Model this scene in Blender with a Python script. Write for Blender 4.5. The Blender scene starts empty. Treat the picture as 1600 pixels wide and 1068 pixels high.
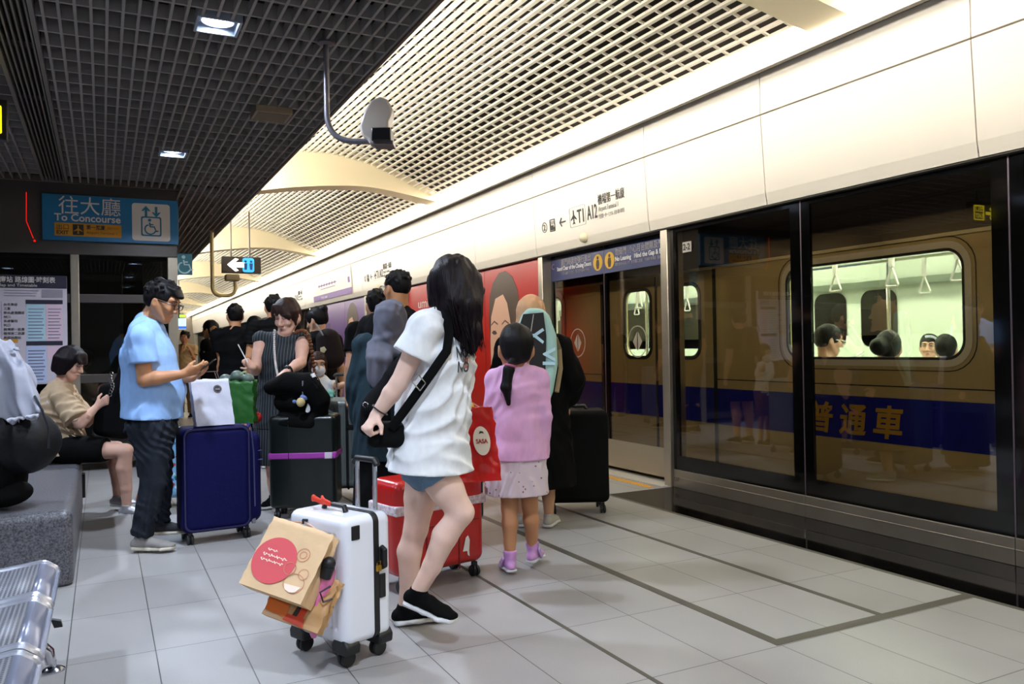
import bpy, math, random
import numpy as np
from mathutils import Vector, Matrix
import openvdb

# ------------------------------------------------------------------ camera
F_PX, CAM_H = 1260.0, 1.22
YAW, PITCH, ROLL = math.radians(26.94), math.radians(0.35), math.radians(-1.0)
scn = bpy.context.scene
COL = scn.collection
_cy, _sy, _cp, _sp = math.cos(YAW), math.sin(YAW), math.cos(PITCH), math.sin(PITCH)
_d = np.array([_sy*_cp, _cy*_cp, _sp]); _r = np.array([_cy, -_sy, 0.0]); _u = np.cross(_r, _d)
CD = _d
CR = _r*math.cos(ROLL) + _u*math.sin(ROLL)
CU = -_r*math.sin(ROLL) + _u*math.cos(ROLL)
CC = np.array([0, 0, CAM_H])
cam_data = bpy.data.cameras.new('camera')
cam_data.sensor_width = 36.0
cam_data.lens = 36.0*F_PX/1600.0
cam_data.clip_start, cam_data.clip_end = 0.05, 300
cam = bpy.data.objects.new('camera', cam_data)
COL.objects.link(cam)
cam.matrix_world = Matrix(((CR[0], CU[0], -CD[0], 0), (CR[1], CU[1], -CD[1], 0), (CR[2], CU[2], -CD[2], CAM_H), (0, 0, 0, 1)))
scn.camera = cam

# ------------------------------------------------------------------ world, exposure
w = bpy.data.worlds.new('world'); scn.world = w; w.use_nodes = True
w.node_tree.nodes['Background'].inputs[0].default_value = (0.75, 0.85, 1.0, 1)
w.node_tree.nodes['Background'].inputs[1].default_value = 0.012
vs = scn.view_settings
scn.display_settings.display_device = 'sRGB'
vs.view_transform = 'Standard'; vs.look = 'None'; vs.gamma = 1.0; vs.use_curve_mapping = False
vs.exposure = 0.08
scn.cycles.max_bounces = 8
scn.cycles.diffuse_bounces = 4
scn.cycles.glossy_bounces = 4
scn.cycles.transparent_max_bounces = 16
scn.cycles.sample_clamp_indirect = 6.0
scn.cycles.caustics_reflective = False
scn.cycles.caustics_refractive = False


# strengths of the light fittings that are built further down
P_STRIP, P_COVE, P_DOWN, P_TRAIN = 11.5, 24.0, 52.0, 52.0
LIGHT_WARM = (1.0, 0.90, 0.77)
LIGHT_COOL = (0.74, 0.84, 1.0)
DOWNLIGHTS = [(0.585, y) for y in (-4.8, -1.65, 1.49, 4.63, 7.78)] + [(-1.7, y) for y in (-3.2, -0.1, 3.06, 6.2)]


def area_light(name, loc, rot, sx, sy, power, color, spread=math.pi):
    l = bpy.data.lights.new(name, 'AREA'); l.shape = 'RECTANGLE'; l.size = sx; l.size_y = sy
    l.energy = power; l.color = color; l.spread = spread
    o = bpy.data.objects.new(name, l); COL.objects.link(o); o.location = loc; o.rotation_euler = rot
    return o


for _i, (_x, _y) in enumerate(DOWNLIGHTS):      # the beam of every square downlight in the dark ceiling
    area_light('downlight_beam', (_x, _y, 2.955), (0, 0, 0), 0.14, 0.14, P_DOWN, LIGHT_COOL, math.radians(150))

# ------------------------------------------------------------------ helpers
R = math.radians


def at(u, v, d):
    """world point that lies d metres in front of the camera at photo position u, v"""
    return CC + (CD + CR*((u-800)/F_PX) + CU*((534-v)/F_PX))*d


def srgb(h, g=1.0):
    h = h.lstrip('#')
    c = [int(h[i:i+2], 16)/255 for i in (0, 2, 4)]
    return tuple(((x/12.92) if x <= 0.04045 else ((x+0.055)/1.055)**2.4)*g for x in c)


MATS = {}


def mat(name, col='#808080', rough=0.5, metal=0.0, noise=0.0, nscale=30.0, bump=0.0, bscale=60.0, spec=0.5,
        emit=None, estr=0.0, coat=0.0, sheen=0.0, sss=0.0, alpha=1.0, stretch=None, bdist=0.01, bdet=3):
    if name in MATS:
        return MATS[name]
    m = bpy.data.materials.new(name); m.use_nodes = True
    nt = m.node_tree; b = nt.nodes['Principled BSDF']
    c = srgb(col) if isinstance(col, str) else col
    b.inputs['Base Color'].default_value = (*c, 1)
    b.inputs['Roughness'].default_value = rough
    b.inputs['Metallic'].default_value = metal
    b.inputs['Specular IOR Level'].default_value = spec
    b.inputs['Coat Weight'].default_value = coat
    b.inputs['Sheen Weight'].default_value = sheen
    if sss:
        b.inputs['Subsurface Weight'].default_value = sss
        b.inputs['Subsurface Radius'].default_value = (0.012, 0.005, 0.003)
        b.inputs['Subsurface Scale'].default_value = 1.0
    if emit:
        e = srgb(emit) if isinstance(emit, str) else emit
        b.inputs['Emission Color'].default_value = (*e, 1)
        b.inputs['Emission Strength'].default_value = estr
    if noise or bump:
        tc = nt.nodes.new('ShaderNodeTexCoord'); src = tc.outputs['Object']
        if stretch:
            mp = nt.nodes.new('ShaderNodeMapping'); mp.inputs['Scale'].default_value = stretch
            nt.links.new(src, mp.inputs[0]); src = mp.outputs[0]
    if noise:
        n = nt.nodes.new('ShaderNodeTexNoise'); n.inputs['Scale'].default_value = nscale; n.inputs['Detail'].default_value = 4
        nt.links.new(src, n.inputs['Vector'])
        r = nt.nodes.new('ShaderNodeMapRange'); r.inputs[1].default_value = 0.3; r.inputs[2].default_value = 0.7
        r.inputs[3].default_value = 1-noise; r.inputs[4].default_value = 1+noise
        nt.links.new(n.outputs[0], r.inputs[0])
        mx = nt.nodes.new('ShaderNodeVectorMath'); mx.operation = 'SCALE'
        mx.inputs[0].default_value = c
        nt.links.new(r.outputs[0], mx.inputs['Scale'])
        nt.links.new(mx.outputs[0], b.inputs['Base Color'])
    if bump:
        n2 = nt.nodes.new('ShaderNodeTexNoise'); n2.inputs['Scale'].default_value = bscale; n2.inputs['Detail'].default_value = bdet
        nt.links.new(src, n2.inputs['Vector'])
        bp = nt.nodes.new('ShaderNodeBump'); bp.inputs['Strength'].default_value = bump; bp.inputs['Distance'].default_value = bdist
        nt.links.new(n2.outputs[0], bp.inputs['Height']); nt.links.new(bp.outputs[0], b.inputs['Normal'])
    MATS[name] = m
    return m


def cloth(name, col, noise=.05, nscale=40, rough=.85, fold=.5, fscale=9):
    return mat(name, col, rough, noise=noise, nscale=nscale, spec=.12, bump=fold, bscale=fscale, stretch=(1, 1, .55), bdist=.035, bdet=1.2)


def emat(name, col, strength):
    return mat(name, col, 0.6, emit=col, estr=strength)


def glass_mat(name, tint=(0.6, 0.58, 0.5), ior=1.6, rough=0.0, rcol=(1, 1, 1)):
    if name in MATS:
        return MATS[name]
    m = bpy.data.materials.new(name); m.use_nodes = True
    nt = m.node_tree; nt.nodes.clear()
    out = nt.nodes.new('ShaderNodeOutputMaterial')
    tr = nt.nodes.new('ShaderNodeBsdfTransparent'); tr.inputs[0].default_value = (*tint, 1)
    gl = nt.nodes.new('ShaderNodeBsdfGlossy'); gl.inputs['Roughness'].default_value = rough; gl.inputs[0].default_value = (*rcol, 1)
    lw = nt.nodes.new('ShaderNodeLayerWeight'); lw.inputs[0].default_value = 0.5
    pw = nt.nodes.new('ShaderNodeMath'); pw.operation = 'POWER'; pw.inputs[1].default_value = 4.5
    nt.links.new(lw.outputs['Facing'], pw.inputs[0])
    fr = nt.nodes.new('ShaderNodeMath'); fr.operation = 'MULTIPLY_ADD'; f0 = ((ior-1)/(ior+1))**2
    fr.inputs[1].default_value = 0.9-f0; fr.inputs[2].default_value = f0
    nt.links.new(pw.outputs[0], fr.inputs[0])
    mx = nt.nodes.new('ShaderNodeMixShader')
    nt.links.new(fr.outputs[0], mx.inputs[0]); nt.links.new(tr.outputs[0], mx.inputs[1]); nt.links.new(gl.outputs[0], mx.inputs[2])
    nt.links.new(mx.outputs[0], out.inputs[0])
    MATS[name] = m
    return m


def tag(o, label=None, cat=None, group=None, kind=None):
    if label: o['label'] = label
    if cat: o['category'] = cat
    if group: o['group'] = group
    if kind: o['kind'] = kind
    return o


def thing(name, label, cat, loc=(0, 0, 0), rz=0.0, group=None, kind=None):
    o = bpy.data.objects.new(name, None); COL.objects.link(o)
    o.empty_display_size = 0.1
    o.location = Vector([float(v) for v in loc]); o.rotation_euler = (0, 0, rz)
    return tag(o, label, cat, group, kind)


def wmat(o):
    m = Matrix.Translation(o.location) @ o.rotation_euler.to_matrix().to_4x4()
    return (wmat(o.parent) @ o.matrix_parent_inverse @ m) if o.parent else m


def link(me, name, m, parent=None, world=False, label=None):
    o = bpy.data.objects.new(name, me); COL.objects.link(o)
    if m is not None and not me.materials:
        me.materials.append(m)
    if parent:
        o.parent = parent
        if world:
            o.matrix_parent_inverse = wmat(parent).inverted()
    if label: o['label'] = label
    return o


def bevel(o, wdt, seg=2):
    b = o.modifiers.new('bevel', 'BEVEL'); b.width = wdt; b.segments = seg; b.limit_method = 'ANGLE'; b.angle_limit = R(40)
    return o


def unit(v):
    v = np.asarray(v, float); return v/max(np.linalg.norm(v), 1e-9)


class MB:
    """collects shapes for one mesh"""
    def __init__(s): s.v = []; s.f = []

    def add(s, vs, fs):
        n = len(s.v); s.v += [tuple(map(float, p)) for p in vs]; s.f += [tuple(i+n for i in f) for f in fs]; return s

    def box(s, a, b):
        x0, y0, z0 = a; x1, y1, z1 = b
        return s.add([(x0, y0, z0), (x1, y0, z0), (x1, y1, z0), (x0, y1, z0), (x0, y0, z1), (x1, y0, z1), (x1, y1, z1), (x0, y1, z1)],
                     [(0, 3, 2, 1), (4, 5, 6, 7), (0, 1, 5, 4), (1, 2, 6, 5), (2, 3, 7, 6), (3, 0, 4, 7)])

    def obox(s, c, ax, ay, az, hx, hy, hz):
        """box with centre c, unit axes and half sizes"""
        c = np.asarray(c, float); ax, ay, az = unit(ax)*hx, unit(ay)*hy, unit(az)*hz
        P = [c+i*ax+j*ay+k*az for k in (-1, 1) for (i, j) in ((-1, -1), (1, -1), (1, 1), (-1, 1))]
        return s.add(P, [(0, 3, 2, 1), (4, 5, 6, 7), (0, 1, 5, 4), (1, 2, 6, 5), (2, 3, 7, 6), (3, 0, 4, 7)])

    def tube(s, path, r, n=10, cap=True, flat=None):
        """round (or flattened: r may be a list, flat = (axis, factor)) tube along a path"""
        P = [np.asarray(p, float) for p in path]; m = len(P)
        rr = r if hasattr(r, '__len__') else [r]*m
        t0 = unit(P[1]-P[0]); ref = np.array([0, 0, 1.0]) if abs(t0[2]) < 0.9 else np.array([1.0, 0, 0])
        u = unit(np.cross(ref, t0)); V = []; Fc = []
        for i, p in enumerate(P):
            t = unit((P[min(i+1, m-1)]-P[i]))+unit((P[i]-P[max(i-1, 0)])) if 0 < i < m-1 else (P[1]-P[0] if i == 0 else P[-1]-P[-2])
            t = unit(t); u = unit(u-t*(u@t)); wv = np.cross(t, u)
            for k in range(n):
                a = 2*math.pi*k/n; q = (u*math.cos(a)+wv*math.sin(a))*rr[i]
                if flat is not None:
                    ax = unit(flat[0]); q = q-ax*(q@ax)*(1-flat[1])
                V.append(p+q)
        for i in range(m-1):
            for k in range(n):
                a, b = i*n+k, i*n+(k+1) % n; Fc.append((a, b, b+n, a+n))
        if cap:
            Fc.append(tuple(range(n-1, -1, -1))); Fc.append(tuple((m-1)*n+k for k in range(n)))
        return s.add(V, Fc)

    def cyl(s, a, b, r, n=24): return s.tube([a, b], r, n)

    def lathe(s, prof, c=(0, 0, 0), axis=(0, 0, 1), n=24):
        ax = unit(axis); ref = np.array([0, 0, 1.0]) if abs(ax[2]) < 0.9 else np.array([1.0, 0, 0])
        u = unit(np.cross(ref, ax)); wv = np.cross(ax, u); c = np.asarray(c, float); V = []; Fc = []
        for r, h in prof:
            for k in range(n):
                a = 2*math.pi*k/n; V.append(c+ax*h+(u*math.cos(a)+wv*math.sin(a))*max(r, 1e-5))
        for i in range(len(prof)-1):
            for k in range(n):
                a, b = i*n+k, i*n+(k+1) % n; Fc.append((a, b, b+n, a+n))
        Fc.append(tuple(range(n-1, -1, -1))); Fc.append(tuple((len(prof)-1)*n+k for k in range(n)))
        return s.add(V, Fc)

    def prism(s, pts, o, ax, ay, az, depth):
        """outline pts (2-D) in the plane o + x*ax + y*ay, thick along az"""
        o = np.asarray(o, float); ax, ay, az = unit(ax), unit(ay), unit(az); n = len(pts)
        V = [o+x*ax+y*ay for x, y in pts]+[o+x*ax+y*ay+az*depth for x, y in pts]
        return s.add(V, [tuple(range(n-1, -1, -1)), tuple(range(n, 2*n))]+[(i, (i+1) % n, (i+1) % n+n, i+n) for i in range(n)])

    def frame(s, outer, inner, o, ax, ay, az, depth):
        """ring between two outlines with the same number of points"""
        o = np.asarray(o, float); ax, ay, az = unit(ax), unit(ay), unit(az); n = len(outer)
        L = lambda pts, d: [o+x*ax+y*ay+az*d for x, y in pts]
        V = L(outer, 0)+L(inner, 0)+L(outer, depth)+L(inner, depth); Fc = []
        for i in range(n):
            j = (i+1) % n
            Fc += [(i, j, n+j, n+i), (2*n+i, 3*n+i, 3*n+j, 2*n+j), (i, 2*n+i, 2*n+j, j), (n+i, n+j, 3*n+j, 3*n+i)]
        return s.add(V, Fc)

    def sphere(s, c, rx, ry=None, rz=None, n=16):
        ry = ry or rx; rz = rz or rx; V = []; Fc = []; m = n//2
        for i in range(m+1):
            th = math.pi*i/m
            for k in range(n):
                a = 2*math.pi*k/n
                V.append((c[0]+rx*math.sin(th)*math.cos(a), c[1]+ry*math.sin(th)*math.sin(a), c[2]+rz*math.cos(th)))
        for i in range(m):
            for k in range(n):
                a, b = i*n+k, i*n+(k+1) % n; Fc.append((a, a+n, b+n, b))
        return s.add(V, Fc)

    def build(s, name, m, parent=None, world=False, smooth=True, label=None, bev=0, seg=2, ang=35):
        me = bpy.data.meshes.new(name); me.from_pydata(s.v, [], s.f); me.validate(); me.update()
        import bmesh
        bm = bmesh.new(); bm.from_mesh(me); bmesh.ops.recalc_face_normals(bm, faces=bm.faces); bm.to_mesh(me); bm.free()
        if smooth:
            me.shade_smooth(); me.set_sharp_from_angle(angle=R(ang))
        o = link(me, name, m, parent, world, label)
        if bev: bevel(o, bev, seg)
        return o


def rrect(w_, h_, r, n=5, cx=0, cy=0):
    P = []
    for (sx, sy, a0) in ((1, 1, 0), (-1, 1, 90), (-1, -1, 180), (1, -1, 270)):
        for k in range(n+1):
            a = R(a0+90*k/n); P.append((cx+sx*(w_/2-r)+r*math.cos(a), cy+sy*(h_/2-r)+r*math.sin(a)))
    return P


def circ(r, n=28, cx=0, cy=0): return [(cx+r*math.cos(2*math.pi*k/n), cy+r*math.sin(2*math.pi*k/n)) for k in range(n)]


def struct(o, kind='structure', label=None): return tag(o, label=label, kind=kind)


_fonts = {}


def text(s, name, m, o, ax, ay, size, parent=None, align='LEFT', fit=None, bold=0.0, shear=0.0, extrude=0.001, label=None):
    """lettering as a thin mesh: baseline origin o, reading direction ax, up ay; fit = exact width"""
    cu = bpy.data.curves.new(name, 'FONT'); cu.body = s; cu.size = size; cu.align_x = 'LEFT'; cu.extrude = extrude
    cu.offset = bold; cu.shear = shear; cu.resolution_u = 3
    t = bpy.data.objects.new(name, cu); COL.objects.link(t)
    dg = bpy.context.evaluated_depsgraph_get(); dg.update()
    me = bpy.data.meshes.new_from_object(t.evaluated_get(dg))
    bpy.data.objects.remove(t); bpy.data.curves.remove(cu)
    co = np.empty(len(me.vertices)*3); me.vertices.foreach_get('co', co); co = co.reshape(-1, 3)
    if len(co) == 0: return None
    co[:, 0] -= co[:, 0].min()
    wd = co[:, 0].max()
    if fit: co[:, 0] *= fit/wd; wd = fit
    if align == 'CENTER': co[:, 0] -= wd/2
    if align == 'RIGHT': co[:, 0] -= wd
    ax, ay = unit(ax), unit(ay); az = np.cross(ax, ay)
    W = np.asarray(o, float)+co[:, :1]*ax+co[:, 1:2]*ay+co[:, 2:3]*az
    me.vertices.foreach_set('co', W.ravel()); me.materials.clear(); me.update()
    return link(me, name, m, parent, True, label)


def onx(u, v, x):
    q = CD+CR*((u-800)/F_PX)+CU*((534-v)/F_PX); return CC+q*(x/q[0])


def ony(u, v, y):
    q = CD+CR*((u-800)/F_PX)+CU*((534-v)/F_PX); return CC+q*(y/q[1])


X, Y, Z = np.eye(3)
XD = 4.36                      # plane of the platform screen
PITCHY = 6.65                  # distance from one platform door to the next
Y_END = 52.0

# ------------------------------------------------------------------ materials of the station
M_steel = mat('brushed_steel', '#b9b1a2', 0.32, 0.85, noise=0.05, nscale=8)
M_chrome = mat('chrome', '#c9ccd4', 0.12, 1.0)
M_alu = mat('aluminium', '#c4c8cf', 0.3, 0.9)
M_black = mat('black_plastic', '#111114', 0.45)
M_rubber = mat('black_rubber', '#0b0b0c', 0.7)
M_darkgrid = mat('dark_grid_metal', '#8f8a86', 0.55, 0.1)
M_cream = mat('cream_grid_metal', '#efe8d6', 0.5)
M_rib = mat('cream_plaster', '#f0e2bd', 0.6)
M_fascia = mat('white_enamel_panel', '#e8e2d6', 0.28, noise=0.015, nscale=1.5)
M_void = mat('black_plenum', '#1d1a17', 0.9)
M_white = mat('white_plain', '#f2f2f0', 0.5)
M_ink = mat('dark_ink', '#2b2b2c', 0.6)
M_inkgrey = mat('grey_ink', '#8d8a86', 0.6)
M_blacksill = mat('polished_black_granite', '#0d0c0b', 0.06, spec=0.6, noise=0.2, nscale=220)
M_glass = glass_mat('screen_glass', (0.75, 0.71, 0.62), 1.85)
M_lglass = glass_mat('lift_glass', (0.55, 0.57, 0.55), 1.5)
M_twin = glass_mat('train_window_glass', (0.82, 0.88, 0.84), 1.35)
M_frit = mat('black_frit', '#060606', 0.08, spec=0.5)


def floor_mat():
    m = bpy.data.materials.new('granite_tiles'); m.use_nodes = True; nt = m.node_tree; b = nt.nodes['Principled BSDF']
    N = nt.nodes.new; Lk = nt.links.new
    geo = N('ShaderNodeTexCoord'); sep = N('ShaderNodeSeparateXYZ'); Lk(geo.outputs['Object'], sep.inputs[0])

    def mth(op, a, bb=None, c=None):
        n = N('ShaderNodeMath'); n.operation = op
        for i, q in enumerate((a, bb, c)):
            if q is None: continue
            if isinstance(q, (int, float)): n.inputs[i].default_value = q
            else: Lk(q, n.inputs[i])
        return n.outputs[0]

    def joint(src, phase, pitch, half):
        t = mth('ABSOLUTE', mth('SUBTRACT', mth('MODULO', mth('ADD', src, 100*pitch-phase+pitch/2), pitch), pitch/2))
        return mth('LESS_THAN', t, half)
    jx = joint(sep.outputs[0], 0.18, 0.3206, 0.0022)
    jy = joint(sep.outputs[1], 3.632, 0.6065, 0.0022)
    j = mth('MAXIMUM', jx, jy)
    # tone of each tile, cloudy wear and fine granite grain
    fx = mth('FLOOR', mth('DIVIDE', mth('SUBTRACT', sep.outputs[0], 0.18), 0.3206)); fy = mth('FLOOR', mth('DIVIDE', mth('SUBTRACT', sep.outputs[1], 3.632), 0.6065))
    cmb = N('ShaderNodeCombineXYZ'); Lk(fx, cmb.inputs[0]); Lk(fy, cmb.inputs[1])
    wn = N('ShaderNodeTexWhiteNoise'); wn.noise_dimensions = '2D'; Lk(cmb.outputs[0], wn.inputs['Vector'])
    g1 = N('ShaderNodeTexNoise'); g1.inputs['Scale'].default_value = 2.2; g1.inputs['Detail'].default_value = 5; Lk(geo.outputs['Object'], g1.inputs['Vector'])
    g2 = N('ShaderNodeTexNoise'); g2.inputs['Scale'].default_value = 260; g2.inputs['Detail'].default_value = 2; Lk(geo.outputs['Object'], g2.inputs['Vector'])
    v = mth('ADD', mth('ADD', 0.60, mth('MULTIPLY', wn.outputs[0], 0.08)), mth('ADD', mth('MULTIPLY', g1.outputs[0], 0.30), mth('MULTIPLY', g2.outputs[0], 0.34)))
    v = mth('MULTIPLY', v, mth('SUBTRACT', 1.0, mth('MULTIPLY', j, 0.75)))
    sc = N('ShaderNodeVectorMath'); sc.operation = 'SCALE'; sc.inputs[0].default_value = srgb('#9d9b9a'); Lk(v, sc.inputs['Scale'])
    Lk(sc.outputs[0], b.inputs['Base Color'])
    r = mth('ADD', 0.30, mth('MULTIPLY', g1.outputs[0], 0.16)); Lk(r, b.inputs['Roughness'])
    b.inputs['Specular IOR Level'].default_value = 0.45
    bp = N('ShaderNodeBump'); bp.inputs['Strength'].default_value = 0.15; bp.inputs['Distance'].default_value = 0.002
    Lk(mth('SUBTRACT', mth('MULTIPLY', g2.outputs[0], 0.3), j), bp.inputs['Height']); Lk(bp.outputs[0], b.inputs['Normal'])
    return m


# ------------------------------------------------------------------ floor
fl = MB()
fl.box((-6, -9, -0.08), (3.68, Y_END, 0))
k0 = -3
for k in range(k0, 8):
    fl.box((3.68, 5.55+PITCHY*k, -0.08), (4.50, 7.80+PITCHY*k, 0))
floor = struct(fl.build('floor', floor_mat(), smooth=False))
bs = MB()
for k in range(k0-1, 8):
    bs.box((3.68, 7.80+PITCHY*k, -0.08), (4.42, 5.55+PITCHY*(k+1), -0.0005))
struct(bs.build('trim_1', M_blacksill, smooth=False))
M_stripe = mat('dark_floor_stripe', '#4a463f', 0.5)
ln = MB(); zt = 0.0012
ln.box((3.655, -9, 0), (3.685, Y_END, zt))
for k in range(0, 6):
    a, b_ = 2.425+PITCHY*k, 10.9+PITCHY*k-0.02
    b_ = min(b_, 2.425+PITCHY*(k+1)-0.35)
    ln.box((2.405, a, 0), (2.455, b_, zt)); ln.box((3.055, a+0.05, 0), (3.09, b_, zt*0.9)); ln.box((2.405, a, 0), (3.655, a+0.055, zt*0.8))
ln.box((1.763, -9, 0), (1.783, Y_END, zt))
struct(ln.build('trim_2', M_stripe, smooth=False))
sl = MB()
for k in range(k0, 8): sl.box((4.27, 5.6+PITCHY*k, 0), (4.42, 7.75+PITCHY*k, 0.006))
struct(sl.build('trim_3', mat('sill_white', '#d8d3c4', 0.4, 0.3), smooth=False))
so = MB()
for k in range(k0, 8): so.box((4.13, 5.62+PITCHY*k, 0), (4.2, 7.75+PITCHY*k, 0.004))
struct(so.build('trim_4', mat('yellow_edge', '#d79a2b', 0.5, noise=0.25, nscale=60), smooth=False))

# ------------------------------------------------------------------ platform screen: posts, fixed glass, doors, fascia
M_kick = mat('kick_steel', '#8f877b', 0.28, 0.7, noise=0.06, nscale=6)
po = MB()
for k in range(k0, 8):
    for y in (5.55, 7.75):
        po.box((4.325, y+PITCHY*k, 0), (4.50, y+0.095+PITCHY*k, 2.24))
struct(po.build('trim_5', M_steel, bev=0.006))
wn_ = 0
for k in range(-2, 4):
    y0, y1 = 7.845+PITCHY*(k-1), 5.55+PITCHY*k
    if k >= 1:
        continue                                   # behind the advertisements
    n = 3; ww = (y1-y0)/n
    for i in range(n):
        a, b_ = y0+i*ww, y0+(i+1)*ww
        wn_ += 1
        fr = MB()
        fr.frame([(a+.002, .15), (b_-.002, .15), (b_-.002, 2.24), (a+.002, 2.24)], [(a+.10, .27), (b_-.08, .27), (b_-.08, 2.17), (a+.10, 2.17)], (XD, 0, 0), Y, Z, X, 0.022)
        W = struct(fr.build('window_%d' % wn_, M_frit, smooth=False))
        W.name = 'window_%d' % wn_
        g = MB(); g.box((XD+.006, a+.10, .27), (XD+.014, b_-.08, 2.17)); g.build('glass_pane', M_glass, W, True, smooth=False)
        kp = MB(); kp.box((XD-.012, a+.002, 0), (XD+.05, b_-.002, .15)); kp.box((XD-.016, a+.002, .085), (XD, b_-.002, .09)); kp.build('kick_plate', M_kick, W, True, bev=.003)
        ge = MB(); ge.box((XD-.004, a-.004, .15), (XD+.02, a+.004, 2.24)); ge.build('edge_trim', mat('edge_trim', '#6a5f6b', 0.3, 0.6), W, True, smooth=False)
M_navy = mat('navy_banner', '#1d2a63', 0.35)
M_yel = mat('yellow_pictogram', '#d6a92b', 0.5)
for k in range(-1, 3):
    o = PITCHY*k; dn = k+2
    D_ = thing('door_%d' % dn, None, None, (4.45, 6.68+o, 0), kind='structure')
    for (a, b_, lname) in ((5.645, 6.69, 'left'), (6.70, 7.75, 'right')):
        a += o; b_ += o
        lf = MB()
        lf.frame([(a, .04), (b_, .04), (b_, 2.24), (a, 2.24)], [(a+.03, .28), (b_-.04, .28), (b_-.04, 2.20), (a+.03, 2.20)], (4.44, 0, 0), Y, Z, X, .03)
        L_ = lf.build('door_leaf', M_frit, D_, True, smooth=False)
        g = MB(); g.box((4.448, a+.03, .28), (4.456, b_-.04, 2.20)); g.build('glass_pane', M_glass, L_, True, smooth=False)
        kp = MB(); kp.box((4.434, a+.01, .04), (4.446, b_-.01, .30)); kp.build('kick_plate', mat('leaf_kick', '#a99d88', 0.3, 0.6), L_, True, smooth=False)
        if k in (0, 1):
            bn = MB(); bn.box((4.436, a+.002, 1.93), (4.440, b_-.002, 2.18)); bn.build('door_banner', M_navy, L_, True, smooth=False)
            c = 0.5*(a+b_)
            rg = MB(); rg.frame(circ(.15), circ(.14), (4.444, c, 1.25), -Y, Z, X, .002); rg.prism([(0, .09), (.065, 0), (0, -.09)], (4.445, c-.008, 1.25), -Y, Z, X, .002)
            rg.prism([(0, .09), (-.065, 0), (0, -.09)], (4.445, c+.008, 1.25), -Y, Z, X, .002)
            rg.build('door_decal', mat('frosted_decal', '#8f8474', 0.5), L_, True, smooth=False)
            py = b_-.10 if lname == 'left' else a+.10
            pc = MB(); pc.prism(circ(.083), (4.434, py, 2.05), -Y, Z, X, .002); pc.build('pictogram', M_yel, L_, True, smooth=False)
            pc = MB(); pc.prism(circ(.018, 12, 0, .045), (4.432, py, 2.05), -Y, Z, X, .002); pc.prism([(-.02, .025), (.02, .025), (.03, -.02), (.018, -.065), (-.018, -.065), (-.03, -.02)], (4.432, py, 2.05), -Y, Z, X, .002)
            pc.build('pictogram_figure', mat('brown_ink', '#3a2a12', .6), L_, True, smooth=False)
            if lname == 'right':
                text('關門時請勿強行進出', 'lettering', mat('dim_letter', '#a7a2a8', .5), (4.433, b_-.24, 2.09), -Y, Z, .075, L_, fit=.58)
                text('Stand Clear of the Closing Doors', 'lettering', M_white, (4.433, b_-.14, 2.035), -Y, Z, .062, L_, fit=.69, bold=.001)
                text('ドアから離れてください   문이 닫힐 때 물러서 주세요', 'lettering', mat('dim_letter', '#a7a2a8', .5), (4.433, b_-.24, 1.985), -Y, Z, .035, L_, fit=.56)
                text('C', 'lettering', mat('pink_letter', '#c99aa0', .5), (4.433, b_-.025, 2.06), -Y, Z, .09, L_)
            else:
                text('勿倚門  小心月台間隙及門縫', 'lettering', mat('dim_letter', '#a7a2a8', .5), (4.433, py-.10, 2.09), -Y, Z, .075, L_, fit=.80)
                text('No Leaning   Mind the Gap & Edge', 'lettering', M_white, (4.433, py-.10, 2.03), -Y, Z, .062, L_, fit=.80, bold=.001)
                text('寄りかからないで  すき間に注意   기대지 마세요  틈새 주의', 'lettering', mat('dim_letter', '#a7a2a8', .5), (4.433, py-.10, 1.985), -Y, Z, .035, L_, fit=.78)
    sm = MB(); sm.box((4.434, 6.69+o, .04), (4.446, 6.70+o, 2.24)); sm.build('door_seam', mat('seam', '#5d4a52', 0.35, .5), D_, True, smooth=False)

# plate with the door number and the panel number
P1 = onx(1073, 386, XD-.01)
pl = MB(); pl.box((XD-.008, 5.265, 1.985), (XD-.002, 5.375, 2.07))
pn = tag(pl.build('number_plate', mat('plate_grey', '#a9a39c', .5), smooth=False), 'small grey plate numbered 2-2 on the dark glass beside the sliding doors', 'sign')
text('2-2', 'lettering', M_ink, (XD-.010, 5.365, 2.003), -Y, Z, .075, pn, fit=.088, bold=.002)
text('B07', 'panel_number', mat('etched', '#5d564c', .6), (XD-.0185, 5.525, .055), -Y, Z, .05, bpy.data.objects['window_6'], fit=.06)

# fascia: a run of enamel panels, slightly leaning out at the foot
FS = [(4.30, 2.215), (4.285, 2.30), (4.25, 2.86), (4.25, 3.16)]
seams = []
for k in range(-3, 7): seams += [y+PITCHY*k for y in (5.75, 7.8, 9.42, 11.0)]
seams = [s for s in seams if -10 < s < 46]
fa = MB(); g_ = .004
for a, b_ in zip(seams[:-1], seams[1:]):
    for (p, q) in ((0, 2), (2, 3)):
        prof = FS[p:q+1]
        if p == 2: prof = [(prof[0][0], prof[0][1]+.006), prof[1]]
        else: prof = prof[:-1]+[(prof[-1][0], prof[-1][1]-.006)]
        back = [(4.36, prof[-1][1]), (4.36, prof[0][1])]
        pts = prof+back
        fa.prism(pts, (0, a+g_, 0), X, Z, Y, (b_-a)-2*g_)
struct(fa.build('wall_right', M_fascia, smooth=False))
fb = MB(); fb.box((4.3, -10, 2.24), (4.52, 46, 3.2)); fb.box((4.31, -10, 2.205), (4.52, 46, 2.245))
struct(fb.build('trim_6', mat('fascia_back', '#3a3733', .6), smooth=False))
tg = MB(); tg.prism([(4.12, 3.125), (4.25, 3.165), (4.25, 3.19), (4.12, 3.15)], (0, -10, 0), X, Z, Y, 56)
struct(tg.build('trim_7', mat('trim_grey', '#9a948a', .4, .3), smooth=False))
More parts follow.
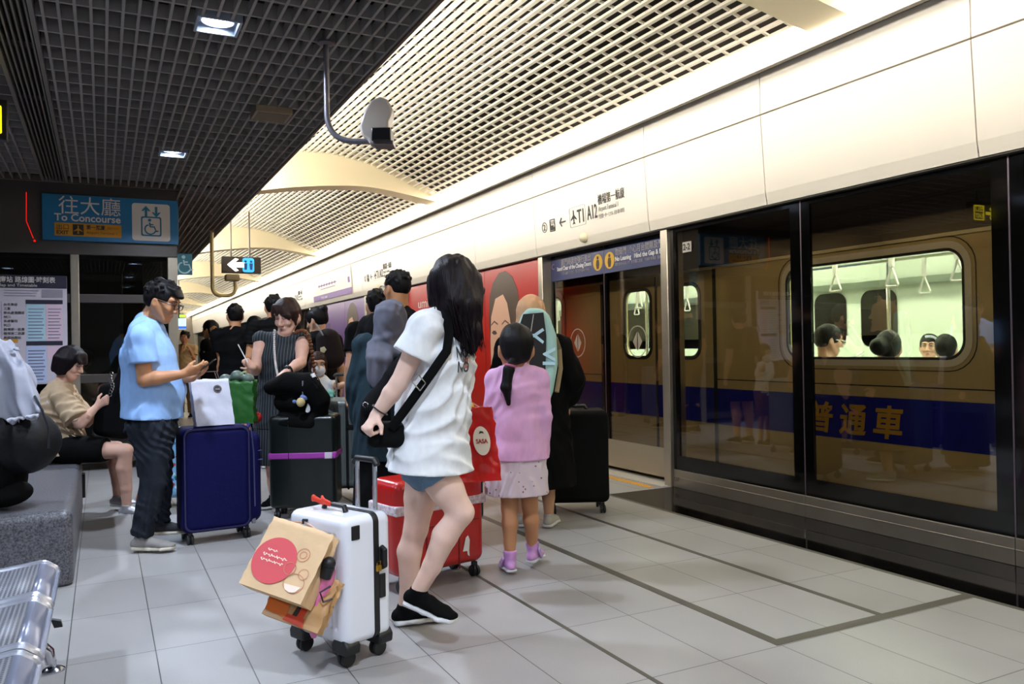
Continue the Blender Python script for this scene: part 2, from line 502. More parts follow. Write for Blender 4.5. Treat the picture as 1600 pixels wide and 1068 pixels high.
# upper wall above the fascia up to the vault
uw = MB(); uw.box((4.235, -10, 3.16), (4.9, 46, 4.3))
struct(uw.build('wall_right_upper', mat('upper_wall', '#2c261e', .8), smooth=False))

# long light line over the fascia
E_strip = emat('strip_diffuser', LIGHT_WARM, P_STRIP)
for i in range(10):
    y = -9.9+5.6*i
    s_ = MB(); s_.prism([(4.02, 3.145), (4.10, 3.13), (4.10, 3.27), (4.04, 3.27)], (0, y, 0), X, Z, Y, 5.59)
    t = tag(s_.build('strip_light', E_strip, smooth=False), 'white light line running along the top of the platform screen', 'lamp', 'light line over the platform screen')
    h_ = MB(); h_.box((4.101, y, 3.15), (4.22, y+5.6, 3.29)); h_.build('housing', mat('lamp_housing', '#b8b2a6', .5, .4), t, True, smooth=False)

# dome lamps and wayfinding lettering on the fascia above each door
for k, nm in ((0, 'nearer'), (1, 'farther'), (2, 'farthest')):
    y = 6.80+PITCHY*k
    b_ = MB(); b_.lathe([(.048, 0), (.05, .006), (.05, .018), (.045, .036), (.03, .052), (.012, .06), (0, .061)], (4.288, y, 2.293), (-1, 0, -.08), 24)
    nearr = {0: 'under the black wayfinding line over the girl', 1: 'beside the head of the man in glasses', 2: 'far down the fascia past the route map'}[k]
    tag(b_.build('dome_lamp', mat('dome_white', '#efe7c8', .35)), 'round white door lamp on the fascia ' + nearr, 'lamp', None)
for k in range(0, 3):
    o = PITCHY*k
    xs = lambda z: 4.285-(z-2.30)*(.035/.56)-.004
    up = np.array([-.0625, 0, 1.0]); Wp = bpy.data.objects['wall_right']

    def T(s, y, z, size, fit=None, m=M_ink, bold=0.0): return text(s, 'wayfinding_lettering', m, (xs(z), y+o, z), -Y, up, size, Wp, fit=fit, bold=bold or (size*.012 if size > .15 else 0))
    m1 = MB(); q = (xs(2.50), 7.58+o, 2.50)
    m1.frame(circ(.055), circ(.048), q, -Y, up, X, .002); m1.build('wayfinding_mark', M_ink, Wp, True, smooth=False)
    T('2', 7.605, 2.468, .09, .048)
    m1 = MB()
    m1.frame(rrect(.11, .13, .006), rrect(.09, .11, .004), (xs(2.50), 7.41+o, 2.50), -Y, up, X, .002)
    m1.prism([(-.05, -.05), (.05, -.05), (.05, -.02), (.02, -.02), (.02, .0), (-.03, .0), (-.03, .05), (-.05, .05)], (xs(2.50), 7.41+o, 2.50), -Y, up, X, .002)
    for dx in (-.005, .03): m1.prism([(dx-.006, .01), (dx+.006, .01), (dx+.006, .045), (dx-.006, .045)], (xs(2.5), 7.41+o, 2.5), -Y, up, X, .002)
    m1.build('wayfinding_mark', M_ink, Wp, True, smooth=False)
    m1 = MB()
    m1.prism([(-.065, 0), (-.02, .048), (-.008, .04), (-.036, .007), (.065, .007), (.065, -.007), (-.036, -.007), (-.008, -.04), (-.02, -.048)], (xs(2.505), 7.20+o, 2.505), -Y, up, X, .002)
    m1.build('wayfinding_mark', M_ink, Wp, True, smooth=False)
    m1 = MB(); m1.frame(rrect(.30, .20, .02), rrect(.294, .194, .018), (xs(2.52), 6.90+o, 2.52), -Y, up, X, .002)
    m1.build('wayfinding_mark', M_inkgrey, Wp, True, smooth=False)
    m1 = MB()
    m1.prism([(-.008, .07), (.008, .07), (.01, .02), (.055, -.02), (.055, -.032), (.01, -.012), (.008, -.05), (.022, -.062), (.022, -.072), (0, -.064), (-.022, -.072), (-.022, -.062), (-.008, -.05), (-.01, -.012), (-.055, -.032), (-.055, -.02), (-.01, .02)],
             (xs(2.52), 6.975+o, 2.52), -Y, up, X, .002); m1.build('wayfinding_mark', M_ink, Wp, True, smooth=False)
    T('T1', 6.905, 2.45, .19, .12); T('A12', 6.72, 2.455, .19, .18)
    T('機場第一航廈', 6.515, 2.575, .105, .44); T('Airport Terminal 1', 6.515, 2.505, .066, .33, M_inkgrey); T('空港第一ターミナル  공항 제1터미널', 6.515, 2.44, .045, .42, M_inkgrey)

# ------------------------------------------------------------------ advertisements on the screen (generic faces)
M_red = mat('ad_red', '#b3160f', .3, noise=.03, nscale=3)
M_purple = mat('ad_purple', '#6f4c93', .3, noise=.05, nscale=3)
M_skinad = mat('ad_skin', '#dcae94', .4); M_hairad = mat('ad_hair', '#46301f', .4); M_adw = mat('ad_white', '#e8ddd6', .4)


def ad(k, base, label, dark):
    a, b_ = 7.845+PITCHY*k, 5.55+PITCHY*(k+1)
    pnl = MB(); pnl.box((XD, a+.002, .15), (XD+.03, b_-.002, 2.24))
    A = tag(pnl.build('advertisement', base, smooth=False), label, 'advertisement')
    kp = MB(); kp.box((XD-.012, a+.002, 0), (XD+.05, b_-.002, .15)); kp.build('kick_plate', M_kick, A, True, bev=.003)
    for yy in (a+1.48, a+2.96):
        s_ = MB(); s_.box((XD-.002, yy-.003, .15), (XD+.001, yy+.003, 2.24)); s_.build('panel_joint', mat('joint_dark', '#4a1512', .5), A, True, smooth=False)
    c = np.array([XD-.001, a+.90, 1.50])
    e = lambda rx, ry, cx, cy, n=30: [(cx+rx*math.cos(2*math.pi*i/n), cy+ry*math.sin(2*math.pi*i/n)) for i in range(n)]
    m = MB(); m.prism([(-.42, -.35), (-.46, .1), (-.43, .35), (-.33, .52), (-.15, .63), (.02, .64), (.2, .56), (.33, .4), (.4, .15), (.38, -.1), (.33, -.35)], c, -Y, Z, -X, .002)
    m.build('printed_hair', M_hairad, A, True, smooth=False)
    m = MB(); m.prism([(-.41, -.95), (-.42, -.2), (-.39, .1), (-.26, .32), (-.05, .36), (.06, .25), (.13, .05), (.2, -.2), (.16, -.5), (.05, -.8), (-.05, -.95)], c-X*.002, -Y, Z, -X, .002)
    m.build('printed_face', M_skinad, A, True, smooth=False)
    M_bw_ = mat('ad_brow', '#4b332b', .5)
    for ex, sg in ((-.30, -1), (.0, 1)):
        m = MB(); m.prism([(ex-.075, -.10), (ex-.03, -.072), (ex+.03, -.075), (ex+.075, -.11), (ex+.03, -.125), (ex-.03, -.122)], c-X*.004, -Y, Z, -X, .0015); m.build('printed_eye', M_bw_, A, True, smooth=False)
        m = MB(); m.prism([(ex-.09, .005), (ex, .05), (ex+.1, .01), (ex+.1, -.008), (ex, .03), (ex-.09, -.012)], c-X*.004, -Y, Z, -X, .0015); m.build('printed_brow', M_bw_, A, True, smooth=False)
    m = MB(); m.prism([(-.22, -.36), (-.17, -.37), (-.13, -.365), (-.13, -.38), (-.17, -.39), (-.22, -.375)], c-X*.004, -Y, Z, -X, .0015); m.build('printed_nose', M_bw_, A, True, smooth=False)
    m = MB(); m.prism([(-.27, -.52), (-.2, -.495), (-.165, -.505), (-.12, -.495), (-.04, -.525), (-.12, -.57), (-.2, -.575)], c-X*.004, -Y, Z, -X, .0015)
    m.build('printed_lips', mat('ad_lips', '#b4313a', .4), A, True, smooth=False)
    # pale bottle and bar to the far side
    m = MB(); m.prism(rrect(.26, .8, .1, 4, -1.35, -.3), c, -Y, Z, -X, .002); m.prism(rrect(.5, 1.0, .03, 3, -2.0, -.2), c, -Y, Z, -X, .002)
    m.build('printed_bottle', dark, A, True, smooth=False)
    text('umi', 'lettering', M_adw, (XD-.003, a+3.9, 1.84), -Y, Z, .2, A, fit=.42)
    return A


ad(0, M_red, 'red advertisement with a printed face on the platform screen behind the girl in pink', mat('ad_cream', '#d9a58e', .4))
ad(1, M_purple, 'purple advertisement with a printed face farther along the platform screen', mat('ad_violet', '#4d2f78', .4))
ad(2, mat('ad_lilac', '#8d86b8', .35), 'pale lilac advertisement farthest along the platform screen', mat('ad_violet', '#4d2f78', .4))

# route map on the fascia (between the second and third doors)
xs = lambda z: 4.285-(z-2.30)*(.035/.56)-.004
rm = MB(); y0, y1 = 15.1, 18.2
rm.prism([(xs(2.30), 2.30), (xs(2.84), 2.84), (xs(2.84)-.012, 2.84), (xs(2.30)-.012, 2.30)], (0, y0, 0), X, Z, Y, y1-y0)
rmap = tag(rm.build('route_map', mat('map_white', '#efeae0', .4), smooth=False), 'white route map with a purple line and band on the far fascia', 'sign')
q = MB(); q.prism([(xs(2.30)-.013, 2.30), (xs(2.42)-.013, 2.42), (xs(2.42)-.016, 2.42), (xs(2.30)-.016, 2.30)], (0, y0, 0), X, Z, Y, y1-y0)
M_mp = mat('map_purple', '#6a3f98', .4); q.build('purple_band', M_mp, rmap, True, smooth=False)
q = MB()
for (a, b_, z, h) in ((16.2, 17.7, 2.60, .022), (16.3, 17.5, 2.53, .012), (15.2, 15.32, 2.52, .11)):
    q.prism([(xs(z)-.013, z), (xs(z+h)-.013, z+h), (xs(z+h)-.016, z+h), (xs(z)-.016, z)], (0, a, 0), X, Z, Y, b_-a)
for i in range(7): q.prism(circ(.03, 12), (xs(2.61)-.015, 16.3+.22*i, 2.61), -Y, Z, -X, .004)
q.build('route_line', M_mp, rmap, True, smooth=False)
text('機場線  路線圖', 'lettering', M_white, (xs(2.33)-.018, 17.5, 2.335), -Y, Z, .08, rmap)

# ------------------------------------------------------------------ ceilings
EDGE = 1.575
gr = MB(); zc = 3.0
BOX_X, BOX_Y = 0.78, 9.5
px_ = .075
nx = int((EDGE+3.0)/px_)


def runs(a, b, holes):
    """stretches of a..b outside the holes"""
    out = [(a, b)]
    for h0, h1 in holes:
        nxt = []
        for p, q in out:
            if h1 <= p or h0 >= q: nxt.append((p, q)); continue
            if h0 > p: nxt.append((p, h0))
            if h1 < q: nxt.append((h1, q))
        out = nxt
    return out


for i in range(nx):
    x = EDGE-.03-i*px_
    y1 = 40 if x > BOX_X else BOX_Y
    if -.56 < x < -.26: continue
    for p, q in runs(-3, y1, [(dy-.115, dy+.115) for dx, dy in DOWNLIGHTS if abs(dx-x) < .118]): gr.box((x-.0075, p, zc), (x+.0075, q, zc+.06))
for j in range(int((BOX_Y+3)/.225)):
    y = -3+j*.225
    for p, q in runs(-3, EDGE-.02, [(-.53, -.29)]+[(dx-.115, dx+.115) for dx, dy in DOWNLIGHTS if abs(dy-y) < .118]): gr.box((p, y-.009, zc+.001), (q, y+.009, zc+.075))
for j in range(int((40-BOX_Y)/.15)):
    y = BOX_Y+j*.15
    gr.box((BOX_X, y-.006, zc+.002), (EDGE-.02, y+.006, zc+.05))
struct(gr.build('ceiling', M_darkgrid, smooth=False))
ed = MB(); ed.box((EDGE-.02, -9, zc-.012), (EDGE, 46, zc+.075)); ed.box((-3.2, BOX_Y-.03, zc-.01), (BOX_X, BOX_Y, zc+.05))
struct(ed.build('trim_8', mat('edge_bronze', '#6d6054', .5, .3), smooth=False))
# black plenum over the dark ceiling, with ducts and trays
vo = MB(); vo.box((-6, -9, 3.72), (1.46, 46, 3.78)); vo.box((1.42, -9, 3.078), (1.556, 46, 3.088)); vo.box((1.44, -9, 3.08), (1.46, 46, 3.72)); vo.box((-6, -9, 2.9), (-5.9, 46, 3.78))  # rim upstand and cover strip are added, unseen, to block cove light from the grid
struct(vo.build('ceiling_plenum', M_void, smooth=False))
dz = MB()
for (x, wd) in ((-1.9, .5), (.05, .35), (1.05, .22)): dz.box((x-wd/2, -6, 3.3), (x+wd/2, 20, 3.5))
for y in (1.0, 3.4, 5.9, 7.1): dz.box((-2.8, y, 3.2), (1.4, y+.12, 3.28))
struct(dz.build('ceiling_services', mat('duct_dark', '#3b3631', .6, .2), smooth=False))

# the pale vault in saw-tooth bays with a plaster rib at every step
topP = np.array([(1.46, 3.40), (1.8, 3.60), (2.233, 3.672), (2.6, 3.677), (3.057, 3.603), (3.425, 3.459), (3.778, 3.299), (4.02, 3.20)])
botP = np.array([(1.46, 3.10), (1.724, 3.16), (2.1, 3.225), (2.457, 3.27), (2.8, 3.298), (3.069, 3.306), (3.4, 3.27), (3.668, 3.225), (3.86, 3.19), (4.02, 3.17)])


def smooth_prof(P, n=44):
    xs_ = np.linspace(1.46, 4.02, n); z = np.interp(xs_, P[:, 0], P[:, 1])
    for _ in range(6): z[1:-1] = .25*z[:-2]+.5*z[1:-1]+.25*z[2:]
    return xs_, z


XS, ZT = smooth_prof(topP); _, ZB = smooth_prof(botP)
ZN = ZT*.55+ZB*.45
vt = MB(); rb_ = []
Y0R = 3.36
for k in range(-2, 7):
    ya, yb = Y0R+PITCHY*k, Y0R+PITCHY*(k+1)
    px2 = .082
    for i in range(int(2.56/px2)):
        x = 1.47+i*px2
        za, zb = np.interp(x, XS, ZN), np.interp(x, XS, ZT); h = .0175
        P = [(x-h, ya+.28, za), (x+h, ya+.28, za), (x+h, ya+.28, za+.018), (x-h, ya+.28, za+.018), (x-h, yb, zb), (x+h, yb, zb), (x+h, yb, zb+.018), (x-h, yb, zb+.018)]
        vt.add(P, [(0, 1, 5, 4), (1, 2, 6, 5), (2, 3, 7, 6), (3, 0, 4, 7), (0, 3, 2, 1), (4, 5, 6, 7)])
    py2 = .19 if yb < 30 else .32
    for j in range(int((PITCHY-.28)/py2)):
        y = ya+.28+py2*(j+.5); t = (y-ya)/PITCHY
        zz = ZN*(1-t)+ZT*t; V = []; Fc = []
        for i in range(0, len(XS), 2):
            for (dy, dz2) in ((-.008, .004), (.008, .004), (.008, .020), (-.008, .020)): V.append((XS[i], y+dy, zz[i]+dz2))
        n = len(V)//4
        for i in range(n-1):
            for q in range(4): Fc.append((4*i+q, 4*i+(q+1) % 4, 4*i+4+(q+1) % 4, 4*i+4+q))
        vt.add(V, Fc)
struct(vt.build('ceiling_vault', M_cream, smooth=False))
ri = MB()
for k in range(-1, 7):
    y = Y0R+PITCHY*k
    V = []; n = len(XS)
    for i in range(n): V += [(XS[i], y-.004, ZB[i]-.002), (XS[i], y-.004, ZT[i]+.10), (XS[i], y+.30, ZT[i]+.10), (XS[i], y+.30, ZB[i]-.002)]
    Fc = []
    for i in range(n-1):
        for q in range(4): Fc.append((4*i+q, 4*i+(q+1) % 4, 4*i+4+(q+1) % 4, 4*i+4+q))
    Fc += [(0, 1, 2, 3), tuple(4*(n-1)+q for q in (3, 2, 1, 0))]
    ri.add(V, Fc)
struct(ri.build('ceiling_rib', M_rib, ang=30))
vp_ = MB(); vp_.box((1.44, -9, 4.2), (4.9, 46, 4.26)); vp_.box((1.43, -9, 3.70), (1.455, 46, 4.26))
struct(vp_.build('ceiling_slab', mat('slab_dark', '#14110d', .9), smooth=False))
# cove lamp lying on the rim of the dark ceiling, washing the vault
E_cove = emat('cove_tube', (1.0, .955, .87), P_COVE)
for i in range(10):
    y = -8+5.4*i
    c = MB(); c.box((1.462, y+.02, 3.11), (1.478, y+5.36, 3.30)); c.prism([(1.462, 3.115), (1.52, 3.115), (1.52, 3.125), (1.462, 3.125)], (0, y+.02, 0), X, Z, Y, 5.34)
    tag(c.build('cove_light', E_cove, smooth=False), 'cove lamp on the rim of the dark ceiling washing the vault', 'lamp', 'cove lamps along the dark ceiling')

# square downlights in the dark ceiling
for i, (x, y) in enumerate(DOWNLIGHTS):
    q = MB(); q.frame([(-.115, -.115), (.115, -.115), (.115, .115), (-.115, .115)], [(-.10, -.10), (.10, -.10), (.10, .10), (-.10, .10)], (x, y, zc-.008), X, Y, Z, .07)
    lab = {(0.585, 4.63): 'larger lit square downlight in the dark grid ceiling', (0.585, 7.78): 'smaller lit square downlight farther down the dark grid ceiling'}.get((x, y))
    d_ = tag(q.build('downlight', mat('downlight_frame', '#aab4c4', .35, .5), smooth=False), lab or 'lit square downlight in the dark ceiling overhead, out of view', 'lamp', None if lab else 'downlights out of view')
    r_ = MB(); r_.lathe([(.10, .055), (.085, .03), (.06, .055)], (x, y, zc-.008), (0, 0, 1), 20); r_.box((x-.1, y-.1, zc+.05), (x+.1, y+.1, zc+.062)); r_.build('reflector', mat('reflector', '#d7dde6', .3, .3), d_, True)
    e_ = MB(); e_.cyl((x, y, zc+.02), (x, y, zc+.049), .055, 20); e_.build('lamp_lens', emat('downlight_lens', LIGHT_COOL, 40.0), d_, True)
# slot diffuser
s_ = MB()
for x in (-.515, -.305): s_.box((x-.012, -3, zc-.01), (x+.012, 9.47, zc+.05))
for i in range(6): s_.box((-.485+.03*i, -3, zc+.0), (-.475+.03*i, 9.47, zc+.04))
s_.box((-.515, 9.44, zc-.01), (-.305, 9.47, zc+.05))
tag(s_.build('slot_diffuser', mat('diffuser_grey', '#77726c', .5, .3), smooth=False), 'long grey slotted air diffuser set in the dark ceiling at the left', 'vent')
# flat panel under the dark ceiling
s_ = MB(); c = ony(422, 176, 6.15)
s_.box((c[0]-.13, 5.98, zc-.05), (c[0]+.13, 6.24, zc+.0))
p_ = tag(s_.build('ceiling_speaker', mat('speaker_beige', '#8a7a63', .5), bev=.004), 'flat beige speaker panel fixed under the dark ceiling', 'speaker')
s_ = MB(); s_.box((c[0]-.11, 6.0, zc-.053), (c[0]+.11, 6.22, zc-.05)); s_.build('grille', mat('grille_dark', '#6b5d4b', .6), p_, True)
# elsewhere: closing walls
wl = MB(); wl.box((-6.1, -9, -.1), (-6, Y_END, 4.3)); struct(wl.build('wall_left', mat('wall_grey', '#6d6a67', .7), smooth=False))
wl = MB(); wl.box((-6, Y_END-6.2, -.1), (4.9, Y_END-6, 4.3)); struct(wl.build('wall_far', mat('wall_far', '#9c9384', .7), smooth=False))
wl = MB(); wl.box((-6, -9.2, -.1), (9, -9, 4.3)); struct(wl.build('wall_rear', mat('wall_grey', '#6d6a67', .7), smooth=False))

# ------------------------------------------------------------------ lift enclosure on the left
yb_ = 9.5
lift = thing('elevator', 'glass elevator enclosure with steel posts at the left behind the bench', 'elevator', (-1.2, yb_, 0))
b = MB(); b.box((-3.2, yb_, 2.26), (.745, yb_+.5, 3.0)); b.build('header_beam', mat('lift_header', '#54504e', .35, .5), lift, True, bev=.006)
for (x0, x1, nm) in ((-.285, -.205, 0), (.645, .745, 1), (-1.35, -1.27, 2)):
    b = MB(); b.box((x0, yb_, 0), (x1, yb_+.09, 2.26)); b.build('post', M_steel, lift, True, bev=.005)
b = MB(); b.box((.655, yb_+2.2, 0), (.745, yb_+2.3, 3.0)); b.build('post', M_steel, lift, True, bev=.005)
M_rail = mat('lift_rail', '#4d4846', .4, .4)
for z in (1.76, .92, .08):
    b = MB(); b.box((-3.2, yb_+.02, z), (.645, yb_+.07, z+.09)); b.build('rail', M_rail, lift, True, bev=.004)
for (x0, x1) in ((-.205, .645), (-1.27, -.285), (-3.2, -1.35)):
    b = MB(); b.box((x0, yb_+.04, .08), (x1, yb_+.052, 2.26)); b.build('glass_pane', M_lglass, lift, True, smooth=False)
b = MB(); b.box((.69, yb_+.09, .08), (.70, yb_+2.2, 2.9)); b.build('side_glass', M_lglass, lift, True, smooth=False)
b = MB(); b.box((-3.2, yb_+2.3, 0), (.745, yb_+2.4, 3.0)); b.box((-3.3, yb_, 0), (-3.2, yb_+2.4, 3.0)); b.box((-3.2, yb_+.5, 2.95), (.745, yb_+2.4, 3.0)); b.build('rear_wall', mat('lift_dark', '#1a1918', .6), lift, True, smooth=False)
b = MB(); b.box((-.62, yb_+.9, .02), (.22, yb_+2.1, 2.15)); b.build('lift_car', mat('lift_car', '#4b4a49', .4, .3), lift, True, bev=.02)
b = MB(); b.box((.42, yb_+.5, .02), (.60, yb_+.66, 2.9)); b.build('guide_column', mat('guide_green', '#5a5634', .6), lift, True, bev=.004)
b = MB(); b.box((-.2, yb_+.055, .17), (.64, yb_+.075, .92)); b.build('lower_panel', mat('lift_low', '#3a3a3a', .3, .4), lift, True, smooth=False)
# reflected red LED line on the header, painted as a faint glowing tube
b = MB(); b.tube([ony(41, 300, yb_-.01), ony(41, 345, yb_-.01), ony(52, 372, yb_-.01)], .004, 6); b.sphere(ony(54, 376, yb_-.01), .012)
b.build('red_reflection', emat('red_reflection_glow', '#ff1408', .7), lift, True)

# 'to concourse' sign
tl, tr, br = ony(65, 304, yb_-.05), ony(275, 311, yb_-.05), ony(274, 379, yb_-.05)
x0, x1, z1, z0 = tl[0], tr[0]+.02, .5*(tl[2]+tr[2]), br[2]-.02
sy = yb_-.05
b = MB(); b.box((x0, sy, z0), (x1, sy+.05, z1))
S = tag(b.build('concourse_sign', mat('sign_blue', '#1a6a9c', .4), bev=.004), 'blue sign reading To Concourse above the elevator glass', 'sign')
wS, hS = x1-x0, z1-z0
M_signw = mat('sign_white', '#cdc6c2', .5)
fy = sy-.003
text('往大廳', 'lettering', M_signw, (x0+.10*wS+.02, fy, z0+.61*hS), X, Z, .2, S, fit=.46*wS-.02)
text('To Concourse', 'lettering', M_signw, (x0+.085*wS, fy, z0+.425*hS), X, Z, .105, S, fit=.475*wS, bold=.002)
b = MB(); b.box((x0+.085*wS, fy, z0+.10*hS), (x0+.565*wS, sy, z0+.38*hS)); b.build('yellow_strip', mat('sign_amber', '#c3860f', .5), S, True, smooth=False)
text('出口', 'lettering', M_ink, (x0+.10*wS, fy-.003, z0+.245*hS), X, Z, .06, S, fit=.085*wS)
text('EXIT', 'lettering', M_ink, (x0+.10*wS, fy-.003, z0+.13*hS), X, Z, .055, S, fit=.085*wS, bold=.001)
text('第一航廈', 'lettering', M_ink, (x0+.31*wS, fy-.003, z0+.265*hS), X, Z, .05, S, fit=.135*wS, bold=.001)
text('Airport Terminal 1', 'lettering', mat('amber_ink', '#6b4708', .6), (x0+.31*wS, fy-.003, z0+.16*hS), X, Z, .04, S, fit=.22*wS)
text('空港ターミナル', 'lettering', mat('amber_ink', '#6b4708', .6), (x0+.46*wS, fy-.003, z0+.275*hS), X, Z, .03, S, fit=.085*wS)
b = MB(); cx, cz = x0+.252*wS, z0+.24*hS
b.box((cx-.05, fy-.002, cz-.055), (cx+.05, fy, cz+.055)); b.build('plane_tile', M_ink, S, True, smooth=False)
b = MB(); b.prism([(p_[0]*.62, p_[1]*.62) for p_ in [(-.008, .07), (.008, .07), (.01, .02), (.065, -.02), (.065, -.032), (.01, -.012), (.008, -.05), (.022, -.062), (0, -.064), (-.022, -.062), (-.008, -.05), (-.01, -.012), (-.065, -.032), (-.065, -.02), (-.01, .02)]], (cx, fy-.004, cz), X, Z, -Y, .002)
b.build('plane_mark', mat('sign_amber', '#c3860f', .5), S, True, smooth=False)
lx0, lx1 = x0+.645*wS, x0+.935*wS; lz0, lz1 = z0+.06*hS, z0+.90*hS; lc = (lx0+lx1)/2
b = MB(); b.prism(rrect(lx1-lx0, lz1-lz0, .03, 5, lc, (lz0+lz1)/2), (0, fy, 0), X, Z, Y, .003); b.build('lift_symbol', M_signw, S, True, smooth=False)
M_sb = mat('sign_teal', '#14688a', .5)


def wheelchair(m, c, s, parent, yy, name='wheelchair_mark'):
    b = MB(); c = np.asarray(c, float)
    b.prism(circ(.075*s, 14, -.05*s, .30*s), (c[0], yy, c[2]), X, Z, -Y, .003)
    tube2 = lambda P, r: b.tube([(c[0]+p[0]*s, yy-.002, c[2]+p[1]*s) for p in P], r*s, 8, flat=(Y, .1))
    tube2([(-.05, .18), (-.02, -.02), (.16, -.02), (.24, -.24), (.34, -.21)], .035)
    tube2([(-.035, .09), (.12, .09)], .03)
    tube2([(-.10+.0, .06)]+[(-.02+.24*math.cos(a), -.14+.24*math.sin(a)) for a in [R(130+i*15) for i in range(15)]], .03)
    return b.build(name, m, parent, True)


b = MB(); q = rrect(.20, .21, .02); b.frame([(u*1, v) for u, v in q], [(u*.86, v*.86) for u, v in q], (lc, fy-.003, lz0+.155), X, Z, Y, .003); b.build('lift_frame', M_sb, S, True, smooth=False)
wheelchair(M_sb, (lc-.005, 0, lz0+.155), .22, S, fy-.003)
for sx, fl_ in ((-.05, 1), (.05, -1)):
    b = MB(); b.prism([(0, .06), (.045, .005), (.022, .005), (.012, .02), (.012, -.055), (-.012, -.055), (-.012, .02), (-.022, .005), (-.045, .005)], (lc+sx, fy-.003, lz1-.085), X, Z*fl_, Y, .003); b.build('arrow', M_sb, S, True, smooth=False)
# wheelchair flag sign
p0, p1 = ony(265, 395, yb_), ony(301, 429, yb_)
b = MB(); b.box((.745, yb_+.02, p1[2]), (p1[0], yb_+.05, p0[2]))
S2 = tag(b.build('wheelchair_sign', mat('sign_green_teal', '#1f6672', .45), bev=.003), 'teal wheelchair sign sticking out from the elevator post', 'sign')
wheelchair(mat('pale_teal', '#9fc0c4', .5), ((.745+p1[0])/2, 0, (p0[2]+p1[2])/2), .26, S2, yb_+.018)

# timetable board on the lift glass
yt = 9.38
a0, a1 = ony(-30, 432, yt), ony(104, 432, yt); zt_, zb2 = ony(60, 430, yt)[2], ony(60, 600, yt)[2]
xa, xb = a0[0]-.25, a1[0]
b = MB(); b.box((xa, yt, zb2), (xb, yt+.05, zt_))
Bd = tag(b.build('timetable_board', mat('board_white', '#bdb6c2', .45), bev=.003), 'white route map and timetable board in front of the elevator glass', 'sign')
b = MB(); b.box((xa+.1, yt+.01, 0), (xa+.16, yt+.04, zb2)); b.box((xb-.16, yt+.01, 0), (xb-.10, yt+.04, zb2)); b.build('board_post', M_rail, Bd, True)
fy = yt-.003; hB = zt_-zb2; M_bn = mat('board_navy', '#1f1e33', .5)
b = MB(); b.box((xa, fy, zt_-.13), (xb, yt, zt_)); b.build('board_header', M_bn, Bd, True, smooth=False)
text('機場第一航廈站 路線圖·時刻表', 'lettering', M_signw, (xb-.86, fy-.002, zt_-.07), X, Z, .065, Bd, fit=.76, bold=.001)
text('Route Map and Timetable', 'lettering', M_signw, (xb-.72, fy-.002, zt_-.115), X, Z, .04, Bd, fit=.46)
pxm = lambda u, v: ony(u, v, yt)


def patch(u0, v0, u1, v1, m, nm):
    p, q = pxm(u0, v0), pxm(u1, v1); b = MB(); b.box((p[0], fy, q[2]), (q[0], yt, p[2])); return b.build(nm, m, Bd, True, smooth=False)


patch(65, 452, 98, 465, mat('board_grey', '#8a8693', .5), 'grey_block')
patch(40, 468, 98, 475, M_bn, 'table_header'); patch(41, 533, 98, 539, M_bn, 'table_header')
patch(41, 475, 71, 532, mat('table_cyan', '#a3c3d3', .5), 'timetable_column'); patch(72, 475, 98, 532, mat('table_pink', '#cdb3c4', .5), 'timetable_column')
patch(41, 540, 73, 597, mat('table_blue', '#aab9da', .5), 'timetable_column'); patch(74, 540, 98, 560, mat('table_pink', '#cdb3c4', .5), 'timetable_column')
patch(5, 530, 28, 535, mat('board_amber', '#c08a20', .5), 'amber_bar')
b = MB()
for (u0, u1, v0, n, dv, pat) in ((44, 69, 482, 10, 5, 1), (75, 96, 482, 10, 5, 1), (44, 71, 547, 10, 5, 1), (6, 60, 453, 3, 4, 0)):
    for i in range(n):
        p, q = pxm(u0, v0+i*dv), pxm(u1-(i*7 % 5), v0+i*dv+1.3); b.box((p[0], fy-.002, q[2]), (q[0], fy, p[2]))
tag(b.build('timetable_print', mat('print_grey', '#6d7088', .6), Bd, True, smooth=False), kind='stuff')
for i, s_ in enumerate(('台北車站', '三重', '新北產業園區', '林口', '長庚醫院', '坑口', '機場第一航廈', '機場第二航廈', '高鐵桃園站')):
    p = pxm(6, 477+i*6.5); text(s_, 'lettering', M_ink, (p[0], fy-.002, p[2]), X, Z, .03, Bd)
b = MB(); p, q = pxm(2, 470), pxm(4, 595); b.box((p[0], fy-.002, q[2]), (q[0], fy, p[2])); b.build('route_line', M_mp, Bd, True, smooth=False)

# hanging sign with arrow
yh = 14.2
p0, p1 = ony(347, 400, yh), ony(408, 427, yh)
b = MB(); b.box((p0[0], yh, p1[2]), (p1[0], yh+.12, p0[2]))
S3 = tag(b.build('hanging_sign', mat('sign_brown', '#241b14', .5), bev=.006), 'dark hanging sign with white left arrow and blue toilet symbol', 'sign')
for u in (362, 391):
    p = ony(u, 400, yh); b = MB(); b.cyl((p[0], yh+.06, p0[2]), (p[0], yh+.06, 3.6), .012, 8); b.build('hanger_rod', mat('rod_dark', '#4a4238', .5), S3, True)
c = ony(370, 413.5, yh); b = MB(); s = .12
b.prism([(-1.3*s, 0), (-.2*s, .95*s), (.25*s, .8*s), (-.2*s, .35*s), (1.1*s, .38*s), (1.1*s, -.38*s), (-.2*s, -.35*s), (.25*s, -.8*s), (-.2*s, -.95*s)], (c[0], yh-.004, c[2]), X, Z, Y, .004)
b.build('arrow', emat('lit_white', '#ffffff', 1.3), S3, True, smooth=False)
c = ony(388, 414, yh); b = MB(); b.prism(rrect(.19, .24, .04), (c[0], yh-.004, c[2]), X, Z, Y, .004); b.build('toilet_symbol', emat('lit_blue', '#2f9df0', 1.0), S3, True, smooth=False)
b = MB()
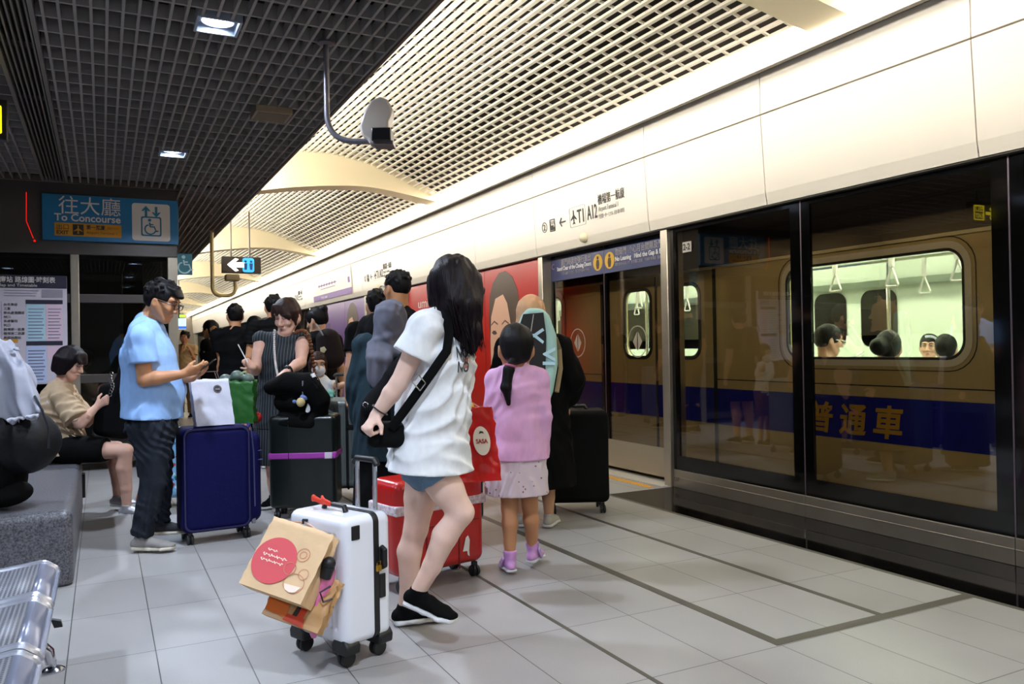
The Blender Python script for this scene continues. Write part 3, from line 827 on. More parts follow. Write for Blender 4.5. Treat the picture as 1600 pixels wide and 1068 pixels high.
for dx in (-.045, .045): b.prism(circ(.022, 12, dx, .06), (c[0], yh-.008, c[2]), X, Z, Y, .004); b.prism([(dx-.028, .03), (dx+.028, .03), (dx+.02, -.08), (dx-.02, -.08)], (c[0], yh-.008, c[2]), X, Z, Y, .004)
b.build('toilet_figures', mat('toilet_navy', '#0f3f78', .5), S3, True, smooth=False)

# exit sign at the far left
b = MB(); b.box((-1.25, 6.06, 2.60), (-.525, 6.14, 2.86))
S4 = tag(b.build('exit_sign', mat('sign_black', '#141310', .5), bev=.006), 'black exit sign with lit yellow symbols at the left frame edge', 'sign')
for x in (-1.1, -.68):
    r_ = MB(); r_.cyl((x, 6.1, 2.86), (x, 6.1, 3.02), .01, 8); r_.build('hanger_rod', M_rail, S4, True)
E_y = emat('lit_yellow', '#f2e312', 1.5)
b = MB(); b.frame(rrect(.19, .18, .01), rrect(.165, .155, .008), (-.65, 6.056, 2.73), X, Z, Y, .004)
b.build('exit_symbol', E_y, S4, True, smooth=False)
text('出口', 'lettering', E_y, (-.725, 6.055, 2.745), X, Z, .09, S4, fit=.14); text('EXIT', 'lettering', E_y, (-.72, 6.055, 2.668), X, Z, .075, S4, fit=.14)
b = MB(); s = .075
b.prism([(-1.2*s, 0), (-.15*s, 1.0*s), (.2*s, .75*s), (-.2*s, .25*s), (1.2*s, .25*s), (1.2*s, -.25*s), (-.2*s, -.25*s), (.2*s, -.75*s), (-.15*s, -1.0*s)], (-.87, 6.056, 2.73), X, Z, Y, .004); b.build('arrow', E_y, S4, True, smooth=False)

# far display with a small green exit light
p0, p1 = ony(269, 497, 26), ony(291, 514, 26)
b = MB(); b.box((p0[0], 26, p1[2]), (p1[0], 26.12, p0[2]))
S5 = tag(b.build('display_screen', emat('screen_glow', '#bfe6f2', 1.1), bev=.01), 'lit display screen far down the platform beside the elevator', 'screen')
r_ = MB(); q = (p0[0]+p1[0])/2; r_.cyl((q, 26.06, p0[2]-.02), (q, 26.06, 3.75), .025, 8); r_.build('hanger_rod', M_rail, S5, True)
b = MB(); b.box((p0[0], 25.99, p1[2]+.01), (p1[0], 26, p1[2]+.09)); b.build('blue_bar', emat('screen_blue', '#3a6fd0', .8), S5, True)
p0, p1 = ony(280, 491, 26), ony(290, 496, 26)
b = MB(); b.box((p0[0]-.2, 25.95, p1[2]), (p1[0], 26.02, p0[2])); S6 = tag(b.build('exit_light', mat('sign_black', '#141310', .5)), 'small green exit light above the far display screen', 'sign')
r_ = MB(); r_.cyl((p0[0], 25.985, p0[2]-.01), (p0[0], 25.985, 3.75), .015, 8); r_.build('hanger_rod', M_rail, S6, True)
b = MB(); b.box((p0[0], 25.94, p1[2]+.01), (p1[0]-.01, 25.95, p0[2]-.01)); b.build('green_face', emat('green_face', '#a8f04a', 1.2), S6, True)


# cctv cameras on bent tubes
def bent(P0, P1, P2, r=.10, n=8):
    """straight - rounded corner - straight"""
    P0, P1, P2 = map(np.asarray, (P0, P1, P2)); a = P1+unit(P0-P1)*r; b_ = P1+unit(P2-P1)*r
    arc = [(1-t)**2*a+2*t*(1-t)*P1+t*t*b_ for t in np.linspace(0, 1, n)]
    return [P0]+arc+[P2]


M_pole = mat('cctv_grey', '#6d6a72', .35, .6)
d = 4.66
top = at(509, 62, d); top[2] = 3.0
c1 = at(511, 222, d); c1[:2] = top[:2]; e = at(606, 232, d); e[2] = c1[2]-.0
CT = thing('cctv_camera', 'large grey bent tube with a hooded camera hanging from the dark ceiling edge', 'camera', top)
b = MB(); b.tube(bent(top, c1, e, .17, 12), .0165, 14); b.build('tube_arm', M_pole, CT, True, ang=60)
b = MB(); b.lathe([(.05, 0), (.05, -.012), (.02, -.02)], top, (0, 0, 1), 20); b.build('ceiling_flange', M_pole, CT, True)
hdir = unit(e-c1); side = unit(np.cross(hdir, Z))      # side points towards the viewer's side
cc = at(592, 192, d)
b = MB(); prof = [(-.055, -.11), (-.09, -.085), (-.103, -.03), (-.072, .06), (-.035, .115), (.015, .137), (.06, .12), (.085, .07), (.08, .03), (.062, -.005), (.062, -.135), (-.05, -.135)]
b.prism(prof, cc-side*.06, hdir, Z, side, .12); b.build('camera_hood', mat('cctv_white', '#a49d97', .4), CT, True, bev=.022, seg=3)
b = MB(); b.obox(cc+hdir*.022+side*.0-Z*.083, hdir, side, Z, .055, .075, .038); b.build('camera_body', mat('cctv_black', '#0c0c0d', .3), CT, True, bev=.006)
b = MB(); b.obox(cc+hdir*.03-Z*.128, hdir, side, Z, .058, .06, .012); b.build('bracket', M_pole, CT, True, bev=.003)
yq = 12.6
t0 = ony(331, 380, yq); t0[2] = 3.05; c1 = ony(331, 462, yq); c1[:2] = t0[:2]; e = ony(367, 436, yq); c2 = ony(369, 462, yq); c2[1] = yq
M_pole2 = mat('cctv_cream', '#c9ba86', .4)
CT2 = thing('cctv_camera', 'cream hook-shaped camera tube hanging beside the dark toilet sign', 'camera', t0)
b = MB(); b.tube(bent(t0, c1, (c1+c2)/2, .14)[:-1]+bent((c1+c2)/2, c2, e, .14)[1:], .028, 12); b.build('tube_arm', M_pole2, CT2, True, ang=60)
b = MB(); b.obox(e+np.array([-.04, 0, .02]), X, Y, Z, .10, .08, .05); b.build('camera_body', mat('cctv_body2', '#8d8064', .4), CT2, True, bev=.02)

# ------------------------------------------------------------------ the train behind the screen
M_tb = mat('train_champagne', '#c9b68a', .32, .35, noise=.04, nscale=2.5)
M_tring = mat('train_window_ring', '#e2dfd6', .35, .2)
M_tgasket = mat('train_gasket', '#141412', .5)
M_tblue = mat('train_blue', '#0a1590', .35)
M_gold = mat('train_gold', '#b58f33', .4)
M_tin = mat('train_interior', '#d8e2d8', .5)
M_tin2 = mat('train_interior_pale', '#e3f2e4', .5)
TX = 4.75
train = thing('train', 'champagne metro train with a blue stripe standing behind the platform screen', 'train', (6.2, 3.0, 0))


def around(y0, y1, z0, z1, a0, a1, b0, b1, r, mb, x, dep):
    """wall cell y0..y1, z0..z1 with a rounded opening a0..a1, b0..b1"""
    inner = rrect(a1-a0, b1-b0, r, 6, (a0+a1)/2, (b0+b1)/2); outer = []
    for (sx, sy) in ((1, 1), (0, 1), (0, 0), (1, 0)):
        for k in range(7):
            t = k/6; e = .02
            c = (y1 if sx else y0, z1 if sy else z0)
            i2 = {(1, 1): ((c[0], c[1]-e*(1-t)), ), (0, 1): ((c[0]+e*(1-t), c[1]),), (0, 0): ((c[0], c[1]+e*(1-t)),), (1, 0): ((c[0]-e*(1-t), c[1]),)}[(sx, sy)][0]
            if t == 1: i2 = c
            outer.append(i2)
    mb.frame(outer, inner, (x, 0, 0), Y, Z, X, dep)


ZB_, ZT_ = .16, 1.88
for k in range(-1, 4):
    o = PITCHY*k
    sd = MB()
    sd.box((TX, .57+o, ZB_), (TX+.06, 1.20+o, ZT_)); sd.box((TX, 2.985+o, ZB_), (TX+.06, 3.05+o, ZT_)); sd.box((TX, 4.82+o, ZB_), (TX+.06, 5.45+o, ZT_))
    for (w0, w1, c0, c1) in ((1.40, 2.87, 1.20, 2.985), (3.17, 4.62, 3.05, 4.82)):
        sd.box((TX, c0+o, ZB_), (TX+.06, c1+o, .97)); around(c0+o, c1+o, .97, ZT_, w0+o, w1+o, 1.095, 1.79, .12, sd, TX, .06)
    # curved cant of the roof and a skirt
    for y0_, y1_ in ((-1.2+o, 5.45+o),):
        pr = [(TX, ZT_), (TX+.02, 2.02), (TX+.10, 2.25), (TX+.3, 2.45), (TX+.36, 2.42), (TX+.14, 2.22), (TX+.06, 2.0), (TX+.06, ZT_)]
        rf_ = MB(); rf_.prism(pr, (0, .57+o-1.77, 0), X, Z, Y, PITCHY); rf_.build('roof_cant', mat('train_roof', '#4a4038', .4, .3), train, True, ang=40)
        sd.prism([(TX, ZB_), (TX+.05, -.1), (TX+.09, -.1), (TX+.06, ZB_)], (0, .57+o-1.77, 0), X, Z, Y, PITCHY)
    sd.build('body_side', M_tb, train, True, ang=40)
    rl = MB(); rl.box((TX-.012, -1.2+o, ZT_-.012), (TX+.002, 5.45+o, ZT_+.012)); rl.build('drip_rail', mat('drip', '#d8cfae', .35, .5), train, True)
    rl = MB(); rl.box((TX-.004, .57+o, .905), (TX+.001, 5.45+o, .913)); rl.build('body_groove', M_tgasket, train, True)
    st = MB(); st.box((TX-.003, .57+o, .52), (TX+.001, 5.45+o, .83)); st.build('blue_stripe', M_tblue, train, True)
    for (w0, w1) in ((1.40, 2.87), (3.17, 4.62)):
        cy, cz, ww, hh = (w0+w1)/2+o, 1.4425, w1-w0, .695
        g = MB(); g.frame(rrect(ww+.16, hh+.16, .19, 6), rrect(ww+.148, hh+.148, .185, 6), (TX-.003, cy, cz), Y, Z, X, .006)
        g.frame(rrect(ww+.012, hh+.012, .125, 6), rrect(ww-.024, hh-.024, .11, 6), (TX-.005, cy, cz), Y, Z, X, .03); G_ = g.build('window_gasket', M_tgasket, train, True)
        g = MB(); g.frame(rrect(ww+.10, hh+.10, .165, 6), rrect(ww+.012, hh+.012, .125, 6), (TX-.006, cy, cz), Y, Z, X, .02); g.build('window_ring', M_tring, train, True)
        g = MB(); g.prism(rrect(ww-.01, hh-.01, .115, 6), (TX+.02, cy, cz), Y, Z, X, .006); g.build('window_glass', M_twin, train, True, smooth=False)
    # doors
    for (a, b_, w0, w1) in ((5.45, 6.32, 5.70, 6.17), (6.34, 7.22, 6.42, 6.86)):
        lf = MB(); lf.box((TX+.04, a+o, .03), (TX+.08, b_+o, .95)); around(a+o, b_+o, .95, 2.0, w0+o, w1+o, 1.10, 1.76, .11, lf, TX+.04, .04)
        L_ = lf.build('door_leaf', M_tb, train, True)
        g = MB(); g.frame(rrect(w1-w0+.05, .71, .13, 6), rrect(w1-w0-.02, .64, .10, 6), (TX+.034, (w0+w1)/2+o, 1.43), Y, Z, X, .02); g.build('window_gasket', M_tgasket, L_, True)
        g = MB(); g.prism(rrect(w1-w0, .66, .11, 6), (TX+.055, (w0+w1)/2+o, 1.43), Y, Z, X, .006); g.build('window_glass', M_twin, L_, True, smooth=False)
        st = MB(); st.box((TX+.037, a+o, .52), (TX+.041, b_+o, .83)); st.build('blue_stripe', M_tblue, L_, True)
    sm = MB(); sm.box((TX+.034, 6.315+o, .03), (TX+.08, 6.345+o, 2.0)); sm.build('door_seal', M_tgasket, train, True)
    sm = MB()
    for y in (5.45, 7.22): sm.box((TX-.004, y-.02+o, .03), (TX+.08, y+.02+o, 2.0))
    sm.build('door_jamb', M_tgasket, train, True)
    # interior
    it = MB()
    y0_, y1_ = -1.2+o, -1.2+PITCHY+o
    it.box((TX+.06, y0_, -.05), (7.55, y1_, .02)); it.box((7.50, y0_, .0), (7.55, y1_, 2.3)); it.box((TX+.3, y0_, 2.3), (7.55, y1_, 2.35))
    it.prism([(7.5, 1.80), (7.5, 2.3), (7.0, 2.3), (7.25, 1.85)], (0, y0_, 0), X, Z, Y, PITCHY)
    it.build('saloon', M_tin, train, True, smooth=False)
    q = MB(); q.box((7.485, y0_, .75), (7.502, y1_, 1.28)); q.build('seat_back_panel', M_tin2, train, True, smooth=False)
    for (w0, w1) in ((1.3, 2.75), (3.35, 4.75), (5.75, 6.2), (6.4, 6.85)):
        q = MB(); q.prism(rrect(w1-w0, .62, .12, 5), (7.485, (w0+w1)/2+o, 1.46), Y, Z, X, .012); q.build('far_window', mat('far_window_dark', '#1b1a17', .2), train, True)
    for (s0, s1) in ((.75, 5.25),):
        q = MB(); q.box((7.05, s0+o, .40), (7.5, s1+o, .48)); q.box((7.42, s0+o, .48), (7.5, s1+o, .95)); q.box((TX+.10, s0+o, .40), (TX+.50, s1+o, .48)); q.box((TX+.07, s0+o, .48), (TX+.12, s1+o, .98))
        q.box((7.3, s0+o, 0.02), (7.48, s1+o, .4)); q.box((TX+.1, s0+o, .02), (TX+.25, s1+o, .4))
        q.build('bench_seat', mat('seat_violet', '#5c5a86', .6), train, True, bev=.02)
    for x in (5.45, 6.75):
        q = MB(); q.box((x-.09, y0_+.1, 2.27), (x+.09, y1_-.1, 2.295)); q.build('ceiling_lamp', emat('train_lamp', (.95, 1.0, .93), P_TRAIN), train, True, smooth=False)
    q = MB(); q.cyl((5.55, y0_, 1.98), (5.55, y1_, 1.98), .016, 8); q.cyl((6.7, y0_, 1.98), (6.7, y1_, 1.98), .016, 8); q.build('grab_rail', M_chrome, train, True)
    for (x, y) in ((5.4, .66), (5.4, 5.35), (6.85, .66), (6.85, 5.35), (6.15, 3.0)):
        q = MB(); q.cyl((x, y+o, .02), (x, y+o, 2.29), .018, 8); q.build('grab_pole', M_chrome, train, True)
    for x in (5.55, 6.7):
        for i in range(8):
            y = 1.0+.55*i+o
            q = MB(); q.box((x-.012, y-.02, 1.80), (x+.012, y+.02, 1.98)); tri = [(x, y, 1.80), (x, y-.055, 1.66), (x, y-.045, 1.645), (x, y+.045, 1.645), (x, y+.055, 1.66), (x, y, 1.80)]
            q.tube(tri, .010, 6); q.build('hanging_strap', M_white, train, True)
    for (y, z, wd, hh, mm) in ((3.05, 1.62, .42, .34, mat('train_monitor', '#3f6a66', .3)),):
        q = MB(); q.box((7.40, y-wd/2+o, z-hh/2), (7.47, y+wd/2+o, z+hh/2)); q.build('wall_monitor', mm, train, True, bev=.01)
    q = MB(); q.box((6.13, 2.99+o, 1.45), (6.17, 3.01+o, 1.85)); q.build('pole_notice', mat('notice_red', '#c4493c', .5), train, True)
text('通', 'lettering', M_gold, (TX-.006, 4.14, .575), -Y, Z, .235, train, fit=.24, bold=.006, shear=.12)
text('車', 'lettering', M_gold, (TX-.006, 3.85, .575), -Y, Z, .235, train, fit=.24, bold=.006, shear=.12)
text('普', 'lettering', M_gold, (TX-.006, 4.43, .575), -Y, Z, .235, train, fit=.24, bold=.006, shear=.12)
b = MB(); b.prism(circ(.115, 30), (TX-.006, 2.80, .665), -Y, Z, -X, .002); b.build('round_emblem', M_gold, train, True)
# dark tunnel behind
wl = MB(); wl.box((8.9, -9, -1.2), (9.0, 46, 4.3)); wl.box((4.42, -9, -1.25), (9, 46, -1.2)); wl.box((4.9, -9, 4.2), (9, 46, 4.3)); wl.box((4.40, -9, -1.2), (4.44, 46, -.09))
struct(wl.build('wall_tunnel', mat('tunnel_dark', '#15130f', .9), smooth=False))

# ------------------------------------------------------------------ soft shapes: signed distance fields meshed with openvdb
def orth(a, b):
    """unit part of a that is square to unit b"""
    return unit(np.asarray(a, float)-np.asarray(b, float)*(np.asarray(a, float)@np.asarray(b, float)))


class SDF:
    def __init__(s, res=.006): s.res = res; s.it = []

    def ecap(s, a, b, ra, rb=None, side=None, k=.02, op='add'):
        """capsule with elliptical section: ra, rb = radius or (along side, across); side = axis of the first radius"""
        a, b = np.asarray(a, float), np.asarray(b, float)
        rb = ra if rb is None else rb
        ra = (ra, ra) if not hasattr(ra, '__len__') else tuple(ra); rb = (rb, rb) if not hasattr(rb, '__len__') else tuple(rb)
        m = max(ra+rb); s.it.append(('e', (a, b, ra, rb, side), np.minimum(a, b)-m, np.maximum(a, b)+m, k, op)); return s

    def chain(s, P, rs, side=None, k=.02, op='add'):
        for i in range(len(P)-1): s.ecap(P[i], P[i+1], rs[i], rs[i+1], side, k if i == 0 else min(k, .012), op)
        return s

    def ell(s, c, r, axes=None, k=.02, op='add'):
        c = np.asarray(c, float); r = (r, r, r) if not hasattr(r, '__len__') else tuple(r); m = max(r)
        s.it.append(('l', (c, r, np.eye(3) if axes is None else np.array([unit(q) for q in axes])), c-m, c+m, k, op)); return s

    def box(s, c, h, axes=None, rnd=.01, k=.005, op='add'):
        c = np.asarray(c, float); m = math.sqrt(sum(q*q for q in h))
        s.it.append(('b', (c, np.array(h, float), np.eye(3) if axes is None else np.array([unit(q) for q in axes]), rnd), c-m, c+m, k, op)); return s

    def cut(s, p, n, k=.004):
        """remove what lies on the side of p that n points to"""
        s.it.append(('p', (np.asarray(p, float), unit(n)), None, None, k, 'cut')); return s

    def wrinkle(s, amp, freq=40., along=(0, 0, 1), seed=0, squeeze=.25):
        s.it.append(('w', (amp, freq, unit(along), seed, squeeze), None, None, 0, 'w')); return s

    def folds(s, amp, freq=24., along=(0, 0, 1), seed=0, squeeze=.3, n=3):
        """soft creased folds: ridges that run along one direction"""
        s.it.append(('f', (amp, freq, unit(along), seed, squeeze, n), None, None, 0, 'w')); return s

    def mesh(s, name, m, parent=None, world=True, smooth_it=.5, label=None):
        res = s.res; band = 4*res
        adds = [q for q in s.it if q[5] == 'add']
        lo = np.min([q[2] for q in adds], 0)-3*res; hi = np.max([q[3] for q in adds], 0)+3*res
        n = np.ceil((hi-lo)/res).astype(int)+1
        D = np.full(n, band, np.float32)
        ax = [(lo[i]+res*np.arange(n[i])).astype(np.float32) for i in range(3)]
        for kind, par, bl, bh, k, op in s.it:
            if bl is not None:
                pad = band+k
                i0 = np.clip(np.floor((bl-pad-lo)/res).astype(int), 0, n-1); i1 = np.clip(np.ceil((bh+pad-lo)/res).astype(int)+1, 1, n)
                if np.any(i1 <= i0): continue
            else: i0, i1 = np.zeros(3, int), n
            sl = tuple(slice(i0[j], i1[j]) for j in range(3))
            gx, gy, gz = ax[0][sl[0]][:, None, None], ax[1][sl[1]][None, :, None], ax[2][sl[2]][None, None, :]
            A = D[sl]
            if kind == 'e':
                a, b, ra, rb, side = par; ba = b-a; L = max(np.linalg.norm(ba), 1e-6); t_ = ba/L
                x, y, z = gx-np.float32(a[0]), gy-np.float32(a[1]), gz-np.float32(a[2])
                h = (x*t_[0]+y*t_[1]+z*t_[2]); t = np.clip(h/L, 0, 1); over = h-t*L
                if ra[0] == ra[1] and rb[0] == rb[1]:
                    q = np.sqrt((x-ba[0]*t)**2+(y-ba[1]*t)**2+(z-ba[2]*t)**2); d = q-(ra[0]+(rb[0]-ra[0])*t)
                else:
                    sd = orth(side, t_); fw = np.cross(t_, sd)
                    u = x*sd[0]+y*sd[1]+z*sd[2]; v = x*fw[0]+y*fw[1]+z*fw[2]
                    r0 = ra[0]+(rb[0]-ra[0])*t; r1 = ra[1]+(rb[1]-ra[1])*t; mn = np.minimum(r0, r1)
                    q = np.sqrt((u/r0)**2+(v/r1)**2+(over/mn)**2); d = (q-1)*mn
            elif kind == 'l':
                c, r, M = par; x, y, z = gx-np.float32(c[0]), gy-np.float32(c[1]), gz-np.float32(c[2])
                q = np.sqrt(sum(((x*M[j][0]+y*M[j][1]+z*M[j][2])/r[j])**2 for j in range(3))); d = (q-1)*min(r)
            elif kind == 'b':
                c, h, M, rn = par; x, y, z = gx-np.float32(c[0]), gy-np.float32(c[1]), gz-np.float32(c[2])
                qs = [np.abs(x*M[j][0]+y*M[j][1]+z*M[j][2])-(h[j]-rn) for j in range(3)]
                d = np.sqrt(sum(np.maximum(q, 0)**2 for q in qs))+np.minimum(np.maximum(qs[0], np.maximum(qs[1], qs[2])), 0)-rn
            elif kind == 'p':
                p, nn = par; d = (gx-p[0])*nn[0]+(gy-p[1])*nn[1]+(gz-p[2])*nn[2]
            elif kind == 'w':
                amp, fr, al, seed, sq = par; rg = np.random.RandomState(seed)
                idx = np.nonzero(np.abs(A) < 3*res+amp*2); P = np.stack([ax[j][idx[j]] for j in range(3)], 1)
                P = P-al*(P@al)[:, None]*(1-sq); w_ = 0
                for j in range(6):
                    kv = unit(rg.normal(size=3))*fr*(.5+rg.rand()*1.0); ph = rg.rand()*6.28
                    w_ = w_+np.sin(P@kv+ph+1.5*np.sin(P@(unit(rg.normal(size=3))*fr*.4)+ph*2))
                A[idx] = A[idx]+(amp*np.clip(w_/3.2, -1, 1)).astype(np.float32); continue
            elif kind == 'f':
                amp, fr, al, seed, sq, nn_ = par; fr = fr*2.1; rg = np.random.RandomState(seed+100)
                idx = np.nonzero(np.abs(A) < 3*res+amp*2); P = np.stack([ax[j][idx[j]] for j in range(3)], 1); w_ = 0
                for j in range(nn_):
                    kv = rg.normal(size=3); kv = unit(kv-al*(kv@al)+al*(kv@al)*sq)*fr*(.7+.6*rg.rand()); k2 = unit(rg.normal(size=3))*fr*.35; k3 = unit(rg.normal(size=3))*fr*.3
                    ph = P@kv+1.3*np.sin(P@k2+rg.rand()*6.28)+rg.rand()*6.28
                    w_ = w_+(np.abs(np.sin(ph))**1.3-.55)*(.5+.5*np.sin(P@k3+rg.rand()*6.28))
                A[idx] = A[idx]+(amp*np.clip(w_/.9, -1, 1)).astype(np.float32); continue
            d = d.astype(np.float32)
            if op == 'add':
                hh = np.maximum(k-np.abs(A-d), 0)/max(k, 1e-6); D[sl] = np.minimum(A, d)-hh*hh*k*.25
            else:
                if op == 'sub': d = -d
                hh = np.maximum(k-np.abs(A-d), 0)/max(k, 1e-6); D[sl] = np.maximum(A, d)+hh*hh*k*.25
        np.clip(D, -band, band, out=D)
        g = openvdb.FloatGrid(float(band)); g.copyFromArray(D)
        V, Q = g.convertToQuads(0.0)
        if len(Q) == 0: return None
        V = V.astype(np.float64)
        # light relaxation towards neighbours takes the grid pattern out
        E_ = np.concatenate([Q[:, [0, 1]], Q[:, [1, 2]], Q[:, [2, 3]], Q[:, [3, 0]]]); E_ = np.concatenate([E_, E_[:, ::-1]])
        for _ in range(int(smooth_it*2)):
            S = np.zeros_like(V); C_ = np.zeros(len(V)); np.add.at(S, E_[:, 0], V[E_[:, 1]]); np.add.at(C_, E_[:, 0], 1)
            V = .5*V+.5*S/np.maximum(C_, 1)[:, None]
        p0, p1, p2 = V[Q[:, 0]], V[Q[:, 1]], V[Q[:, 2]]; p3 = V[Q[:, 3]]
        vol = np.einsum('ij,ij->i', p0, np.cross(p1, p2)).sum()+np.einsum('ij,ij->i', p0, np.cross(p2, p3)).sum()
        if vol < 0: Q = Q[:, ::-1]
        V = V*res+lo
        me = bpy.data.meshes.new(name); me.vertices.add(len(V)); me.vertices.foreach_set('co', V.ravel().astype(np.float32))
        me.loops.add(len(Q)*4); me.loops.foreach_set('vertex_index', Q.ravel().astype(np.int32)); me.polygons.add(len(Q))
        me.polygons.foreach_set('loop_start', np.arange(0, 4*len(Q), 4, dtype=np.int32)); me.update(calc_edges=True)
        me.shade_smooth()
        return link(me, name, m, parent, world, label)


# ------------------------------------------------------------------ luggage
M_wheel = mat('wheel_black', '#141416', .5)
M_rod = mat('handle_rod', '#c9ccd2', .25, .9)


def caster(c, r, parent, nm='wheel', m=None, dirx=X):
    b = MB(); c = np.asarray(c, float)
    for s in (-1, 1): b.lathe([(r*.5, -.008), (r*.92, -.008), (r, -.004), (r, .004), (r*.92, .008), (r*.5, .008)], c+np.asarray(dirx)*.011*s+Z*r, dirx, 18)
    b.cyl(c+Z*r-np.asarray(dirx)*.018, c+Z*r+np.asarray(dirx)*.018, r*.4, 12)
    b.box(c+np.array([-.012, -.012, r*1.1]), c+np.array([.012, .012, r*2.6]))
    return b.build(nm, m or M_wheel, parent, False)


def hardcase(name, label, loc, rz, w_, d_, h_, m, wheel_r=.025, rnd=.05, ribs=0, zipper=None, res=.005, soft=0.0, group=None, handle=None, ribdepth=.004):
    t = thing(name, label, 'suitcase', loc, rz, group)
    zb = wheel_r*2+.02
    S = SDF(res); S.box((0, 0, (zb+h_)/2), (w_/2, d_/2, (h_-zb)/2), rnd=rnd)
    if ribs:
        for sx in (-1, 1):
            for i in range(ribs):
                x = (-.5+(i+.5)/ribs)*(w_-.10)
                S.ecap((x, sx*(d_/2), zb+.07), (x, sx*(d_/2), h_-.07), (ribdepth*1.6, ribdepth), side=X, k=.003, op='sub')
    if soft: S.wrinkle(soft, 25, X, 3)
    S.mesh('shell', m, t, False)
    for sx in (-1, 1):
        for sy in (-1, 1): caster((sx*(w_/2-.05), sy*(d_/2-.04), 0), wheel_r, t)
    if zipper:
        b = MB(); o = rrect(d_+.006, 1, .1)
        n_ = zipper[1]
        pts_o = [(x, z) for x, z in rrect(w_+.008, h_-zb+.008, rnd+.004, 8, 0, (zb+h_)/2)]; pts_i = [(x, z) for x, z in rrect(w_-.02, h_-zb-.02, rnd-.006, 8, 0, (zb+h_)/2)]
        b.frame(pts_o, pts_i, (0, zipper[0]-n_/2, 0), X, Z, Y, n_); b.build('zip_band', M_black, t, False, bev=.002)
    if handle:
        hx, hz, hy = handle
        for s in (-1, 1):
            b = MB(); b.cyl((hx*s, hy, h_-.02), (hx*s, hy, hz), .009, 12); b.build('handle_rod', M_rod, t, False)
        b = MB(); b.tube([(-hx-.02, hy, hz-.005), (-hx, hy, hz+.012), (hx, hy, hz+.012), (hx+.02, hy, hz-.005)], .014, 10); b.build('handle_grip', M_black, t, False)
    return t


# white cabin case, nearest
wc_rz = math.atan2(.267, -.10)          # direction of its width, wheel to wheel
WLOC = (.845, 3.235, 0)
ax_w = unit(np.array([.653-.765, 3.329-3.062, 0])); rzw = math.atan2(ax_w[1], ax_w[0])
M_wc = mat('white_shell', '#e8eaf2', .25, coat=.3)
wc = hardcase('suitcase', 'white hard cabin suitcase pulled by the woman in the white T-shirt', WLOC, rzw, .37, .235, .575, M_wc, .032, .035, 9, zipper=(-.035, .026), res=.004, ribdepth=.008)
# local: +x away to the left, -y towards the right-hand side (zip side), y = depth
b = MB()
for s in (-.125, -.015): b.cyl((s, -.085, .55), (s, -.085, .765), .0095, 14)
b.build('handle_rod', M_rod, wc)
b = MB(); b.tube([(-.14, -.085, .755), (-.125, -.085, .775), (-.015, -.085, .775), (.0, -.085, .755)], .014, 12); b.build('handle_grip', M_black, wc)
b = MB(); b.tube([(-.07, .02, .577), (-.06, .02, .598), (.06, .02, .598), (.07, .02, .577)], .011, 10, flat=(Z, .8)); b.build('top_handle', M_black, wc)
b = MB(); b.tube([(-.187, -.06, .44), (-.208, -.06, .43), (-.208, -.06, .37), (-.187, -.06, .36)], .011, 10); b.box((-.192, -.073, .365), (-.184, -.047, .44)); b.build('side_handle', M_black, wc, bev=.003)
b = MB(); b.box((-.192, -.078, .24), (-.184, -.048, .335)); b.build('lock_plate', M_black, wc, bev=.004)
b = MB(); b.box((-.189, .045, .49), (-.182, .085, .545)); b.build('corner_badge', M_black, wc, bev=.004)
for sx in (-1, 1):
    for sy in (-1, 1):
        b = MB(); b.prism([(-.045, -.035), (.045, -.035), (.05, .0), (.03, .025), (-.03, .025), (-.05, 0)], (sx*.138-.0, sy*.082-.035, .088), X, Z, Y, .07); b.build('wheel_housing', M_black, wc, bev=.008)
b = MB(); b.box((-.206, -.045, .352), (-.194, -.025, .376)); b.tube([(-.2, -.043, .376), (-.2, -.043, .39), (-.2, -.027, .39), (-.2, -.027, .376)], .003, 6)
wcm = np.array(wmat(wc))
wl_ = lambda p: (wcm @ np.array([*p, 1]))[:3]
lk = MB(); lk.v = [tuple(wl_(p)) for p in b.v]; lk.f = b.f
tag(lk.build('padlock', mat('brass', '#b58a2e', .25, .9), bev=.002), 'small brass padlock on the white suitcase zip', 'padlock')
# red-and-black luggage ribbon on its top handle
S = SDF(.004)
for i, (p, q, r) in enumerate((((.06, .03, .60), (.10, .05, .62), .011), ((.10, .05, .62), (.13, .03, .61), .014), ((.07, .02, .605), (.11, 0, .612), .011), ((.02, .03, .60), (.06, .035, .612), .012))): S.ecap(wl_(p), wl_(q), (r, r*.6), side=Z, k=.006)
tag(S.mesh('luggage_ribbon', mat('ribbon_red', '#d8391d', .6), None), 'red ribbon tied to the top handle of the white suitcase', 'ribbon')

# paper bag hanging on the white case: a box in its own slanted frame
M_kraft = mat('kraft_paper', '#d9b78d', .7, noise=.06, nscale=12, bump=.15, bscale=30)
M_ctr = mat('bag_red', '#cf4a52', .6)
M_pw = mat('bag_white', '#f0dcca', .6)


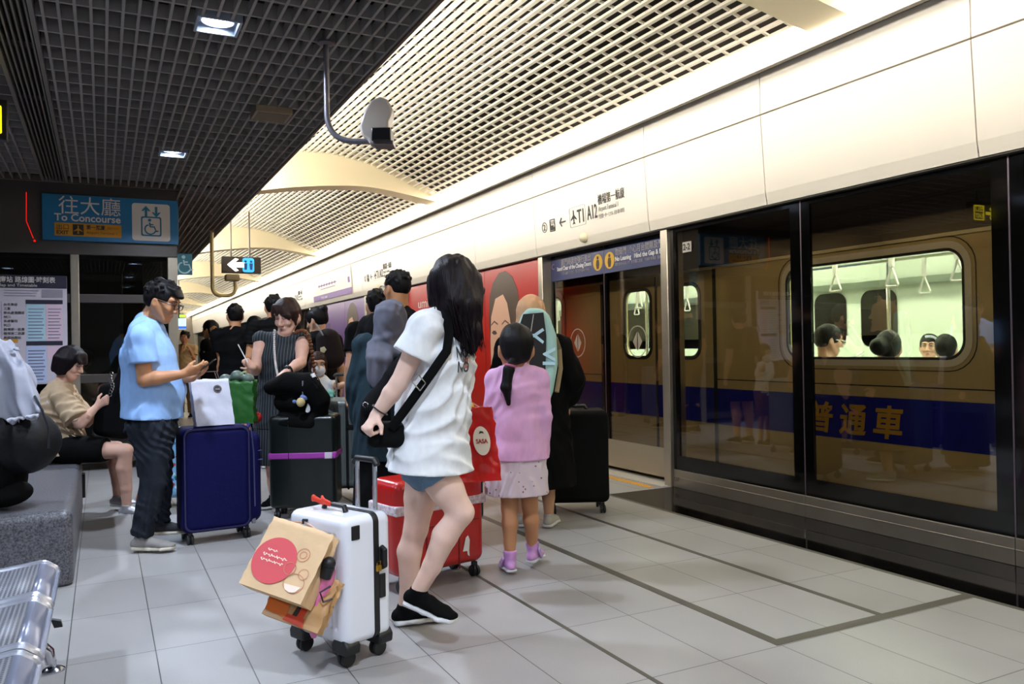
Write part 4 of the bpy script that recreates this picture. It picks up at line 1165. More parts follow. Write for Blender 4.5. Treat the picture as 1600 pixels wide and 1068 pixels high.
def crumpled(name, m, parent, o, ax, ay, az, w_, h_, d_, amp=.004, top=.85, seed=0, n=12, open_top=True):
    """paper or plastic bag: w_ along ax, h_ along ay (up), d_ along az; the mouth narrower in depth"""
    rg = np.random.RandomState(seed); b = MB(); o = np.asarray(o, float); ax, ay, az = unit(ax), unit(ay), unit(az)
    per = []
    for i in range(n): per.append((-.5+i/n, -.5))
    for i in range(n//2): per.append((.5, -.5+i/(n//2)))
    for i in range(n): per.append((.5-i/n, .5))
    for i in range(n//2): per.append((-.5, .5-i/(n//2)))
    k = len(per); V = []; rows = 14
    for j in range(rows+1):
        t = j/rows; dd = 1-(1-top)*t
        pinch = 1-.25*math.sin(math.pi*min(t*1.2, 1))*0
        for i, (u, v) in enumerate(per):
            fold = -.10*(1-abs(v)*2)*t*(1 if abs(u) == .5 else 0)*(1 if u > 0 else -1)
            jit = rg.normal(size=3)*amp*(0 if j == 0 else 1)
            V.append(o+ax*((u+fold)*w_)+ay*(t*h_)+az*(v*d_*dd)+jit)
    Fc = []
    for j in range(rows):
        for i in range(k): a, c = j*k+i, j*k+(i+1) % k; Fc.append((a, c, c+k, a+k))
    Fc.append(tuple(range(k-1, -1, -1)))
    if not open_top: Fc.append(tuple(rows*k+i for i in range(k)))
    b.add(V, Fc); ob = b.build(name, m, parent, True, ang=50)
    sm = ob.modifiers.new('thick', 'SOLIDIFY'); sm.thickness = .0015; sm.offset = 0
    return ob


dB = 2.95
c00, c10, c01, c11 = at(373, 910, dB+.03), at(470, 948-8, dB-.09), at(440, 828, dB+.10), at(500, 842, dB+.0)
c_b = at(425, 890, dB)
bx = unit(at(470, 942, 2.88)-at(373, 908, 2.96))          # along the bottom front edge
by = unit(at(500, 842, 2.98)-at(462, 935, 2.88))          # up the front face
bz = unit(np.cross(bx, by)); by = unit(np.cross(bz, bx))
fl_ = at(373, 910, 2.96)
PBW, PBH, PBD = .265, .27, .10
pb = thing('paper_bag', 'brown paper gift bag with a red printed disc hanging on the white suitcase', 'bag', fl_+bx*PBW/2)
cbag = fl_+bx*PBW/2-bz*PBD/2
crumpled('bag_body', M_kraft, pb, cbag, bx, by, bz, PBW, PBH, PBD, .0012, .55, 2)
ff = lambda x, y, off=.003: fl_+bx*x+by*y+bz*(off-.022*y/PBH*1.0)
tl_ = unit(by*PBH-bz*.022)
b = MB(); b.prism([(x, y) for x, y in [(.09+.088*math.cos(a), .115+.088*math.sin(a)) for a in np.linspace(0, 2*math.pi, 36, endpoint=False)]], ff(0, 0, .0035), bx, tl_, bz, .001); b.build('red_disc', M_ctr, pb, True, smooth=False)
b = MB()
for (x0_, y0_, n_, h_) in ((.035, .128, 66, .006), (.035, .108, 60, .005), (.045, .148, 26, .004)):
    b.tube([ff(x0_+.0016*i+.002*math.sin(i*1.3), y0_+h_*math.sin(i*.9)*(.5+.5*math.sin(i*.37)), .0055) for i in range(n_)], .0016, 5, flat=(bz, .3))
b.build('script_marks', M_pw, pb, True)
b = MB()
b.frame(circ(.026), circ(.024), ff(.19, .165, .004), bx, tl_, bz, .001); b.frame(circ(.014), circ(.012), ff(.19, .165, .004), bx, tl_, bz, .001)
b.frame(circ(.024), circ(.021), ff(.165, .105, .005), bx, tl_, bz, .001); b.frame([(x, y*.85) for x, y in circ(.042)], [(x, y*.85) for x, y in circ(.040)], ff(.205, .06, .004), bx, tl_, bz, .001)
b.frame(circ(.020), circ(.0185), ff(.225, .10, .004), bx, tl_, bz, .001)
b.build('printed_rings', mat('print_brick', '#c0765c', .6), pb, True, smooth=False)
b = MB(); b.prism([(-.034, -.012), (.034, -.008), (.022, -.03), (0, -.038), (-.024, -.032)], ff(.205, .062, .004), bx, tl_, bz, .001); b.build('printed_cup', M_pw, pb, True, smooth=False)
hk = wl_((.05, .125, .535))
for dz_ in (.0, -1.0):
    e0, e1 = cbag+by*PBH+bx*.05+bz*(PBD*.27*(1+2*dz_)), cbag+by*PBH-bx*.05+bz*(PBD*.27*(1+2*dz_)); top_ = hk
    b = MB(); P = [e0*(1-t)**2+2*t*(1-t)*(top_*1.5-.25*(e0+e1))+e1*t*t if False else (1-t)*(1-t)*e0+2*t*(1-t)*(2*top_-.5*(e0+e1))+t*t*e1 for t in np.linspace(0, 1, 15)]
    b.tube(P, .0035, 6); b.build('rope_handle', mat('rope_pink', '#d9b39b', .8), pb, True)
b = MB(); b.tube([wl_((.05, .116, .545)), wl_((.05, .135, .55)), wl_((.05, .14, .535))], .006, 8); b.build('bag_hook', M_black, wc, True)
# printed plastic bag behind and under the paper bag
o2 = fl_+bx*.20-by*.065-bz*.135
pb2 = thing('snack_bag', 'orange and brown printed snack bag behind the paper bag on the white suitcase', 'bag', o2)
crumpled('bag_body', mat('kraft_tan', '#b98f5f', .5, noise=.1, nscale=8), pb2, o2, bx, by, bz, .24, .2, .05, .003, .8, 5)
q = lambda x, y: o2+bx*x+by*y+bz*.0275
b = MB(); b.prism([(-.115, .02), (-.02, .012), (-.03, .10), (-.115, .10)], q(0, 0), bx, by, bz, .002); b.build('orange_print', mat('print_orange', '#d36a1c', .5), pb2, True, smooth=False)
b = MB(); b.prism([(-.03, .005), (.06, .0), (.05, .03), (-.02, .03)], q(0, 0)+bz*.001, bx, by, bz, .002); b.prism([(.02, .03), (.045, .03), (.055, .10), (.03, .10)], q(0, 0)+bz*.001, bx, by, bz, .002); b.build('red_print', mat('print_red', '#c83a14', .5), pb2, True, smooth=False)
b = MB(); b.prism([(-.0, .03), (.018, .03), (.028, .10), (.012, .10)], q(0, 0)+bz*.001, bx, by, bz, .002); b.build('dark_print', mat('print_dark', '#2e1712', .5), pb2, True, smooth=False)
# small pink cloth pouch / folded umbrella strapped to the front
p0, p1 = at(512, 893, 3.02), at(487, 968, 3.0)
um = thing('folded_umbrella', 'pink folded umbrella with a black grip hanging on the white suitcase', 'umbrella', p1)
S = SDF(.004); S.ecap(p0, p1, (.032, .026), (.026, .02), side=CR, k=.01); S.ell(p1-CU*.0-CR*.02, (.03, .02, .018), k=.015); S.ell(at(490, 985, 3.0), (.018, .016, .03), k=.012); S.wrinkle(.004, 90, p1-p0, 4); S.mesh('canopy', mat('umbrella_pink', '#d977a5', .45, noise=.15, nscale=30), um)
b = MB(); b.tube([at(508, 902, 3.0), at(513, 884, 3.0)], [.022, .026], 12); b.sphere(at(514, 880, 3.0), .026); b.build('grip', M_black, um, True)
b = MB(); b.tube([at(517, 915, 2.985), at(500, 925, 2.968), at(505, 940, 2.968), at(519, 935, 2.985)], .004, 6); b.build('strap', M_black, um, True)

# red case behind the walking woman
M_redc = mat('red_shell', '#b3120d', .3, coat=.3)
red = hardcase('suitcase', 'big glossy red suitcase standing behind the legs of the walking woman', (1.52, 4.0, 0), math.atan2(.10, .46), .55, .27, .56, M_redc, .03, .05, 0, res=.006)
b = MB(); b.box((-.28, -.138, .39), (.28, .138, .44)); b.build('patterned_belt', mat('belt_pale', '#cdbfc4', .6, noise=.35, nscale=70), red, bev=.008)
b = MB()
for x in (-.1, .1): b.box((x-.004, -.138, .07), (x+.004, -.134, .47))
b.box((-.23, -.138, .31), (.23, -.1345, .316)); b.build('shell_groove', mat('groove_red', '#6d0a08', .4), red)
b = MB(); b.prism([(0, 0), (.02, .07), (.035, .08), (.045, .055), (.04, .0)], (.12, -.139, .155), X, Z, -Y, .002); b.prism([(.028, 0), (.04, 0), (.042, -.03), (.03, -.02)], (.12, -.139, .155), X, Z, -Y, .002); b.build('sticker', M_white, red)
for x in (.05, .215):
    b = MB(); b.cyl((x, .02, .54), (x, .02, .985), .009, 12); b.build('handle_rod', M_rod, red)
b = MB(); b.tube([(.03, .02, .975), (.05, .02, .995), (.215, .02, .995), (.235, .02, .975)], .014, 10); b.build('handle_grip', M_black, red)
# red shop bag hanging from the handle of the red case
rb0, rb1 = at(728, 768, 4.0), at(766, 757, 4.0)
RB = thing('shopping_bag', 'shiny red shopping bag with a white oval label beside the girl in pink', 'bag', at(749, 752, 4.03))
ax_ = unit(np.array([.95, -.25, 0]))
oB = at(749, 752, 4.03); oB[2] = .562; upB = unit(np.array([-.10, .02, 1]))
crumpled('bag_body', mat('red_gloss', '#b81310', .22, coat=.4), RB, oB, ax_, upB, np.cross(ax_, upB), .20, .36, .13, .004, .45, 8, open_top=False)
nz = -np.cross(ax_, upB)
if nz @ CD > 0: nz = -nz
oF = oB+upB*.20+ax_*.025+nz*.060
b = MB(); b.prism([(.042*math.cos(a), .072*math.sin(a)) for a in np.linspace(0, 2*math.pi, 30, endpoint=False)], oF, ax_, upB, nz, .003); b.build('oval_label', mat('label_cream', '#eadfce', .5), RB, True, smooth=False)
text('SASA', 'lettering', mat('label_red', '#a5372d', .5), oF-upB*.012+nz*.004, ax_, upB, .03, RB, align='CENTER', fit=.06, bold=.001)
b = MB(); b.prism([(-.012, 0), (-.004, .014), (.01, .012), (.014, 0), (.004, .004)], oF+upB*.035+nz*.0035, ax_, upB, nz, .001); b.build('label_mark', M_ink, RB, True)
hook = (np.array(wmat(red)) @ np.array([.13, .02, .99, 1]))[:3]
for s_ in (-1, 1):
    e0, e1 = oB+upB*.355-ax_*.06+nz*.02*s_, oB+upB*.355+ax_*.05+nz*.02*s_
    b = MB(); b.tube([e0, hook-ax_*.03+Z*.004-nz*.01, hook+Z*.02, hook+ax_*.03+Z*.004-nz*.01, e1], .005, 6, flat=(nz, .5)); b.build('bag_strap', mat('strap_red', '#8d0f0d', .4), RB, True)
S = SDF(.005); S.ell(oB+upB*.36-ax_*.03, (.05, .04, .035)); S.wrinkle(.004, 60, X, 2); tag(S.mesh('yellow_wrapper', mat('wrapper_yellow', '#e8cf16', .4)), 'yellow wrapper peeking out of the red shopping bag', 'package')

# navy soft case with a white paper bag on it
M_nv = mat('navy_fabric', '#090a42', .7, noise=.12, nscale=90, bump=.2, bscale=300, spec=.15)
nv = thing('suitcase', 'tall navy fabric suitcase with a white paper bag on top', 'suitcase', (.66, 5.62, 0), R(4))
S = SDF(.006); S.box((-.02, 0, .405), (.215, .14, .335), rnd=.05); S.box((.16, .03, .39), (.11, .14, .30), rnd=.06, k=.02); S.wrinkle(.002, 20, Z, 1); S.mesh('shell', M_nv, nv, False)
b = MB(); b.frame(rrect(.405, .65, .05, 6), rrect(.385, .63, .045, 6), (-.02, -.143, .41), X, Z, Y, .010); b.build('piping', mat('navy_piping', '#1a1a48', .5), nv)
b = MB(); b.box((.245, -.1, .50), (.275, .12, .505)); b.box((.245, -.1, .56), (.272, .12, .565)); b.tube([(.20, -.11, .72), (.215, -.11, .55), (.218, -.11, .2)], .005, 6); b.build('zip_line', mat('zip_grey', '#54567e', .4, .4), nv)
b = MB(); b.box((.20, -.1, .085), (.225, -.08, .17)); b.build('foot_clip', mat('clip_grey', '#8f909c', .3, .6), nv, bev=.004)
b = MB(); b.tube([(.19, -.02, .70), (.21, -.02, .735), (.21, .12, .735), (.19, .12, .70)], .012, 8); b.build('carry_handle', mat('handle_violet', '#2b2b70', .4), nv)
for sx in (-1, 1):
    for sy in (-1, 1): caster((-.01+sx*.175, sy*.10, 0), .032, nv)
M_paper = mat('white_paper', '#cfd2e2', .6, bump=.3, bscale=18)
oW = np.array([.645, 5.58, .745]); axw = unit(np.array([.99, .1, 0])); upW = unit(np.array([-.10, .03, 1]))
WB = thing('paper_bag', 'white paper carrier bag with a round black stamp on the navy suitcase', 'bag', oW)
crumpled('bag_body', M_paper, WB, oW, axw, upW, np.cross(axw, upW), .235, .30, .11, .002, .6, 11)
b = MB(); st = oW+upW*.24+axw*.045-unit(np.cross(upW, axw))*-.0
nW = np.cross(axw, upW); nW = -nW if nW @ CD > 0 else nW
st = oW+upW*.235+axw*.04+nW*.0405
b.prism(circ(.026), st, axw, upW, nW, .002); b.build('round_stamp', M_ink, WB, True, smooth=False)
b = MB(); b.frame(circ(.022), circ(.020), st+nW*.003, axw, upW, nW, .001)
for dx in (-.011, -.004, .004, .011): b.prism([(dx-.002, -.007), (dx+.002, -.007), (dx+.002, .007), (dx-.002, .007)], st+nW*.003, axw, upW, nW, .001)
b.build('stamp_print', mat('stamp_grey', '#a7a8b2', .5), WB, True, smooth=False)
for s in (-.045, .045):
    e = oW+upW*.30+nW*s*.7; b = MB(); b.tube([e-axw*.06, e-axw*.05+upW*.05, e+axw*.05+upW*.05, e+axw*.06], .003, 6); b.build('rope_handle', mat('rope_brown', '#6d5a55', .8), WB, True)

# dark green case with magenta belt
gn = hardcase('suitcase', 'dark green hard suitcase with a magenta luggage belt', (1.335, 6.02, 0), math.atan2(5.85-6.15, .42)+R(12), .48, .29, .75, mat('green_shell', '#0d1614', .3, coat=.15), .03, .035, 0, res=.006)
b = MB(); b.box((-.243, -.148, .435), (.243, .148, .485)); b.build('luggage_belt', mat('belt_magenta', '#a03aa3', .6, noise=.08, nscale=60), gn, bev=.01)
b = MB(); b.box((.16, -.152, .437), (.215, -.146, .483)); b.build('belt_buckle', mat('belt_white', '#d9c8d9', .5), gn, bev=.003)
b = MB(); b.box((-.1, -.149, .10), (-.094, -.144, .71)); b.build('shell_seam', M_black, gn)
# grey ribbed case
M_gy = mat('grey_shell', '#7b8482', .35, .25)
gy = hardcase('suitcase', 'grey-green ribbed suitcase with raised handle behind the dark green one', (1.83, 6.66, 0), R(-20), .58, .32, .82, M_gy, .03, .05, 16, res=.006, handle=(.10, 1.0, .1), ribdepth=.006)
b = MB(); b.frame(rrect(.33, .76, .05, 6), rrect(.31, .74, .045, 6), (-.0, .0, .45), Y, Z, X, .012); b.build('frame_seam', M_black, gy)
b = MB(); b.box((-.008, -.17, .10), (.008, -.158, .80)); b.build('front_seam', M_black, gy)
b = MB(); b.box((.0, -.175, .58), (.07, -.158, .605)); b.build('latch', M_black, gy, bev=.003)
# big black case at right
bk = hardcase('suitcase', 'large black suitcase standing beside the woman with the racket bag', (3.12, 5.13, 0), math.atan2(-.2, .33)+R(6), .46, .30, .75, mat('black_case', '#060607', .75, spec=.15), .03, .045, 0, res=.006, soft=.0015)
b = MB(); b.tube([(-.09, .0, .745), (-.07, .0, .775), (.07, 0, .775), (.09, 0, .745)], .014, 8); b.build('top_handle', M_black, bk)
b = MB(); b.cyl((-.10, .11, .73), (-.10, .11, .92), .008, 8); b.build('handle_rod', M_rod, bk)
b = MB(); b.cyl((.02, .11, .73), (.02, .11, .92), .008, 8); b.build('handle_rod', M_rod, bk)
b = MB(); b.tube([(-.12, .11, .915), (-.10, .11, .93), (.02, .11, .93), (.04, .11, .915)], .013, 8); b.build('handle_grip', M_black, bk)
# dark blue case between the women
db = hardcase('suitcase', 'dark blue suitcase partly hidden behind the girl in pink', (2.08, 5.0, 0), R(-8), .36, .26, .79, mat('blue_shell', '#16304d', .35), .03, .04, 0, res=.007)
S = SDF(.006); p = np.array([2.03, 4.97, .815]); S.ell(p, (.05, .04, .03)); S.ell(p+np.array([.04, 0, .02]), (.04, .03, .03)); S.wrinkle(.004, 70, X, 6); tag(S.mesh('toy_bundle', mat('bundle_blue', '#3f77b8', .5, noise=.3, nscale=20)), 'small blue bundle lying on the dark blue suitcase', 'bundle')
# child's pale blue case
kd = hardcase('suitcase', 'small pale blue printed suitcase behind the legs of the man in blue', (.50, 6.98, 0), R(80), .30, .22, .62, mat('kid_blue', '#7fb4dc', .35, noise=.15, nscale=6), .03, .06, 0, res=.006)
rgk = np.random.RandomState(5); cols = [mat('dot_green', '#2f8f4e', .5), mat('dot_yellow', '#cfc25a', .5), mat('dot_navy', '#2b5ea3', .5), mat('dot_white', '#dfe8f2', .5), mat('dot_red', '#c23b3b', .5)]
for ci, m_ in enumerate(cols):
    b = MB()
    for i in range(7): b.prism(circ(.012+.012*rgk.rand(), 12), (rgk.uniform(-.11, .11), .1105, rgk.uniform(.14, .56)), X, Z, Y, .002); b.prism(circ(.012+.01*rgk.rand(), 12), (rgk.uniform(-.11, .11), -.1125, rgk.uniform(.14, .56)), X, Z, Y, .002); b.prism(circ(.012, 12), (-.1525, rgk.uniform(-.06, .06), rgk.uniform(.14, .56)), Y, Z, X, .002)
    o_ = b.build('printed_spots', m_, kd, smooth=False); o_['kind'] = 'stuff'
# grey case far back by the man in black
fb_ = hardcase('suitcase', 'small grey suitcase far back beside the man in the black T-shirt', (1.22, 10.2, 0), R(20), .40, .25, .88, mat('far_grey_shell', '#6f7076', .4, .3), .03, .04, 0, res=.01)

# green carrier bag held by the woman in stripes
gB = at(373, 660, 5.75); axg = unit(CR+CD*.1); upg = unit(np.array([0, .0, 1]))
GB = thing('shopping_bag', 'full green carrier bag hanging from the hand of the woman in stripes', 'bag', gB)
crumpled('bag_body', mat('green_bag', '#1f5a1c', .4, noise=.1, nscale=6), GB, gB, axg, upg, np.cross(axg, upg), .235, .30, .14, .004, .75, 21)
S = SDF(.006)
for (u, v, r) in ((352, 592, .04), (370, 588, .045), (388, 592, .04)): S.ell(at(u, v, 5.75), (r, r, r*.9))
S.wrinkle(.004, 60, X, 2); S.mesh('bag_contents', mat('contents_grey', '#56695f', .4, noise=.3, nscale=14), GB)
for s in (-1, 1):
    b = MB(); b.tube([gB+upg*.30+axg*.08*s, at(383, 580, 5.72)], .008, 6, flat=(CD, .4)); b.build('bag_strap', mat('strap_pale', '#9fb08a', .6), GB, True)
# red cloth bag below it
S = SDF(.006); S.ell(at(396, 652, 5.9), (.06, .05, .045)); S.wrinkle(.004, 50, Z, 2); S.ecap(at(396, 645, 5.9), at(392, 615, 5.9), .006, k=.01)
tag(S.mesh('cloth_bag', mat('cloth_red', '#b01a14', .7)), 'small red cloth bag hanging behind the green carrier bag', 'bag')

# ------------------------------------------------------------------ granite bench and steel seats at the left
M_gran = mat('bench_granite', '#56565c', .4, noise=.75, nscale=110, bump=.1, bscale=140)
S = SDF(.012); S.box((-1.25, 6.03, .19), (1.10, 1.17, .21), rnd=.05); S.cut((0, 0, .002), -Z)
tag(S.mesh('granite_bench', M_gran), 'speckled grey granite block bench the woman in beige sits on', 'bench')
b = MB(); b.box((-.155, 7.02, .12), (-.13, 7.14, .30)); tag(b.build('bench_bracket', M_black, bev=.004), 'small black bracket on the far end of the granite bench', 'bracket')
M_seat = mat('seat_steel', '#9298ae', .28, .6)


def perforated():
    m = mat('seat_perforated', '#9ea2ac', .5, .2); nt = m.node_tree; b = nt.nodes['Principled BSDF']
    tc = nt.nodes.new('ShaderNodeTexCoord'); vo_ = nt.nodes.new('ShaderNodeTexVoronoi'); vo_.voronoi_dimensions = '2D'; vo_.inputs['Scale'].default_value = 72; vo_.inputs['Randomness'].default_value = 0
    nt.links.new(tc.outputs['Object'], vo_.inputs['Vector'])
    cmp_ = nt.nodes.new('ShaderNodeMath'); cmp_.operation = 'GREATER_THAN'; cmp_.inputs[1].default_value = .34; nt.links.new(vo_.outputs['Distance'], cmp_.inputs[0])
    mx = nt.nodes.new('ShaderNodeMixRGB'); mx.inputs[1].default_value = (.01, .01, .012, 1); mx.inputs[2].default_value = (.20, .21, .25, 1); nt.links.new(cmp_.outputs[0], mx.inputs[0]); nt.links.new(mx.outputs[0], b.inputs['Base Color'])
    mm = nt.nodes.new('ShaderNodeMath'); mm.operation = 'MULTIPLY'; mm.inputs[1].default_value = .25; nt.links.new(cmp_.outputs[0], mm.inputs[0]); nt.links.new(mm.outputs[0], b.inputs['Metallic'])
    return m


M_perf = perforated()
bs_ = thing('beam_seating', 'polished steel perforated seats on a beam in the left corner', 'seat', (-.5, 2.9, 0))
prof = [(-.72, .415), (-.60, .395), (-.45, .395), (-.30, .41), (-.222, .42), (-.205, .417), (-.175, .395), (-.165, .375)]
for i, (y0, y1) in enumerate(((3.13, 3.62), (2.60, 3.09), (2.07, 2.56), (1.54, 2.03))):
    def sheet(pts, nm, m, inset=0.0):
        b = MB(); n = len(pts); V = []; Fc = []
        for (x, z) in pts: V += [(x, y0+inset, z), (x, y1-inset, z)]
        for k in range(n-1): Fc.append((2*k, 2*k+1, 2*k+3, 2*k+2))
        b.add(V, Fc); o = b.build(nm, m, bs_, True, ang=25); so_ = o.modifiers.new('thick', 'SOLIDIFY'); so_.thickness = .008; so_.offset = -1; return o
    sheet(prof[:5], 'seat_pan', M_perf, .02); sheet(prof[4:], 'seat_lip', M_seat)
    b = MB()
    for y in (y0+.012, y1-.012): b.tube([(x, y, z-.002) for x, z in prof], .013, 8)
    b.tube([(prof[-1][0], y0+.012, prof[-1][1]), (prof[-1][0], y1-.012, prof[-1][1])], .010, 8)
    b.build('seat_frame', mat('frame_steel', '#b9bdca', .22, .7), bs_, True)
    sheet([(-.72, .405), (-.80, .46), (-.86, .75), (-.87, .82)], 'backrest', M_perf)
b = MB(); b.box((-.52, 1.4, .28), (-.44, 3.75, .35)); b.build('beam', M_black, bs_, True, bev=.006)
for y in (3.60, 1.9):
    b = MB(); b.tube([(-.48, y, .32), (-.40, y, .29), (-.30, y, .17), (-.235, y, .11), (-.20, y, .075), (-.192, y, .03)], [.024, .026, .026, .025, .022, .019], 14, flat=(Y, .9)); b.tube([(-.48, y, .32), (-.60, y, .28), (-.76, y, .12), (-.80, y, .03)], .024, 12); b.build('leg', M_chrome, bs_, True)
    for x in (-.185, -.80):
        b = MB(); b.lathe([(.042, 0), (.042, .006), (.03, .014), (.012, .02), (.012, .04)], (x, y, 0), (0, 0, 1), 20); b.build('foot', M_chrome, bs_, True)
b = MB(); b.prism([(0, 0), (.03, -.01), (.035, -.03), (.01, -.03)], (-.165, 3.10, .34), X, Z, Y, .02); b.build('lip_clip', M_black, bs_, True)

# ------------------------------------------------------------------ people
def skin(name, col): return mat(name, col, .5, noise=.05, nscale=14, sss=.05, spec=.35)


SK_PALE = skin('skin_pale', '#e3bfae'); SK_MID = skin('skin_mid', '#cf9f7f'); SK_TAN = skin('skin_tan', '#b98560'); SK_PINK = skin('skin_rosy', '#dcae9a')
M_hair = mat('hair_black', '#0b090c', .5, noise=.4, nscale=60, bump=.35, bscale=160, stretch=(1, 1, .08), spec=.2)
M_hairb = mat('hair_brown', '#2e1c18', .5, noise=.4, nscale=60, bump=.35, bscale=160, stretch=(1, 1, .08), spec=.2)
M_hairp = mat('hair_plum', '#10060c', .5, noise=.4, nscale=60, bump=.35, bscale=160, stretch=(1, 1, .08), spec=.2)
M_lip = mat('lip', '#b0746a', .45); M_eyew = mat('eye_white', '#d9d4cf', .3); M_iris = mat('eye_dark', '#160f0c', .2); M_brow = mat('brow', '#1d1512', .7)
M_lens = glass_mat('spectacle_lens', (.9, .92, .92), 1.3)
H2 = lambda a, b: unit(np.array([*(a*CR+b*CD)[:2], 0]))          # horizontal direction: a to the photo's right, b away


class Body:
    def __init__(s, u, d, H, fwd, sk, label, joints=None, g=1.0, hf=None, hu=None, female=False, res=.008, name='person', gp=None, hs=None, cat='person'):
        s.s = H/1.70; s.H = H; s.f = unit(fwd); s.r = unit(np.cross(s.f, Z)); s.sk = sk; s.g = g; s.res = res; s.fem = female; s.d = d
        if gp is None: gp = at(u, 534, d)
        s.gp = np.array([gp[0], gp[1], 0.0])
        L = lambda x, y, z: s.gp+(s.r*x+s.f*y)*s.s+Z*z*s.s
        sw = .165 if female else .185
        J = dict(pelvis=L(0, 0, .93), waist=L(0, .01, 1.06), chest=L(0, .01, 1.26), neckb=L(0, -.01, 1.43), head=L(0, .025, 1.585),
                 shR=L(sw, -.01, 1.385), shL=L(-sw, -.01, 1.385), elR=L(sw+.05, -.03, 1.10), elL=L(-sw-.05, -.03, 1.10), wrR=L(sw+.06, .04, .86), wrL=L(-sw-.06, .04, .86),
                 hipR=L(.09, 0, .88), hipL=L(-.09, 0, .88), knR=L(.095, .02, .48), knL=L(-.095, .02, .48), anR=L(.10, -.02, .085), anL=L(-.10, -.02, .085))
        if joints:
            for k, v in joints.items(): J[k] = at(v[0], v[1], d+(v[2] if len(v) > 2 else 0)) if not isinstance(v, np.ndarray) else v
        s.J = J
        s.hf = unit(hf if hf is not None else s.f); hu = Z if hu is None else np.asarray(hu, float); s.hu = orth(hu, s.hf); s.hr = np.cross(s.hf, s.hu)
        s.hs = (hs or 1.0)*(.95+.05*s.s) if H > 1.4 else (hs or 1.0)*(.80+.12*s.s)
        s.hands = {}
        s.t = thing(name, label, cat, s.gp)

    def hp(s, x, y, z):
        """point of the head: x to the person's right, y forwards, z up"""
        return s.J['head']+(s.hr*x+s.hf*y+s.hu*z)*s.hs

    def hand(s, side, d, n, curl=35, spread=1.0, thumb=(.55, .6, .35)):
        """d = direction of the fingers, n = where the palm faces"""
        s.hands[side] = (unit(d), orth(n, d), curl, spread, thumb)

    def _hand(s, S, side):
        w_ = s.J['wr'+side]; d, n, curl, spread, th = s.hands[side]; k = s.s*.97 if s.H > 1.45 else s.s*1.0
        t = np.cross(d, n)*(1 if side == 'R' else -1)
        t = -t if False else t
        # thumb side: right hand with palm n and fingers d has its thumb along d x n
        f = .0 if s.res < .0065 else .0012
        S.ecap(w_+d*.012*k, w_+d*.072*k, (.029*k, .0165*k), (.036*k, .0135*k), side=t, k=.014)
        for i, (o, ln, b0) in enumerate(((.029, .070, .082), (.0095, .078, .088), (-.0095, .072, .085), (-.028, .056, .077))):
            p = w_+(d*b0+t*o*spread-n*.000)*k; a = 0.0; dirv = d
            for j, fr in enumerate((.45, .30, .25)):
                a += R(curl*(1.0, 1.1, .8)[j]*(1+.06*i)); dv = d*math.cos(a)+n*math.sin(a)
                q = p+dv*ln*fr*k; r = (.0088-.0009*j+f)*k; S.ecap(p, q, r, r*.92, k=.004 if j else .010); p = q
        p = w_+(d*.022+t*.024+n*.004)*k; tv = unit(d*th[0]+t*th[1]+n*th[2]); q = p+tv*.042*k; S.ecap(p, q, (.0125+f)*k, (.0105+f)*k, k=.012)
        tv = unit(d*(th[0]+.35)+t*th[1]*.35+n*(th[2]+.15)); S.ecap(q, q+tv*.034*k, (.0103+f)*k, (.0085+f)*k, k=.005)

    def build_body(s, feet=True, legs=True, ear=True):
        J, k, g = s.J, s.s, s.g; S = SDF(s.res); r = s.r
        S.ecap(J['pelvis']-Z*.03*k, J['waist'], (.155*k*g, .115*k*g), (.125*k*g, .098*k*g), side=r, k=.03)
        S.ecap(J['waist'], J['chest'], (.125*k*g, .098*k*g), (.148*k*g, .108*k*g), side=r, k=.03)
        S.ecap(J['chest'], .5*(J['neckb']+J['chest'])+.25*(J['neckb']-J['chest']), (.148*k*g, .108*k*g), (.115*k*g, .075*k*g), side=r, k=.03)
        nk = s.hp(0, -.02, -.055); nr = (.050 if s.fem else .058)*k
        S.ecap(J['neckb']-unit(nk-J['neckb'])*.03, nk, nr*1.12, nr, k=.03)
        for q in 'RL':
            sh, el, wr = J['sh'+q], J['el'+q], J['wr'+q]
            S.ecap(J['neckb']-Z*.02*k, sh, .045*k, .052*k*g, k=.03)
            m = sh+(el-sh)*.45
            S.chain([sh, m, el], [.052*k*g, .046*k*g, .037*k*g], k=.02)
            fm = el+(wr-el)*.3
            S.chain([el, fm, wr], [.037*k*g, .039*k*g, .026*k], k=.015)
            if q in s.hands: s._hand(S, q)
            else:
                S.ecap(wr, wr+unit(wr-el)*.09*k, .026*k, .03*k, k=.01)
            if legs:
                hi, kn, an = J['hip'+q], J['kn'+q], J['an'+q]
                S.chain([hi, hi+(kn-hi)*.5, kn], [.088*k*g, .074*k*g, .054*k*g], k=.03)
                bk = orth(-s.f, an-kn) if True else 0
                cm = kn+(an-kn)*.30+bk*.016*k
                S.chain([kn, cm, kn+(an-kn)*.68, an], [.052*k*g, .056*k*g, .042*k*g, .035*k], k=.02)
        # head
        a = s.hs; M = [s.hr, s.hf, s.hu]; hp = s.hp
        S.ell(hp(0, -.012, .030), (.074*a, .092*a, .088*a), M, k=.03)
        S.ecap(hp(0, .025, -.005), hp(0, .060, -.088), (.064*a, .060*a), (.027*a, .028*a), side=s.hr, k=.03)
        for x in (-1, 1):
            S.ecap(hp(.058*x, .0, -.03), hp(.028*x, .058, -.085), .022*a, .016*a, k=.03)
            S.ell(hp(.040*x, .066, -.020), (.020*a, .018*a, .020*a), M, k=.02)
            if ear: S.ell(hp(.085*x, -.008, -.004), (.011*a, .019*a, .032*a), M, k=.008); S.ell(hp(.094*x, -.002, -.002), (.006*a, .009*a, .016*a), M, k=.006, op='sub')
        S.ell(hp(0, .070, .045), (.052*a, .022*a, .022*a), M, k=.02)
        for x in (-1, 1): S.ell(hp(.031*x, .098, .016), (.019*a, .013*a, .011*a), M, k=.012, op='sub')
